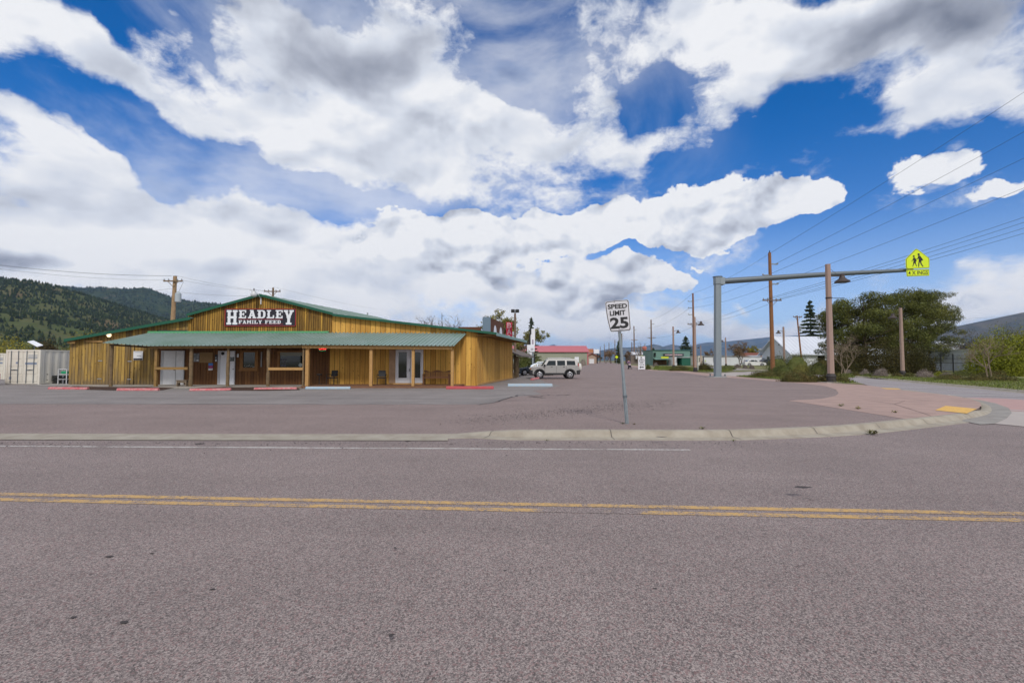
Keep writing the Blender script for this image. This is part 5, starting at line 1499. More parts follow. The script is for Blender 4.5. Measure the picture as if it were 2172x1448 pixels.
# -- concrete street lamps with bell shades
def lamp(px, pyb, pyt, side, label, shade=True, raised=False, dz=0.0, bell=None, wpx=15):
    b = G(px, pyb, raised); Yl = b.y
    Hh_ = (V(px, pyt, Yl) - b).z; k = Hh_ / 8.6
    t = thing('street_lamp', label, 'street lamp', b, 0, 'concrete street lamps with bell shades')
    MB().tube([(0, 0, .5 * k), (0, 0, Hh_)], [.225 * k, .17 * k], 8).build('pole', M_conc, t)
    MB().lathe([(.36 * k, 0), (.36 * k, .12 * k), (.31 * k, .16 * k), (.31 * k, .42 * k), (.34 * k, .46 * k), (.26 * k, .58 * k), (.24 * k, .66 * k)], (0, 0, 0), 14).build('base', M_base, t)
    ax = side * 1.02 * k; az = Hh_ - .88 * k * (1)
    MB().tube([(side * .15 * k, 0, az), (ax, 0, az + .02)], .04 * k, 6).build('arm', M_bronze, t)
    MB().tube([(side * .12 * k, 0, Hh_ - .3 * k), (ax * .75, 0, az + .05 * k)], .012 * k, 5).build('stay', M_bronze, t)
    MB().lathe([(.50 * k, -.44 * k), (.50 * k, -.40 * k), (.40 * k, -.30 * k), (.22 * k, -.16 * k), (.16 * k, -.02 * k), (.17 * k, .12 * k), (.12 * k, .17 * k), (.04 * k, .19 * k)], (ax, 0, az), 16).build('lamp_shade', M_bronze, t, smooth=40)
    return t, k, Hh_
t1, k1, h1 = lamp(1763, 811.5, 560.5, 1, 'nearest concrete street lamp, in front of the mast arm with a banner bracket', raised=False)
zb = V(1757, 632, G(1763, 811.5).y).z - G(1763, 811.5).z
MB().lathe([(.22, -.06), (.22, .06)], (0, 0, zb), 10).tube([(.2, 0, zb), (1.25, 0, zb + .01)], .02, 5).build('banner_bracket', M_bronze, t1)
MB().box(-.7, .7, -.55, .55, -.02, .06).build('footing', M_walk2, t1)
lamp(1915, 797, 653, -1, 'concrete street lamp in front of the big pine right of the mast, shade facing left')
lamp(1429, 779, 692.5, 1, 'small far concrete lamp left of the short green spruce')
lamp(1475, 788, 672, 1, 'concrete lamp standing in the grass strip just left of the thick mast')
lamp(1664, 784, 693, -1, 'concrete lamp before the white house gable, shade facing left')
lamp(1540, 776, 716, -1, 'far concrete lamp just right of the thick mast')
lamp(1487, 777, 732, -1, 'tiny far concrete pole right behind the lamp left of the mast')

# -- utility poles
def upole(px, pyb, pyt, w, m, label, z0=None, arms=(), pins=(), Y=None, xf=None, tilt=0.0, cat='utility pole', name='utility_pole', group='timber utility poles'):
    if Y is None: b = G(px, pyb)
    else: b = V(px, 764, Y); b.z = gz(b.x, b.y)
    Hh_ = V(px, pyt, b.y).z - b.z
    t = thing(name, label, cat, b, 0, group)
    MB().tube([(tilt, 0, -.02), (0, 0, Hh_)], [w / 2 * 1.15, w / 2 * .75], 10).build('pole', m, t, smooth=40)
    for (apy, hw, dy) in arms:
        z = V(px, apy, b.y).z - b.z
        a = MB(); a.box(-hw, hw, -w * .5 - .12, -w * .5, z - .07, z + .07); a.bar((-hw * .55, -w * .5 - .05, z - .05), (0, -w * .45, z - .7), .05); a.bar((hw * .55, -w * .5 - .05, z - .05), (0, -w * .45, z - .7), .05)
        ar = a.build('crossarm', M_pole if m is not M_polel else M_log, t)
        for x in (-hw * .92, -hw * .45, hw * .45, hw * .92):
            MB().lathe([(.03, .07), (.07, .12), (.08, .18), (.05, .24), (.03, .28)], (x, -w * .5 - .06, z), 8).build('insulator', M_insul, ar)
    for (apy, sx) in pins:
        z = V(px, apy, b.y).z - b.z
        MB().bar((0, -.05, z), (sx * .85, -.05, z - .05), .09, .12).lathe([(.09, -.06), (.11, 0), (.09, .1), (.04, .14)], (sx * .9, -.05, z), 8).build('bracket', M_insul, t)
    return t, b, Hh_
tA, bA, hA = upole(1638.5, 794, 536, .46, M_rusty, 'tall orange brown utility pole crossing behind the mast arm', arms=((637.5, 1.15, 0),), pins=((560, 1), (583, -1), (602, 1)), tilt=.06)
MB().tube([(0, 0, hA), (0, 0, hA + .25)], .06, 6).build('pole_cap', M_black, tA)
Yf = lambda top: 12.9 * F / (764.5 - top)
tB, bB, hB = upole(1472, 0, 622, .40, M_rusty, 'second tall utility pole, behind the lamp left of the thick mast', arms=((688, 1.2, 0),), pins=((639, -1), (653, -1), (667, -1)), Y=Yf(622))
upole(1382, 0, 678, .5, M_pole, 'third utility pole with crossarm left of the green shop', arms=((716.5, 1.3, 0),), pins=((687, 1), (695, -1)), Y=Yf(678))
upole(1345.5, 0, 691.5, .5, M_pole, 'fourth utility pole with crossarm above the bare trees', arms=((721, 1.2, 0),), pins=((699, 1),), Y=Yf(691.5))
upole(1340.5, 0, 725, .5, M_pole, 'short dark pole just left of the white arrow sign', Y=230, pins=((730, 1),))
for i, (px, top, lab) in enumerate(((1319.5, 707, 'thin distant pole seen right of the leaning sign post'), (1304.6, 720.5, 'thin distant pole just left of the leaning sign post'), (1292, 726, 'distant pole above the road end, second left of the sign post'), (1282, 729, 'distant pole above the road end, third left of the sign post'), (1273.5, 734.6, 'farthest distant pole beyond the red roofed hall'), (1264.5, 740, 'faint distant pole right beside the small red brown shop'))):
    upole(px, 0, top, .55, M_pole, lab, Y=Yf(top), pins=((top + 5, 1),))
tT, bT, hT = upole(1693, 0, 669, .30, M_rusty, 'leaning reddish pole with a grey transformer behind the white house lamp', Y=88, arms=((672.5, .85, 0),), tilt=.75)
zt = V(1693, 697, 88).z - bT.z
MB().lathe([(.20, -.5), (.24, -.45), (.24, .4), (.14, .5)], (.42, -.1, zt), 12).build('transformer', M_insul, tT)
tL, bL, hL = upole(366, 0, 585.5, .55, M_polel, 'pale timber pole with transformer rising behind the left roof wing', Y=55, arms=((597, 1.15, 0),), tilt=-.25)
zt = V(375, 632, 55).z - bL.z
MB().lathe([(.25, -.55), (.33, -.5), (.33, .5), (.2, .62), (.06, .8)], (.62, -.25, zt), 12).build('transformer', mat('pale grey transformer', (.36, .41, .44), .5), tL)
MB().tube([(.1, -.2, hL - .9), (1.2, -.2, hL - .7), (.7, -.25, zt + .8)], .015, 5).build('cable', M_wire, tL)
tM, bM_, hM = upole(576, 0, 610, .34, M_log, 'pole top with one crossarm showing above the gable ridge', Y=66, arms=((618.5, 1.2, 0),))
upole(1358.5, 0, 735, .3, M_pole, 'thin dark pole near the white arrow sign', Y=150)
upole(1688, 0, 716, .25, M_pole, 'thin pole left of the leaning transformer pole', Y=120)

# -- wires
def wire(name, label, a, b, sag, r=.014, n=22, group='overhead wires'):
    a, b = Vector(a), Vector(b); pts = []
    for i in range(n + 1):
        k = i / n; p = a.lerp(b, k); p.z -= sag * 4 * k * (1 - k); pts.append(p - a)
    o = MB().tube(pts, r, 5).build('power_line', M_wire, None); o.location = a
    tag(o, label, 'power line', group); return o
def far_pt(px, py, Yx=21.3):
    "continue the span past the frame edge to the next pole"
    return V(px, py, Yx)
def span(px0, py0, Y0, px1, py1, label, r=.017, sag=.35, ext=1.85):
    a = V(px0, py0, Y0); b = V(px1, py1, 45); e = a + (b - a) * 1.35
    wire('power_line', label, a, e, sag, r)
YA = bA.y
span(1637, 535, YA, 2172, 190, 'topmost wire rising from the tall orange brown pole to the right')
span(1644, 560, YA, 2172, 274, 'second wire from the tall orange brown pole to the right')
span(1629, 583, YA, 2172, 330, 'third wire from the tall orange brown pole to the right')
span(1644, 602, YA, 2172, 393, 'fourth wire from the tall orange brown pole to the right')
for i, (x0, y1, lab) in enumerate(((1621, 455, 'uppermost of the four close wires behind the school sign'), (1630, 466, 'second of the four close wires behind the school sign'), (1645, 478, 'third of the four close wires behind the school sign'), (1654, 489, 'lowest of the four close wires behind the school sign'))):
    span(x0, 635, YA - .2, 2172, y1, lab)
YB = bB.y
for a, b, lab in (((1637, 535), (1469, 622), 'top wire between the two tallest right poles'), ((1629, 583), (1463, 639), 'second wire between the two tallest right poles'), ((1644, 602), (1463, 653), 'third wire between the two tallest right poles'), ((1621, 635), (1459, 687), 'left crossarm wire between the two tallest right poles'), ((1654, 635), (1480, 687), 'right crossarm wire between the two tallest right poles')):
    wire('power_line', lab, V(*a, YA), V(*b, YB), .5)
YC = Yf(678)
for a, b, lab in (((1469, 622), (1380.5, 678), 'upper far wire from the second to the third pole'), ((1463, 653), (1378, 695), 'middle far wire from the second to the third pole'), ((1480, 687), (1388, 715), 'lower far wire from the second to the third pole')):
    wire('power_line', lab, V(*a, YB), V(*b, YC), .8, .018)
YLp = bL.y
for (a, Ya), (b, Yb), sag, lab in ((((-160, 540), 40), ((362, 584.5), YLp), .5, 'upper left wire over the dark hill to the transformer pole'), (((-160, 543), 40), ((376, 585), YLp), .5, 'second left wire over the dark hill to the transformer pole'),
                                  (((-160, 548), 40), ((352, 594), YLp), .5, 'third left wire over the dark hill to the transformer pole'), (((-160, 582), 36), ((365, 612), YLp), .9, 'lower left wire crossing the dark hill'),
                                  (((-120, 630), 30), ((367, 664), YLp), 1.0, 'lowest sagging left wire across the green hillside'),
                                  (((376, 585), YLp), ((566, 617), 66), .25, 'upper wire between the transformer pole and the gable pole'), (((386, 594), YLp), ((570, 617), 66), .25, 'lower wire between the transformer pole and the gable pole'),
                                  (((367, 618), YLp), ((545, 627), 60), .2, 'service wire from the transformer pole to the gable'), (((580, 608), 66), ((800, 655), 110), .3, 'wire falling right from the gable pole')):
    wire('power_line', lab, V(*a, Ya), V(*b, Yb), sag, .010)
wire('power_line', 'thin wire high above the right mountain', V(2010, 676, 200), V(2300, 655, 180), .8, .02)

# ------------------------------------------------------------------ vehicles
M_tyre = mat('tyre rubber', (.018, .018, .02), .9); M_rim = mat('alloy rim', (.50, .50, .53), .3, metal=.7)
M_cglass = mat('dark car glass', (.012, .018, .022), .12, spec=.35); M_lampr = mat('red lamp lens', (.30, .012, .012), .3); M_lampo = mat('amber lamp lens', (.50, .16, .02), .3)
M_lampw = mat('clear lamp lens', (.55, .56, .58), .2); M_under = mat('black underbody', (.01, .01, .011), .8); M_trimk = mat('dark plastic cladding', (.022, .022, .024), .7)
def arch(cx, r, zb, n=9, z0=None):
    return [(cx + r * cos(pi * k / n), zb + r * sin(pi * k / n)) for k in range(n + 1)]
def vehicle(name, label, loc, rz, L, Wd, wheels, r, body, cabin, glass, paint, lower=None, clear=.2, details=None, spokes=6, rimk=.66, taper=.8, group=None):
    """side view runs along x, front at -x. body: profile above the sills; cabin: side polygon; glass: list of side window quads"""
    t = thing(name, label, 'car', loc, rz, group)
    ar = r * 1.18
    # lower edge with wheel arches
    bot = []
    for cx in wheels:
        a = [(cx - ar * cos(pi * k / 9), r + ar * sin(pi * k / 9) * 1.0) for k in range(10)]
        bot += [(cx - ar, clear)] + a + [(cx + ar, clear)]
    prof = [(-L / 2, clear + .12)] + bot + [(L / 2, clear + .12)] + list(reversed(body))
    b = MB(); n_ = len(prof)
    # body in three slices across so the flanks bulge a little
    vs = []
    for yy, sc in ((-Wd / 2, .985), (-Wd / 2 + .08, 1), (Wd / 2 - .08, 1), (Wd / 2, .985)):
        vs += [(x * sc, yy, z if sc == 1 else z * .99) for x, z in prof]
    b.add(vs, [(i * n_ + j, i * n_ + (j + 1) % n_, (i + 1) * n_ + (j + 1) % n_, (i + 1) * n_ + j) for i in range(3) for j in range(n_)] + [tuple(range(n_)), tuple(range(4 * n_ - 1, 3 * n_ - 1, -1))])
    b.build('body', paint, t, smooth=35)
    c = MB(); zb = min(z for x, z in cabin); zt = max(z for x, z in cabin); vs = []; n_ = len(cabin)
    def yw(z): return (Wd / 2 - .05) * (1 - (1 - taper) * (z - zb) / (zt - zb))
    for sg_ in (-1, 1): vs += [(x, sg_ * yw(z), z) for x, z in cabin]
    c.add(vs, [tuple(range(n_)), tuple(range(2 * n_ - 1, n_ - 1, -1))] + [(i, i + n_, (i + 1) % n_ + n_, (i + 1) % n_) for i in range(n_)])
    c.build('cabin', paint, t, bevel=.03, smooth=35)
    for q in glass:
        for sg_ in (-1, 1):
            g_ = MB(); g_.add([(x, sg_ * (yw(z) + .012), z) for x, z in q] + [(x, sg_ * (yw(z) - .01), z) for x, z in q], [tuple(range(len(q)))] + [(i, (i + 1) % len(q), len(q) + (i + 1) % len(q), len(q) + i) for i in range(len(q))])
            g_.build('side_window', M_cglass, t)
    # windscreen and rear window follow the first and last slopes of the cabin
    for (i, j, nm, sg_) in ((0, 1, 'windscreen', -1), (len(cabin) - 1, len(cabin) - 2, 'rear_window', 1)):
        (xa, za), (xb, zb_) = cabin[i], cabin[j]; g_ = MB(); dx_ = sg_ * .012; pts = []
        for k_, sgn in ((.12, -1), (.12, 1), (.9, 1), (.9, -1)):
            x = xa + (xb - xa) * k_; z = za + (zb_ - za) * k_; pts.append((x + dx_ * 1.6, sgn * (yw(z) - .09), z + .012))
        g_.add(pts, [(0, 1, 2, 3)]); g_.build(nm, M_cglass, t)
    MB().box(-L / 2 + .25, L / 2 - .25, -Wd / 2 + .28, Wd / 2 - .28, clear - .02, r * 2.0).build('underbody', M_under, t)
    for cx in wheels:
        for sg_ in (-1, 1):
            w = thing('wheel', None, None, (cx, sg_ * (Wd / 2 - .13), r)); w.parent = t
            MB().wheel((0, 0, 0), r, .24).build('tyre', M_tyre, w, smooth=40)
            rm = MB(); rm.wheel((0, sg_ * .10, 0), r * rimk, .06, 18); o = rm.build('rim', M_rim, w, smooth=40)
            sp = MB()
            for k in range(spokes):
                a = 2 * pi * (k + .5) / spokes; cc = Vector((cos(a), 0, sin(a))); uu = Vector((-sin(a), 0, cos(a)))
                base = Vector((0, sg_ * .134, 0))
                sp.add([base + cc * r * .22 + uu * r * .05, base + cc * r * rimk * .86 + uu * r * .15, base + cc * r * rimk * .86 - uu * r * .15, base + cc * r * .22 - uu * r * .05], [(0, 1, 2, 3)])
            sp.build('rim_openings', M_under, w)
    if details: details(t)
    return t
M_silver = mat('pewter silver paint', (.38, .37, .36), .28, metal=.4, spec=.6)
def off_details(t):
    K = M_trimk
    MB().box(-2.36, -2.02, -.975, .975, .40, .86).build('bumper', K, t, bevel=.04)
    MB().box(2.0, 2.36, -.975, .975, .42, .84).build('bumper', K, t, bevel=.04)
    for sx, nm in ((-1.42, 'a'), (1.42, 'b')):
        for sg_ in (-1, 1):
            m_ = MB(); ro, ri = .56, .46
            pts = [(sx + ro * cos(pi * k / 10), .40 + ro * sin(pi * k / 10)) for k in range(11)] + [(sx + ri * cos(pi * k / 10), .40 + ri * sin(pi * k / 10)) for k in range(10, -1, -1)]
            n_ = len(pts); y0, y1 = sg_ * .93, sg_ * .985
            m_.add([(x, y0, z) for x, z in pts] + [(x, y1, z) for x, z in pts], [(k, k + 1, n_ - 2 - k, n_ - 1 - k) for k in range(10)] + [(n_ + k, n_ + k + 1, 2 * n_ - 2 - k, 2 * n_ - 1 - k) for k in range(10)] + [(k, (k + 1) % n_, n_ + (k + 1) % n_, n_ + k) for k in range(n_)])
            m_.build('fender_flare', M_trimk, t)
    for sg_ in (-1, 1):
        MB().box(-.85, .85, sg_ * .92 - .05, sg_ * .92 + .05, .38, .45).build('side_step', K, t)
        MB().box(-.86, .86, sg_ * .955 - .012, sg_ * .955 + .012, .43, .56).build('sill_trim', K, t)
        MB().box(-1.05, -.86, sg_ * 1.06 - .09, sg_ * 1.06 + .05, 1.16, 1.36).build('side_mirror', K, t, bevel=.03)
        MB().box(2.17, 2.26, sg_ * .86 - .06, sg_ * .86 + .09, .92, 1.46).build('tail_lamp', M_lampr, t)
        MB().box(-2.29, -2.20, sg_ * .72 - .14, sg_ * .72 + .14, .86, 1.04).build('headlight', M_lampw, t)
        MB().box(-2.28, -1.98, sg_ * .93 - .02, sg_ * .93 + .05, .88, 1.02).build('indicator', M_lampo, t)
        for x in (-.16, .98): MB().box(x - .2, x - .04, sg_ * .965, sg_ * .985, 1.10, 1.135).build('door_handle', K, t)
        for x in (-.94, .16, 1.10): MB().box(x - .006, x + .006, sg_ * .955 - .01, sg_ * .955 + .008, .55, 1.17).build('door_gap', K, t)
        MB().tube([(-.62, sg_ * .62, 1.87), (-.5, sg_ * .62, 1.95), (1.5, sg_ * .62, 1.95), (1.62, sg_ * .62, 1.87)], .022, 6).build('roof_rail', M_rim, t)
    MB().box(-.6, 1.3, -.5, .5, 1.90, 1.94).build('roof_rack', M_rim, t, bevel=.01)
    MB().box(1.0, 1.5, -.38, .38, 1.94, 1.99).build('roof_light', K, t)
    sp = thing('spare_wheel', None, None, (2.47, 0, 1.05)); sp.parent = t; sp.rotation_euler = (0, 0, pi / 2)
    MB().wheel((0, 0, 0), .39, .24).build('tyre', M_tyre, sp, smooth=40)
    MB().wheel((0, -.01, 0), .41, .28).build('cover', mat('pale spare wheel cover', (.55, .53, .50), .5), sp, smooth=40)
hb = G(1176, 803.5)
vehicle('parked_car', 'silver boxy off-roader with roof rack and spare wheel parked facing left', (hb.x, hb.y + .9, 0), radians(2), 4.55, 1.9, (-1.42, 1.42), .40,
        [(-2.27, .62), (-2.27, .98), (-2.15, 1.07), (-1.35, 1.17), (-1.08, 1.21), (1.9, 1.22), (2.27, 1.20), (2.27, .62)],
        [(-1.12, 1.20), (-.72, 1.78), (-.60, 1.86), (2.02, 1.87), (2.12, 1.80), (2.24, 1.20)],
        [[(-.82, 1.26), (-.55, 1.70), (.10, 1.71), (.10, 1.26)], [(.24, 1.26), (.24, 1.71), (.98, 1.71), (.98, 1.26)], [(1.14, 1.28), (1.14, 1.70), (1.90, 1.69), (1.96, 1.28)]],
        M_silver, clear=.42, details=off_details, spokes=7, taper=.84, rimk=.64)
def sedan(label, loc, rz, paint, sc=1.0):
    def det(t):
        for sg_ in (-1, 1):
            MB().box(-2.27, -2.05, sg_ * .66 - .16, sg_ * .66 + .2, .62, .74).build('headlight', M_lampw, t, bevel=.02)
            MB().box(2.12, 2.29, sg_ * .66 - .16, sg_ * .66 + .2, .78, .92).build('tail_lamp', M_lampr, t, bevel=.02)
            MB().box(-.85, -.68, sg_ * .98 - .08, sg_ * .98 + .05, .98, 1.1).build('side_mirror', paint, t, bevel=.02)
            for x in (-.16, .88): MB().box(x - .17, x - .03, sg_ * .912, sg_ * .93, .86, .885).build('door_handle', M_rim, t)
            for x in (-.9, .12, 1.02): MB().box(x - .005, x + .005, sg_ * .91 - .006, sg_ * .91 + .006, .35, .9).build('door_gap', M_trimk, t)
    return vehicle('parked_car', label, loc, rz, 4.6, 1.82, (-1.38, 1.38), .33,
        [(-2.3, .45), (-2.3, .62), (-2.1, .78), (-1.5, .88), (-.95, .95), (1.5, 1.0), (2.15, .99), (2.3, .86), (2.3, .45)],
        [(-.98, .93), (-.30, 1.34), (.1, 1.42), (.75, 1.41), (1.15, 1.33), (1.85, .98)],
        [[(-.62, .98), (-.20, 1.29), (.10, 1.345), (.10, .98)], [(.18, .98), (.18, 1.35), (.74, 1.34), (.96, 1.28), (1.02, .99)], [(1.08, 1.0), (1.03, 1.26), (1.12, 1.25), (1.48, 1.02)]],
        paint, clear=.20, details=det, spokes=5)
M_slate = mat('slate blue paint', (.055, .075, .105), .25, metal=.4, spec=.6); M_cwhite = mat('white car paint', (.68, .68, .68), .3)
q = G(1135, 796.5); sedan('dark slate blue sedan half hidden behind the silver off-roader', (q.x + .1, q.y + 1.6, 0), radians(6), M_slate)
q = V(1598, 764, 98); sd2 = sedan('white sedan parked beside the bare pink tree at the white house', (q.x, q.y, gz(q.x, q.y)), pi, M_cwhite)
q = V(1388, 764, 122); sedan('white car far down the street left of the white arrow sign', (q.x, q.y, gz(q.x, q.y)), radians(95), M_cwhite)
q = V(1150, 764, 62); sedan('white car standing behind the silver off-roader', (q.x, q.y, 0), radians(80), M_cwhite).scale = (1, 1, 1.12)
q = V(1627, 764, 100.5); sedan('dark car behind the bonnet of the white sedan', (q.x, q.y, gz(q.x, q.y)), pi, mat('dark grey paint', (.03, .032, .036), .35)).scale = (.8, 1, 1.1)
q = V(-92, 764, 31); sedan('red truck nose just showing at the left picture edge', (q.x, q.y, 0), radians(180 - 8), mat('red car paint', (.35, .01, .015), .3)).scale = (1, 1, 1.25)

# ================================================================== OTHER BUILDINGS AND THINGS
def bldg(name, label, cat, loc): return thing(name, label, cat, loc)
M_white_sid = mat('white siding', (.62, .64, .67), .7, var=.3, vscale=.8); M_tan = mat('cream painted steel', (.64, .61, .54), .6, var=.35, vscale=1.5, col2=(.52, .47, .39))
M_rust = mat('rust streaks', (.22, .10, .05), .9)

# -- shipping containers left of the store
def container(px0, px1, Y, L, label, rz=0.0, doors=True, top=None):
    a = V(px0, 764, Y); b = V(px1, 764, Y); Wc = (b.x - a.x); cx = (a.x + b.x) / 2
    Hc = V(px0, top or 742, Y).z
    t = thing('shipping_container', label, 'container', (cx, Y, 0), rz)
    # corrugated sides
    m_ = MB(); n_ = int(L / .14)
    for sg_ in (-1, 1):
        pts = []
        for i in range(n_ + 1):
            y = L * i / n_; pts.append((sg_ * (Wc / 2 - (.012 if i % 4 in (0, 1) else .045)), .125 + y * (L - .25) / L))
        k = len(m_.v); m_.v += [(x, y, .15) for x, y in pts] + [(x, y, Hc - .1) for x, y in pts]
        m_.f += [(k + i, k + i + 1, k + n_ + 2 + i, k + n_ + 1 + i) for i in range(n_)]
    m_.add([(-Wc / 2, L, .15), (Wc / 2, L, .15), (Wc / 2, L, Hc - .1), (-Wc / 2, L, Hc - .1)], [(0, 1, 2, 3)])
    m_.add([(-Wc / 2, 0, Hc - .06), (Wc / 2, 0, Hc - .06), (Wc / 2, L, Hc - .06), (-Wc / 2, L, Hc - .06)], [(0, 1, 2, 3)])
    m_.build('body', M_tan, t)
    fr = MB()
    for x in (-Wc / 2, Wc / 2 - .12):
        fr.box(x, x + .12, -.02, .12, 0, Hc); fr.box(x, x + .12, L - .1, L + .02, 0, Hc)
    fr.box(-Wc / 2 + .12, Wc / 2 - .12, -.02, .1, Hc - .13, Hc); fr.box(-Wc / 2 + .12, Wc / 2 - .12, -.02, .1, .04, .17)
    for x in (-Wc / 2 + .0, Wc / 2 - .1): fr.box(x + .002, x + .098, .12, L - .1, Hc - .1, Hc - .002); fr.box(x + .002, x + .098, .12, L - .1, .04, .15)
    fr.build('frame', M_tan, t)
    if doors:
        for sg_ in (-1, 1):
            x0, x1 = (-Wc / 2 + .125, -.01) if sg_ < 0 else (.01, Wc / 2 - .125)
            d_ = MB(); d_.box(x0, x1, .01, .05, .18, Hc - .14)
            nz_ = 4; hh = (Hc - .32) / nz_
            for i in range(nz_): d_.box(x0 + .07, x1 - .07, -.012, .009, .18 + i * hh + .05, .18 + (i + 1) * hh - .05)
            dd = d_.build('door', M_tan, t)
            for fx in (.25, .72):
                x = x0 + (x1 - x0) * fx
                MB().tube([(x, -.045, .1), (x, -.045, Hc - .08)], .022, 6).build('lock_rod', M_galvd, dd)
                MB().box(x - .02, x + .3 * (1 if fx < .5 else -1) if fx < .5 else x + .02, -.06, -.03, 1.02, 1.07).build('handle', M_galvd, dd) if fx < .5 else MB().box(x - .3, x + .02, -.06, -.03, 1.02, 1.07).build('handle', M_galvd, dd)
            s_ = MB(); 
            if sg_ > 0:
                for k in range(3): s_.box(x0 + .35, x1 - .1, -.02, -.014, Hc - .42 - k * .1, Hc - .38 - k * .1)
                s_.box(x0 + .15, x1 - .12, -.02, -.014, 1.42, 1.58)
            else: s_.box(x0 + .15, x0 + .32, -.02, -.014, .38, .56); s_.box(x0 + .6, x0 + .75, -.02, -.014, 1.48, 1.62)
            s_.build('stencilled_marks', mat('grey blue stencil', (.20, .24, .32), .7), dd)
    return t
container(13, 86, 32.6, 12.0, 'cream shipping container with closed double doors beside the left store wall', radians(0), top=741.5)
container(-60, 12, 41, 6, 'farther cream shipping container at the left picture edge', 0, True, top=749)
a = V(64, 738, 36.5)
t = thing('roof_panel', 'white flat antenna panel tilted on a short mast on the container roof', 'antenna', (a.x + .35, a.y, 2.5))
z = V(80, 730, 36.5).z - 2.5
MB().add([(-.38, -.2, z + .22), (.42, -.2, z - .18), (.42, .25, z - .05), (-.38, .25, z + .33), (-.38, -.2, z + .18), (.42, -.2, z - .22), (.42, .25, z - .09), (-.38, .25, z + .29)], [(0, 1, 2, 3), (7, 6, 5, 4), (0, 4, 5, 1), (1, 5, 6, 2), (2, 6, 7, 3), (3, 7, 4, 0)]).build('panel', M_whitepv, t)
MB().tube([(0, 0, 0), (0, 0, z)], .03, 6).build('mast', M_galvd, t)
a = V(58, 740, 36)
t = thing('timber_stack', 'grey planks lying on the container roof', 'planks', (a.x, a.y, V(50, 741.5, 32.6).z + .01))
for i in range(3): MB().box(-.9 + i * .1, .8 + i * .5, -.3 + i * .22, -.12 + i * .22, .0, .07).build('plank', M_gw, t)
# dark clutter between container and store
M_crate = mat('black plastic crate', (.02, .022, .022), .6)
q = V(100, 764, 34)
t = thing('pallet_stack', 'low dark stack of pallets between the container and the store', 'pallets', (q.x, q.y, 0))
for i in range(4): MB().box(-.55, 1.9, -.5, .5, .05 + i * .16, .13 + i * .16).build('pallet', M_crate, t)
MB().box(-.5, -.4, -.45, .45, .0, .62).box(1.7, 1.8, -.45, .45, 0, .62).build('frame', M_crate, t)
q = V(96, 764, 33.2)
t = thing('barrel', 'dark round barrel standing before the cream container side', 'barrel', (q.x, q.y, 0))
MB().lathe([(.22, 0), (.24, .03), (.24, .28), (.255, .31), (.24, .34), (.24, .66), (.25, .69), (.21, .70)], (0, 0, 0), 16).build('drum', M_crate, t, smooth=40)
MB().lathe([(.25, .69), (.255, .73), (.24, .74)], (0, 0, 0), 16).build('lid', M_black, t)
q = V(139, 764, 33.0)
t = thing('display_rack', 'white wire rack with green bags at the corner of the left store wall', 'rack', (q.x, q.y, 0))
fr = MB()
for x in (-.3, .3): fr.box(x - .02, x + .02, -.2, -.16, 0, 1.1); fr.box(x - .02, x + .02, .16, .2, 0, 1.1)
for z in (.35, .7, 1.08): fr.box(-.32, .32, -.2, .2, z, z + .03)
fr.build('frame', M_whitep, t)
MB().box(-.2, .28, -.15, .15, .75, .95).build('green_bag', mat('bright green bag', (.02, .28, .13), .6), t, bevel=.05)
MB().box(-.26, .2, -.15, .15, .38, .5).build('dark_bag', M_crate, t, bevel=.05)

# -- tavern behind the store
YT = 50
M_brownf = mat('dark brown false front', (.12, .045, .02), .8, var=.5, vscale=4); M_bluegrey = mat('blue grey side panel', (.14, .20, .26), .7)
a = V(1036, 674, YT); b = V(1067, 690, YT + 6)
t = bldg('tavern', 'low timber tavern with brown false front and BAR sign behind the store corner', 'tavern', (a.x, YT, 0))
def tb(mb, name, m, par=None, **k): return mb.xf(lambda p: p - Vector((a.x, YT, 0))).build(name, m, par or t, **k)
A0 = Vector((V(1041, 0 + 764, YT).x, YT, 0)); dirT = SA
Lf = 6.6; A1 = A0 + dirT * Lf
zt0 = V(1041, 674.5, A0.y).z; zt1 = V(1066, 686, A1.y).z; zlo = 3.4
n_ = Vector((SA.y, -SA.x, 0))
def wallq(p, q, z0, z1a, z1b, th, nm, m):
    w = MB(); o_ = n_ * th
    w.add([(p.x, p.y, z0), (q.x, q.y, z0), (q.x, q.y, z1b), (p.x, p.y, z1a), (p.x - o_.x, p.y - o_.y, z0), (q.x - o_.x, q.y - o_.y, z0), (q.x - o_.x, q.y - o_.y, z1b), (p.x - o_.x, p.y - o_.y, z1a)],
          [(0, 1, 2, 3), (7, 6, 5, 4), (0, 4, 5, 1), (1, 5, 6, 2), (2, 6, 7, 3), (3, 7, 4, 0)]); return tb(w, nm, m)
wallq(A0, A1, zlo, zt0, zt0, .25, 'false_front', M_brownf)
o_ = n_ * .26; w = MB(); w.box(A0.x - .9, A0.x - .02, A0.y - .25, A0.y - .02, zlo, zt0 + .1); tb(w, 'end_panel', M_bluegrey)
w = MB()
for k in (1.2, 4.2):
    c = A0 + dirT * (k + .8) + n_ * .02; u = dirT
    pts = [(-.75, 0)] + [(-.75 * cos(pi * i / 10), 1.2 + .95 * sin(pi * i / 10)) for i in range(11)] + [(.75, 0)]
    f = MB(); f.add([(c.x + u.x * s, c.y + u.y * s, zlo + .2 + z_) for s, z_ in pts], [tuple(range(len(pts)))]); tb(f, 'white_arch', M_whitepv)
w = MB(); w.box(A0.x - 3.6, A0.x - 1.1, YT + .2, YT + .6, 3.0, V(1015, 693, YT).z); tb(w, 'parapet', M_brownf)
Bs = A0 + n_ * .3
w = MB(); w.prism([(0, 0), (3.2, 0), (3.2, 3.0), (-3, 3.3), (-3, 0)], 0, 8); w.xf(lambda p: p + Vector((A0.x - 3.4, YT + .7, 0))); tb(w, 'wall', M_brownf)
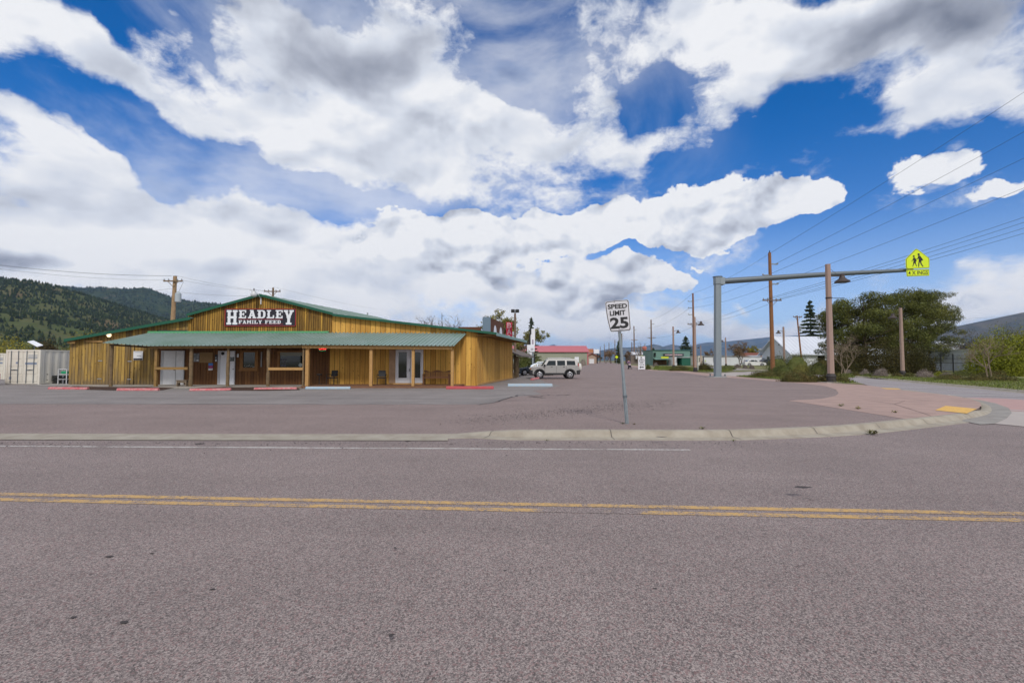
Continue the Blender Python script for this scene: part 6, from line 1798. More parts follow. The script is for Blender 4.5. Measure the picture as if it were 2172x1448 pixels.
sgp = V(1080, 698, YT - 1)
bs = thing('bar_sign', 'red vertical sign with white outlined letters BAR above the store eave', 'sign', (sgp.x, YT - 1, 0))
M_bred = mat('crimson sign panel', (.42, .015, .045), .5)
za, zb_ = V(1080, 683, YT - 1).z, V(1080, 716, YT - 1).z
MB().box(-.33, .33, 0, .22, zb_ - .2, za).build('panel', M_bred, bs)
for i, ch in enumerate('BAR'):
    zc_i = za - .36 - i * .66
    # outlined letters: white letter with a smaller red one in front
    l1 = text_mb(ch, .44, .52, .03); l1.xf(lambda p: p + Vector((0, -.012, zc_i))).build('letter', M_whitepv, bs, fixn=False)
    l2 = text_mb(ch, .36, .44, -.005); l2.xf(lambda p: p + Vector((0, -.022, zc_i))).build('letter_inlay', M_bred, bs, fixn=False)
MB().bar((.33, .1, za - .05), (1.0, .1, za - .05), .05).build('bracket', M_black, bs)
q = V(1092.5, 764, 47)
t = thing('floodlight_pole', 'tall dark timber pole with twin black floodlights beside the BAR sign', 'light pole', (q.x, 47, 0))
zt_ = V(1092, 665, 47).z
MB().tube([(0, 0, 0), (0, 0, zt_)], [.14, .10], 8).build('pole', M_pole, t)
for sx in (-.22, .22): MB().box(sx - .2, sx + .2, -.3, .3, zt_ + .12, zt_ + .42).build('floodlight', M_black, t, bevel=.03)
MB().tube([(0, 0, zt_), (0, 0, zt_ + .15)], .07, 6).build('fitting', M_whitep, t)
for i in range(2): MB().bar((0, 0, V(1092, 683 + i * 6, 47).z), (-.6, 0, V(1092, 683 + i * 6, 47).z), .03).build('bracket', M_black, t)
# entrance with shingled lean-to on rough logs
M_shing = mat('grey wooden shingles', (.16, .13, .115), .9, var=1, vscale=9, bump=.4, bscale=14)
lt = thing('lean_to', 'shingled lean-to on rough twisted log posts behind the store corner', 'shelter', (V(1085, 764, 43.5).x, 43.5, 0))
lx = V(1085, 764, 43.5).x
x1 = V(1104, 764, 43.5).x - lx; z0_, z1_ = V(1085, 735, 43.5).z, V(1104, 754, 43.5).z
r_ = MB(); r_.prism([(-1.2, z0_), (x1, z1_), (x1, z1_ - .12), (-1.2, z0_ - .12)], 0, 9, (0, SA.x * 9)); r_.build('roof', M_shing, lt)
for i, (px, yy) in enumerate(((1086, 43.6), (1094, 44.6), (1097, 47))):
    x = V(px, 764, yy).x - lx; k = 6
    MB().tube([(x + R.uniform(-.08, .08), yy - 43.5, z1_ * .98 * j / k) for j in range(k + 1)], [R.uniform(.13, .24) for _ in range(k + 1)], 9).build('log_post', M_log, lt, smooth=60)
MB().box(-1.4, -.6, 2, 8, 0, 2.6).build('wall', M_brownf, lt)
# white sign pylon
yp = 66
px0 = V(1128, 764, yp).x
py_ = thing('sign_pylon', 'tall stack of white and black sign boxes on a post beside the dark spruce', 'sign', (px0, yp, 0))
def pbx(a, b, c, d, nm, m, y=0.0, th=.35):
    A = V(a, c, yp); B = V(b, d, yp); return MB().box(A.x - px0, B.x - px0, y, y + th, B.z, A.z).build(nm, m, py_)
pbx(1125.5, 1135, 697, 732, 'sign_panel', M_whitepv); pbx(1124, 1127, 696, 709, 'side_panel', M_black, -.1)
pbx(1122, 1125, 709, 731, 'side_panel', M_black); pbx(1118, 1134, 731, 746, 'sign_panel', M_whitepv, -.05); pbx(1119, 1128, 747, 758, 'sign_panel', M_whitepv)
pbx(1128.5, 1132, 746, 772, 'post', M_galv, .1, .3); pbx(1132.5, 1135, 750, 774, 'post', M_black, .1, .2)
pbx(1128.6, 1131.6, 720, 730, 'print', mat('dim picture print', (.30, .25, .32), .6), -.01, .01); pbx(1125.5, 1131.5, 738, 743, 'print', mat('faint mauve print', (.42, .40, .44), .6), -.06, .01)

# -- red roofed hall
YH = 150
M_rroof = mat('faded red metal roof', (.46, .13, .15), .5, var=.2, vscale=.3); M_olive = mat('grey green steel siding', (.30, .31, .24), .7, var=.25, vscale=.3)
a0 = V(1128, 773.5, YH); a1 = V(1247.5, 773.5, YH)
h_ = thing('red_roofed_hall', 'long low hall with faded red metal roof and grey green walls', 'hall', (a0.x, YH, 0))
W_ = a1.x - a0.x + 6; ze = V(1200, 746.5, YH).z; zr = V(1200, 733.5, YH + 4).z
o0 = -6
MB().prism_x([(0, -.3), (0, ze), (6, zr - .1), (12, ze), (12, -.3)], o0, a1.x - a0.x).build('wall', M_olive, h_)
rib = MB()
x = o0
while x < a1.x - a0.x: rib.box(x, x + .06, -.04, 0, -.2, ze - .1); x += .9
rib.build('siding_ribs', M_olive, h_)
MB().prism_x([(-.5, ze - .05), (-.5, ze + .12), (6, zr + .12), (12.5, ze + .12), (12.5, ze - .05), (6, zr - .06)], o0 - .4, a1.x - a0.x + .4).build('roof', M_rroof, h_)
MB().box(a1.x - a0.x - .3, a1.x - a0.x + .02, -.12, -.02, -.2, ze).build('corner_trim', M_rroof, h_)
q = V(1222, 762, YH); MB().box(q.x - a0.x - .5, q.x - a0.x + .9, -.1, -.045, 1.2, 2.9).build('wall_panel', M_whitepv, h_)
# small shop beyond with brown gable
q = V(1256, 764, 190)
t = thing('small_shop', 'tiny reddish brown shop with white sign boxes past the red roofed hall', 'shop', (q.x, 190, 0))
MB().prism([(-2.2, 0), (2.2, 0), (2.2, 3.4), (0, 4.4), (-2.2, 3.4)], 0, 8).build('wall', mat('pale brown render', (.36, .26, .20), .8), t)
MB().prism([(-2.7, 3.2), (0, 4.5), (2.7, 3.2), (2.7, 3.5), (0, 4.85), (-2.7, 3.5)], -.5, 8.3).build('roof', mat('reddish brown roofing', (.30, .11, .07), .8), t)
MB().box(-2.2, .4, -1.0, -.6, 4.9, 6.6).build('sign_panel', mat('orange brown sign', (.40, .16, .08), .6), t); MB().box(.6, 2.8, -1.0, -.7, 4.7, 6.4).build('sign_panel', M_whitepv, t)
MB().box(1.9, 2.2, -.8, -.6, 0, 5).build('post', M_black, t); MB().box(-1.2, .8, -.05, -.01, .3, 2.4).build('garage_door', M_whitep, t)

# -- green shop on the right with its annex
YG = 118
M_gsh = mat('seafoam green metal', (.14, .25, .21), .6, var=.5, vscale=.5); M_dkg = mat('dark green steel', (.012, .10, .062), .6)
g0_ = V(1384, 774, YG); 
t = thing('green_shop', 'seafoam green shop with a long sign board and a dark green container annex', 'shop', (g0_.x, YG, gz(g0_.x, YG)))
gzv = gz(g0_.x, YG)
def GX(px): return V(px, 764, YG).x - g0_.x
def GZ(py): return V(1420, py, YG).z - gzv
MB().box(GX(1385), GX(1464), 0, 9, -.3, GZ(743)).build('wall', M_gsh, t)
MB().box(GX(1384), GX(1465), -.25, 9.2, GZ(743), GZ(742)).build('parapet_cap', M_dkg, t)
MB().box(GX(1386.5), GX(1390.5), -.3, -.01, GZ(756), GZ(748)).build('window', M_glass, t)
sg_ = MB().box(GX(1407), GX(1450), -.35, -.1, GZ(755), GZ(749.5)).build('sign_panel', mat('dark grey sign board', (.05, .055, .06), .6), t)
l_ = MB()
for i in range(15): l_.box(GX(1410.5 + i * 2.4), GX(1410.5 + i * 2.4 + R.uniform(1.2, 2)), -.38, -.352, GZ(753.6), GZ(751.4))
l_.build('lettering', mat('pale pink lettering', (.55, .40, .42), .6), t)
MB().prism_x([(-2.2, GZ(762.5)), (-.01, GZ(759)), (-.01, GZ(760))], GX(1385), GX(1415)).build('awning', M_gsh, t)
MB().box(GX(1385), GX(1414), -.06, -.005, .1, GZ(763)).build('shopfront', mat('brown timber shop front', (.15, .075, .03), .8, var=1, vscale=1.5, col2=(.04, .03, .02)), t)
MB().box(GX(1395.5), GX(1411), -2.6, -2.45, GZ(760), GZ(756.3)).build('banner', mat('yellow green banner', (.55, .60, .03), .6), t)
MB().box(GX(1417), GX(1426.5), -3.2, -.3, -.1, GZ(757)).build('shed', M_white_sid, t)
MB().box(GX(1433), GX(1464), -4.4, -.3, -.1, GZ(758.5)).build('annex', M_dkg, t)
MB().box(GX(1426), GX(1464.5), -4.6, -.2, GZ(758.5), GZ(757.6)).build('annex_roof', M_white_sid, t)
# white canopy hall to its left
q0 = V(1336, 764, 165)
t = thing('striped_canopy_shop', 'low pale shop with ragged white and lime striped awning left of the green shop', 'shop', (q0.x, 165, gz(q0.x, 165)))
g_ = gz(q0.x, 165); QX = lambda p: V(p, 764, 165).x - q0.x; QZ = lambda p: V(1360, p, 165).z - g_
MB().box(QX(1338), QX(1383), 0, 8, -.3, QZ(752)).build('wall', mat('dull brown shop wall', (.20, .16, .14), .8, var=.8, vscale=.6), t)
MB().prism_x([(-.4, QZ(752)), (3, QZ(746)), (8.3, QZ(749)), (8.3, QZ(752))], QX(1340), QX(1384)).build('roof', M_whitepv, t)
MB().box(QX(1347), QX(1354), -1.5, -.2, QZ(761), QZ(753.5)).build('awning', M_whitepv, t)
MB().box(QX(1354.5), QX(1371), -1.45, -.25, QZ(760.5), QZ(753.8)).build('awning', mat('lime awning', (.42, .55, .05), .6), t)
MB().box(QX(1371.5), QX(1381), -1.5, -.2, QZ(761), QZ(755)).build('awning', M_whitepv, t)
# red balloon shape above it
q = V(1367, 739.5, 150)
t = thing('balloon', 'small orange red balloon above the pale striped shop', 'balloon', q)
MB().lathe([(.12, -1.0), (.25, -.8), (.7, -.1), (.78, .3), (.6, .68), (.2, .85)], (0, 0, 0), 14).build('envelope', mat('orange red balloon', (.55, .13, .09), .5, var=.4, vscale=1.5, col2=(.62, .30, .24)), t, smooth=60)
MB().tube([(0, 0, -1), (.1, 0, V(1367, 755, 150).z - q.z)], .05, 5).build('tether', M_white2, t)
# portable white building
YP2 = 104
q0 = V(1479, 764, YP2); g_ = gz(q0.x, YP2)
t = thing('portable_office', 'long white portable office with a tan door behind the thick mast', 'portable building', (q0.x, YP2, g_))
QX = lambda p: V(p, 764, YP2).x - q0.x; QZ = lambda p: V(1550, p, YP2).z - g_
MB().box(QX(1479.5), QX(1489), -.3, 4, .1, QZ(754.8)).build('porch_room', mat('cream siding', (.55, .53, .47), .7), t)
MB().box(QX(1493), QX(1616), 0, 4, .1, QZ(756)).build('wall', M_white_sid, t)
MB().box(QX(1489), QX(1493), .1, 4, .1, QZ(756)).build('recess', mat('dark plum wall', (.07, .06, .08), .7), t)
MB().box(QX(1479), QX(1617), -.35, 4.2, QZ(755.8) + .12, QZ(755.8) + .2).build('roof', mat('grey flat roof', (.36, .36, .34), .7), t)
MB().box(QX(1485), QX(1487), -.34, -.305, .25, 2.3).build('door', mat('tan door', (.40, .25, .12), .6), t)
MB().box(QX(1481.5), QX(1482.8), -.34, -.305, .9, 1.9).build('window', M_glass, t); MB().box(QX(1513), QX(1514.5), -.04, -.005, .8, 1.9).build('window', M_glass, t)
MB().box(QX(1495), QX(1497), -.04, -.005, 1.0, 1.25).build('sticker', mat('lime sticker', (.5, .6, .05), .6), t)
# white A-sign with arrow
q = G(1361, 780.5); YD = q.y
t = thing('street_sign_board', 'white hand painted board with lines of text and a left arrow in the grass strip', 'sign', (q.x, q.y, q.z))
z1_ = V(1361, 755, YD).z - q.z; hw = V(1368, 764, YD).x - q.x
MB().box(-hw, hw, -.05, .05, .12, z1_).build('panel', M_whitepv, t)
rows_ = ((.93, .35), (.85, .3), (.77, .5), (.69, .8), (.60, .7), (.52, .5), (.38, .6))
for v_, w_ in rows_:
    l_ = MB(); x = -hw * w_
    while x < hw * w_ - .1:
        ww = R.uniform(.12, .3); l_.box(x, x + ww, -.056, -.051, z1_ * v_ - .06, z1_ * v_ + .05); x += ww + .06
    l_.build('text_line', M_sgk, t)
MB().box(-hw * .8, hw * .8, -.056, -.051, z1_ * .455, z1_ * .465).build('rule', M_sgk, t)
zr_ = z1_ * .2; MB().add([(-hw * .7, -.056, zr_), (-hw * .3, -.056, zr_ + .22), (-hw * .3, -.056, zr_ + .07), (hw * .6, -.056, zr_ + .09), (hw * .6, -.056, zr_ - .09), (-hw * .3, -.056, zr_ - .07), (-hw * .3, -.056, zr_ - .22)], [tuple(range(7))]).build('arrow', M_sgk, t)
for sx in (-hw + .05, hw - .05): MB().box(sx - .04, sx + .04, -.04, .04, 0, .119).build('leg', M_whitep, t)
# lime sign on the far side
for px, py, w_, lab in ((1308, 757, .5, 'small far lime yellow sign above the road end'),):
    q = V(px, py, 140); g_ = gz(q.x, 140)
    t = thing('road_sign', lab, 'road sign', (q.x, 140, g_)); z = q.z - g_
    MB().add([(-w_, 0, z), (0, 0, z + w_), (w_, 0, z), (0, 0, z - w_), (-w_, .05, z), (0, .05, z + w_), (w_, .05, z), (0, .05, z - w_)], [(0, 1, 2, 3), (7, 6, 5, 4), (0, 4, 5, 1), (1, 5, 6, 2), (2, 6, 7, 3), (3, 7, 4, 0)]).build('panel', M_fl, t)
    MB().tube([(0, .1, 0), (0, .1, z)], .06, 6).build('post', M_galv, t)
q = G(1480.5, 786); t = thing('marker_post', 'thin white marker post beside the lamp in the grass strip', 'post', q)
MB().box(-.04, .04, -.04, .04, 0, 1.35).build('post', M_whitep, t); MB().box(-.05, .05, -.05, .05, 1.35, 1.4).build('cap', M_base, t)

# -- white house: long axis runs to the right, its gable end turned to the left
Xn = 61.9; zg = .5
t = thing('white_house', 'white gabled house with bright metal roof partly hidden by the pines', 'house', (Xn, 107, zg))
M_wroof = mat('white metal roofing', (.62, .65, .72), .4, var=.25, vscale=.3)
evz, apz, Lr, y1_, y2_ = 3.5 - zg, 7.35 - zg, 30.0, -6.4, 5.6
MB().prism_x([(y1_, -.3), (y1_, evz), (-.3, apz - .25), (y2_, evz), (y2_, -.3)], 0, Lr).build('wall', M_white_sid, t)
MB().prism_x([(y1_ - .7, evz - .35), (-.3, apz), (-.3, apz - .2), (y1_ - .7, evz - .55)], -.8, Lr + .5).build('roof', M_wroof, t)['label'] = 'bright white roof slope facing the road'
MB().prism_x([(y2_ + .7, evz - .35), (-.3, apz), (-.3, apz - .2), (y2_ + .7, evz - .55)], -.8, Lr + .5).build('roof', M_wroof, t)['label'] = 'far roof slope behind the ridge'
rb_ = MB()
for i in range(34):
    x = -.6 + i * .92
    rb_.add([(x, y1_ - .7, evz - .34), (x + .06, y1_ - .7, evz - .34), (x + .06, -.3, apz + .01), (x, -.3, apz + .01), (x, y1_ - .7, evz - .30), (x + .06, y1_ - .7, evz - .30), (x + .06, -.3, apz + .05), (x, -.3, apz + .05)], [(0, 1, 2, 3), (4, 5, 6, 7), (0, 4, 7, 3), (1, 5, 6, 2), (0, 1, 5, 4)])
rb_.build('roof_seams', M_wroof, t, fixn=False)
MB().prism_x([(y1_ - .72, evz - .52), (y1_ - .6, evz - .52), (y1_ - .6, evz - .68), (y1_ - .72, evz - .68)], -.8, Lr + .5).build('gutter', M_insul, t)
def gwin(ya, yb, za, zb_):
    o = MB().box(-.05, -.004, ya, yb, za, zb_).build('window', M_whitep, t); MB().box(-.07, -.051, ya + .12, yb - .12, za + .12, zb_ - .12).build('window_pane', M_glass, o)
gwin(2.2, 3.6, .9, 2.3)
MB().wheel((0, 0, 0), .2, .05, 12).xf(lambda p: Vector((p.y - .03, p.x - 1.6, p.z + 4.9))).build('gable_vent', M_black, t)
for x in (5.5, 11, 17):
    o = MB().box(x, x + 1.8, y1_ - .05, y1_ - .004, 1.0, 2.4).build('window', M_whitep, t); MB().box(x + .12, x + 1.68, y1_ - .07, y1_ - .051, 1.12, 2.28).build('window_pane', M_glass, o)
# little red roofed shed beside it
q = V(1600, 764, 116)
t = thing('red_brown_shed', 'low shed with reddish brown roof behind the bare pink tree', 'shed', (q.x, 116, .5))
MB().prism_x([(0, 0), (0, 1.9), (2.5, 3.0), (5, 1.9), (5, 0)], -3, 3.2).build('wall', mat('pale shed wall', (.40, .33, .27), .8), t)
MB().prism_x([(-.4, 1.85), (2.5, 3.1), (5.4, 1.85), (5.4, 2.0), (2.5, 3.28), (-.4, 2.0)], -3.3, 3.5).build('roof', mat('red brown roofing', (.17, .06, .04), .8), t)
t = thing('white_lean_to', 'small white roofed lean-to between shed and white house', 'lean-to', (V(1611, 764, 112).x, 112, .5))
MB().box(-.9, .9, 0, 3, 0, 1.6).build('wall', mat('dark shed boards', (.10, .04, .035), .9), t); MB().prism_x([(-.4, 1.7), (3.2, 2.4), (3.2, 2.52), (-.4, 1.85)], -1.3, 1.2).build('roof', M_wroof, t)
# satellite dish
q = V(1613, 742, 109); t = thing('satellite_dish', 'small dark round dish on a stalk by the white house eave', 'satellite dish', (q.x, 109, .5))
MB().lathe([(.05, .08), (.25, .03), (.38, -.05), (.36, -.06), (.05, .03)], (0, 0, 0), 14).xf(lambda p: Vector((p.x, -p.z, p.y + q.z - .5))).build('dish', M_insul, t)
MB().tube([(0, .05, 0), (0, .05, q.z - .5)], .03, 5).build('stalk', M_galvd, t)

# -- pale corrugated yard wall, second roof and iron fence on the right
M_yard = mat('pale blue grey metal wall', (.56, .60, .68), .6, var=.25, vscale=.4)
w0 = V(1935, 764, 74); w1 = V(2115, 764, 62); 
t = thing('metal_yard_wall', 'pale blue grey corrugated wall behind the iron fence', 'wall', (w0.x, w0.y, 0))
mb = MB(); d_ = w1 - w0; zt_ = V(2000, 743, 69).z; n_k = 90
pts = [(d_.x * i / n_k + (.0), d_.y * i / n_k + (.07 if i % 2 else 0)) for i in range(n_k + 1)]
mb.add([(x, y, 0) for x, y in pts] + [(x, y, zt_) for x, y in pts] + [(x, y + .25, zt_) for x, y in pts] + [(x, y + .25, 0) for x, y in pts], [(r * (n_k + 1) + i, r * (n_k + 1) + i + 1, (r + 1) * (n_k + 1) + i + 1, (r + 1) * (n_k + 1) + i) for i in range(n_k) for r in range(3)])
mb.build('cladding', M_yard, t)
mb = MB(); mb.bar((0, -.05, zt_ + .05), (d_.x, d_.y - .05, zt_ + .05), .3, .10); mb.build('coping', M_whitep, t)
mb = MB(); mb.bar((d_.x * .3, d_.y * .3 - .06, 0), (d_.x * .3, d_.y * .3 - .06, zt_), .16, .08); mb.build('downpipe', M_whitep, t)
q = V(1995, 724, 95)
t = thing('outbuilding', 'outbuilding with bright pale roof glimpsed between the pine and the dark shrubs', 'outbuilding', (q.x, 95, 0))
MB().box(-4, 4, 0, 6, 0, q.z - .6).build('wall', M_yard, t)
MB().prism_x([(-.5, q.z - .65), (3, q.z + .05), (6.5, q.z - .65), (6.5, q.z - .5), (3, q.z + .25), (-.5, q.z - .5)], -4.4, 4.4).build('roof', M_wroof, t)
f0 = V(1958, 764, 64); f1 = V(2300, 764, 44.0)
t = thing('iron_fence', 'black iron picket fence with a gate in front of the pale metal wall', 'fence', (f0.x, f0.y, 0))
d_ = f1 - f0; Lf = d_.length; n_p = int(Lf / .19); zt_ = V(2000, 752, 62).z
def FPt(s, z=0): p = d_ * (s / Lf); return Vector((p.x, p.y, z))
pk = MB()
for i in range(n_p):
    s = i * Lf / n_p; p = FPt(s); tall = zt_ - (0 if 1 < s < 4.9 else .12)
    pk.box(p.x - .010, p.x + .010, p.y - .010, p.y + .010, .1, tall); pk.add([(p.x - .03, p.y, tall), (p.x + .03, p.y, tall), (p.x, p.y, tall + .1), (p.x, p.y - .03, tall), (p.x, p.y + .03, tall)], [(0, 1, 2), (3, 4, 2)])
M_iron = mat('black iron', (.015, .017, .019), .5)
o = pk.build('pickets', M_iron, t, fixn=False); o['kind'] = 'stuff'
for z in (.22, zt_ * .55, zt_ * .78): MB().bar(FPt(0, z), FPt(Lf, z), .04, .05).build('rail', M_iron, t)
for s in (1.1, 3.05, 5.0) + tuple(7.5 + 2.5 * i for i in range(int((Lf - 7.5) / 2.5))): p = FPt(s); MB().box(p.x - .05, p.x + .05, p.y - .05, p.y + .05, 0, zt_ + .08).build('post', M_iron, t)
p = FPt(2.1, zt_ * .45); og = MB()
for k in range(8): a_ = k * pi / 4; og.tube([p + Vector((0, -.03, 0)), p + Vector((.18 * cos(a_), -.04, .3 * sin(a_))), p + Vector((.25 * cos(a_ + .5), -.04, .36 * sin(a_ + .5)))], .016, 5)
og.build('gate_ornament', M_iron, t)

# ------------------------------------------------------------------ person with a pushchair
q = G(1337.5, 781.5); 
def skinned(name, joints, edges, radii, m, parent, sub=1):
    me = bpy.data.meshes.new(name); me.from_pydata(joints, edges, []); me.update()
    o = bpy.data.objects.new(name, me); COL.objects.link(o); o.parent = parent
    s = o.modifiers.new('skin', 'SKIN'); 
    for i, r_ in enumerate(radii): me.skin_vertices[0].data[i].radius = (r_, r_)
    me.skin_vertices[0].data[0].use_root = True
    ss_ = o.modifiers.new('sub', 'SUBSURF'); ss_.levels = sub; ss_.render_levels = sub
    dg = bpy.context.evaluated_depsgraph_get(); dg.update()
    nm = bpy.data.meshes.new_from_object(o.evaluated_get(dg)); o.modifiers.clear(); o.data = nm; nm.materials.clear(); nm.materials.append(m)
    for p_ in nm.polygons: p_.use_smooth = True
    return o
t = thing('person', 'person in a mauve jacket and dark trousers walking towards us behind a pushchair', 'person', (q.x - .1, q.y + .9, q.z))
me0 = bpy.data.meshes.new('x'); 
M_skin = mat('skin', (.45, .27, .19), .6); M_mauve = mat('mauve jacket', (.17, .10, .17), .8); M_trou = mat('dark trousers', (.03, .03, .045), .8)
def has_skin(): return True
J = [(0, 0, .98), (0, 0, 1.2), (0, .0, 1.42), (0, 0, 1.52), (0, -.01, 1.64), (0, -.01, 1.74), (-.2, 0, 1.42), (-.27, -.08, 1.16), (-.2, -.36, 1.02), (.2, 0, 1.42), (.27, -.08, 1.16), (.2, -.36, 1.02), (-.1, 0, .92), (-.12, -.16, .5), (-.12, -.22, .08), (-.12, -.34, .03), (.1, 0, .92), (.12, .12, .5), (.12, .3, .1), (.12, .2, .03)]
E = [(0, 1), (1, 2), (2, 3), (3, 4), (4, 5), (2, 6), (6, 7), (7, 8), (2, 9), (9, 10), (10, 11), (0, 12), (12, 13), (13, 14), (14, 15), (0, 16), (16, 17), (17, 18), (18, 19)]
Rr = [.15, .14, .15, .06, .10, .085, .075, .055, .04, .075, .055, .04, .10, .07, .05, .04, .10, .07, .05, .04]
def skin_layer(o):
    pass
def mk(name, J, E, Rr, m, par):
    bm = bmesh.new(); lay = bm.verts.layers.skin.verify(); vs = [bm.verts.new(j) for j in J]
    for e_ in E: bm.edges.new((vs[e_[0]], vs[e_[1]]))
    for v_, r_ in zip(vs, Rr): v_[lay].radius = (r_, r_)
    vs[0][lay].use_root = True
    me = bpy.data.meshes.new(name); bm.to_mesh(me); bm.free()
    o = bpy.data.objects.new(name, me); COL.objects.link(o); o.parent = par
    s = o.modifiers.new('skin', 'SKIN'); s2 = o.modifiers.new('sub', 'SUBSURF'); s2.levels = 1; s2.render_levels = 1
    dg = bpy.context.evaluated_depsgraph_get(); dg.update()
    nm = bpy.data.meshes.new_from_object(o.evaluated_get(dg)); o.modifiers.clear(); o.data = nm
    nm.materials.clear(); nm.materials.append(m)
    for p_ in nm.polygons: p_.use_smooth = True
    return o
mk('body', J, E, Rr, M_skin, t)
mk('jacket', [J[0], J[1], J[2], J[6], J[7], (-.21, -.32, 1.03), J[9], J[10], (.21, -.32, 1.03)], [(0, 1), (1, 2), (2, 3), (3, 4), (4, 5), (2, 6), (6, 7), (7, 8)], [.19, .17, .175, .095, .075, .06, .095, .075, .06], M_mauve, t)
mk('trousers', [J[0], J[12], J[13], J[14], J[16], J[17], J[18]], [(0, 1), (1, 2), (2, 3), (0, 4), (4, 5), (5, 6)], [.165, .125, .09, .07, .125, .09, .07], M_trou, t)
MB().lathe([(.02, .115), (.08, .09), (.105, .03), (.11, -.04), (.10, -.10)], (0, .01, 1.72), 10).build('hair', mat('dark hair', (.03, .02, .015), .8), t, smooth=60)
s_ = thing('pushchair', 'dark pushchair with pale hood pushed by the walking person', 'pushchair', (q.x - .1, q.y + .1, q.z))
MB().prism_x([(-.25, .35), (.2, .3), (.35, .75), (.25, .8), (.1, .45), (-.25, .45)], -.24, .24).build('seat', M_trou, s_)
MB().lathe([(.27, 0), (.26, .12), (.18, .24), (.05, .28)], (0, .12, .72), 12).build('hood', mat('pale pinkish hood', (.40, .32, .33), .8), s_, smooth=60)
for sx in (-.26, .26):
    MB().tube([(sx, .75, 1.02), (sx, .35, .75), (sx, -.25, .2)], .014, 5).build('frame_bar', M_black, s_)
    for yy in (-.28, .4): MB().wheel((0, 0, 0), .13, .04, 14).xf(lambda p: Vector((p.y + sx, p.x + yy, p.z + .13))).build('wheel', M_tyre, s_)
MB().tube([(-.26, .75, 1.02), (.26, .75, 1.02)], .018, 6).build('handle', M_black, s_)

# ================================================================== TREES AND SHRUBS
def leafm(name, c, isl=.5, c2=None, vs=1.2, rough=.8):
    m = mat(name, c, rough, var=.7 if c2 else 0, vscale=vs, col2=c2, island=isl, spec=.2)
    n, l = m.node_tree.nodes, m.node_tree.links
    b = n['Principled BSDF']
    return m
L_pine = leafm('pine needles', (.080, .096, .023), .5, (.150, .142, .034), .30)
L_pine2 = leafm('grey green needles', (.10, .115, .045), .5, (.18, .17, .085), .3)
L_spr = leafm('blue green spruce needles', (.042, .062, .030), .5, (.075, .095, .045), .6)
L_hedge = leafm('dark hedge leaves', (.042, .042, .011), .55, (.075, .055, .015), .45)
L_maroon = leafm('dark reddish shrub leaves', (.06, .035, .02), .6, (.075, .075, .02), .5)
L_jun = leafm('juniper foliage', (.085, .095, .028), .5, (.13, .085, .03), 1.3)
L_yel = leafm('yellow green spring leaves', (.23, .24, .02), .4, (.14, .17, .02), 1)
L_wil = leafm('olive yellow willow leaves', (.24, .21, .03), .4, (.14, .14, .025), .3)
L_spring = leafm('fresh spring leaves', (.17, .18, .045), .45, (.22, .16, .05), .6)
L_green = leafm('mid green leaves', (.075, .095, .025), .5, (.12, .115, .035), 1)
L_lav = leafm('dry lavender shrub twigs', (.25, .20, .185), .4, (.15, .14, .10), 3)
L_budp = leafm('pinkish brown buds', (.22, .13, .085), .4, (.14, .12, .05), .8)
L_grass = leafm('grass blades', (.11, .16, .03), .5, (.17, .15, .05), 1.5)
B_bark = mat('brown bark', (.10, .07, .05), .95, var=.8, vscale=5); B_grey = mat('grey bark', (.20, .16, .13), .95, var=.6, vscale=6)
B_pale = mat('pale dry twigs', (.30, .23, .17), .95, var=.5, vscale=6); B_dark = mat('dark bark', (.05, .04, .035), .95)

def tree(name, label, cat, loc, group=None): return thing(name, label, cat, loc, 0, group)

def pine(loc, Hh, cr, label, leafmat, nclump=46, nleaf=15000, seed=1, base=.25, leaf=.30, oval=1.0):
    rr = random.Random(seed); t = tree('pine_tree', label, 'pine tree', loc)
    cl = []; limbs = MB(); lean = rr.uniform(-.3, .3)
    for i in range(nclump):
        f = base + (1 - base) * (i + rr.random()) / nclump
        env = cr * math.sqrt(max(.03, 1 - ((f - .52) / .56) ** 2))
        a = rr.uniform(0, 2 * pi); ro = env * rr.uniform(.45, 1.0)
        c = Vector((ro * cos(a) * oval, ro * sin(a), Hh * f * rr.uniform(.94, 1.02)))
        s = cr * rr.uniform(.16, .30)
        cl.append((c, (s * 1.2, s * 1.1, s * .62)))
        root = Vector((lean * f, 0, Hh * max(.12, f - .16)))
        mid = root.lerp(c, .55) + Vector((0, 0, -.25))
        limbs.tube([root, mid, c], [.11 * (1.2 - f), .07 * (1.2 - f), .02], 6)
        if rr.random() < .6:
            c2 = c + Vector((rr.uniform(-1, 1), rr.uniform(-1, 1), rr.uniform(-.3, .5))) * s * 1.5; cl.append((c2, (s * .7, s * .7, s * .45)))
    MB().tube([(0, 0, -.05), (lean * .3, 0, Hh * .4), (lean, 0, Hh * .95)], [Hh * .026, Hh * .018, .03], 9).build('trunk', B_bark, t, smooth=50)
    limbs.build('limbs', B_bark, t, fixn=False)
    leaf_mb(cl, nleaf, leaf, .20, .55, rr, up=1.1).build('crown', leafmat, t, fixn=False)
    return t

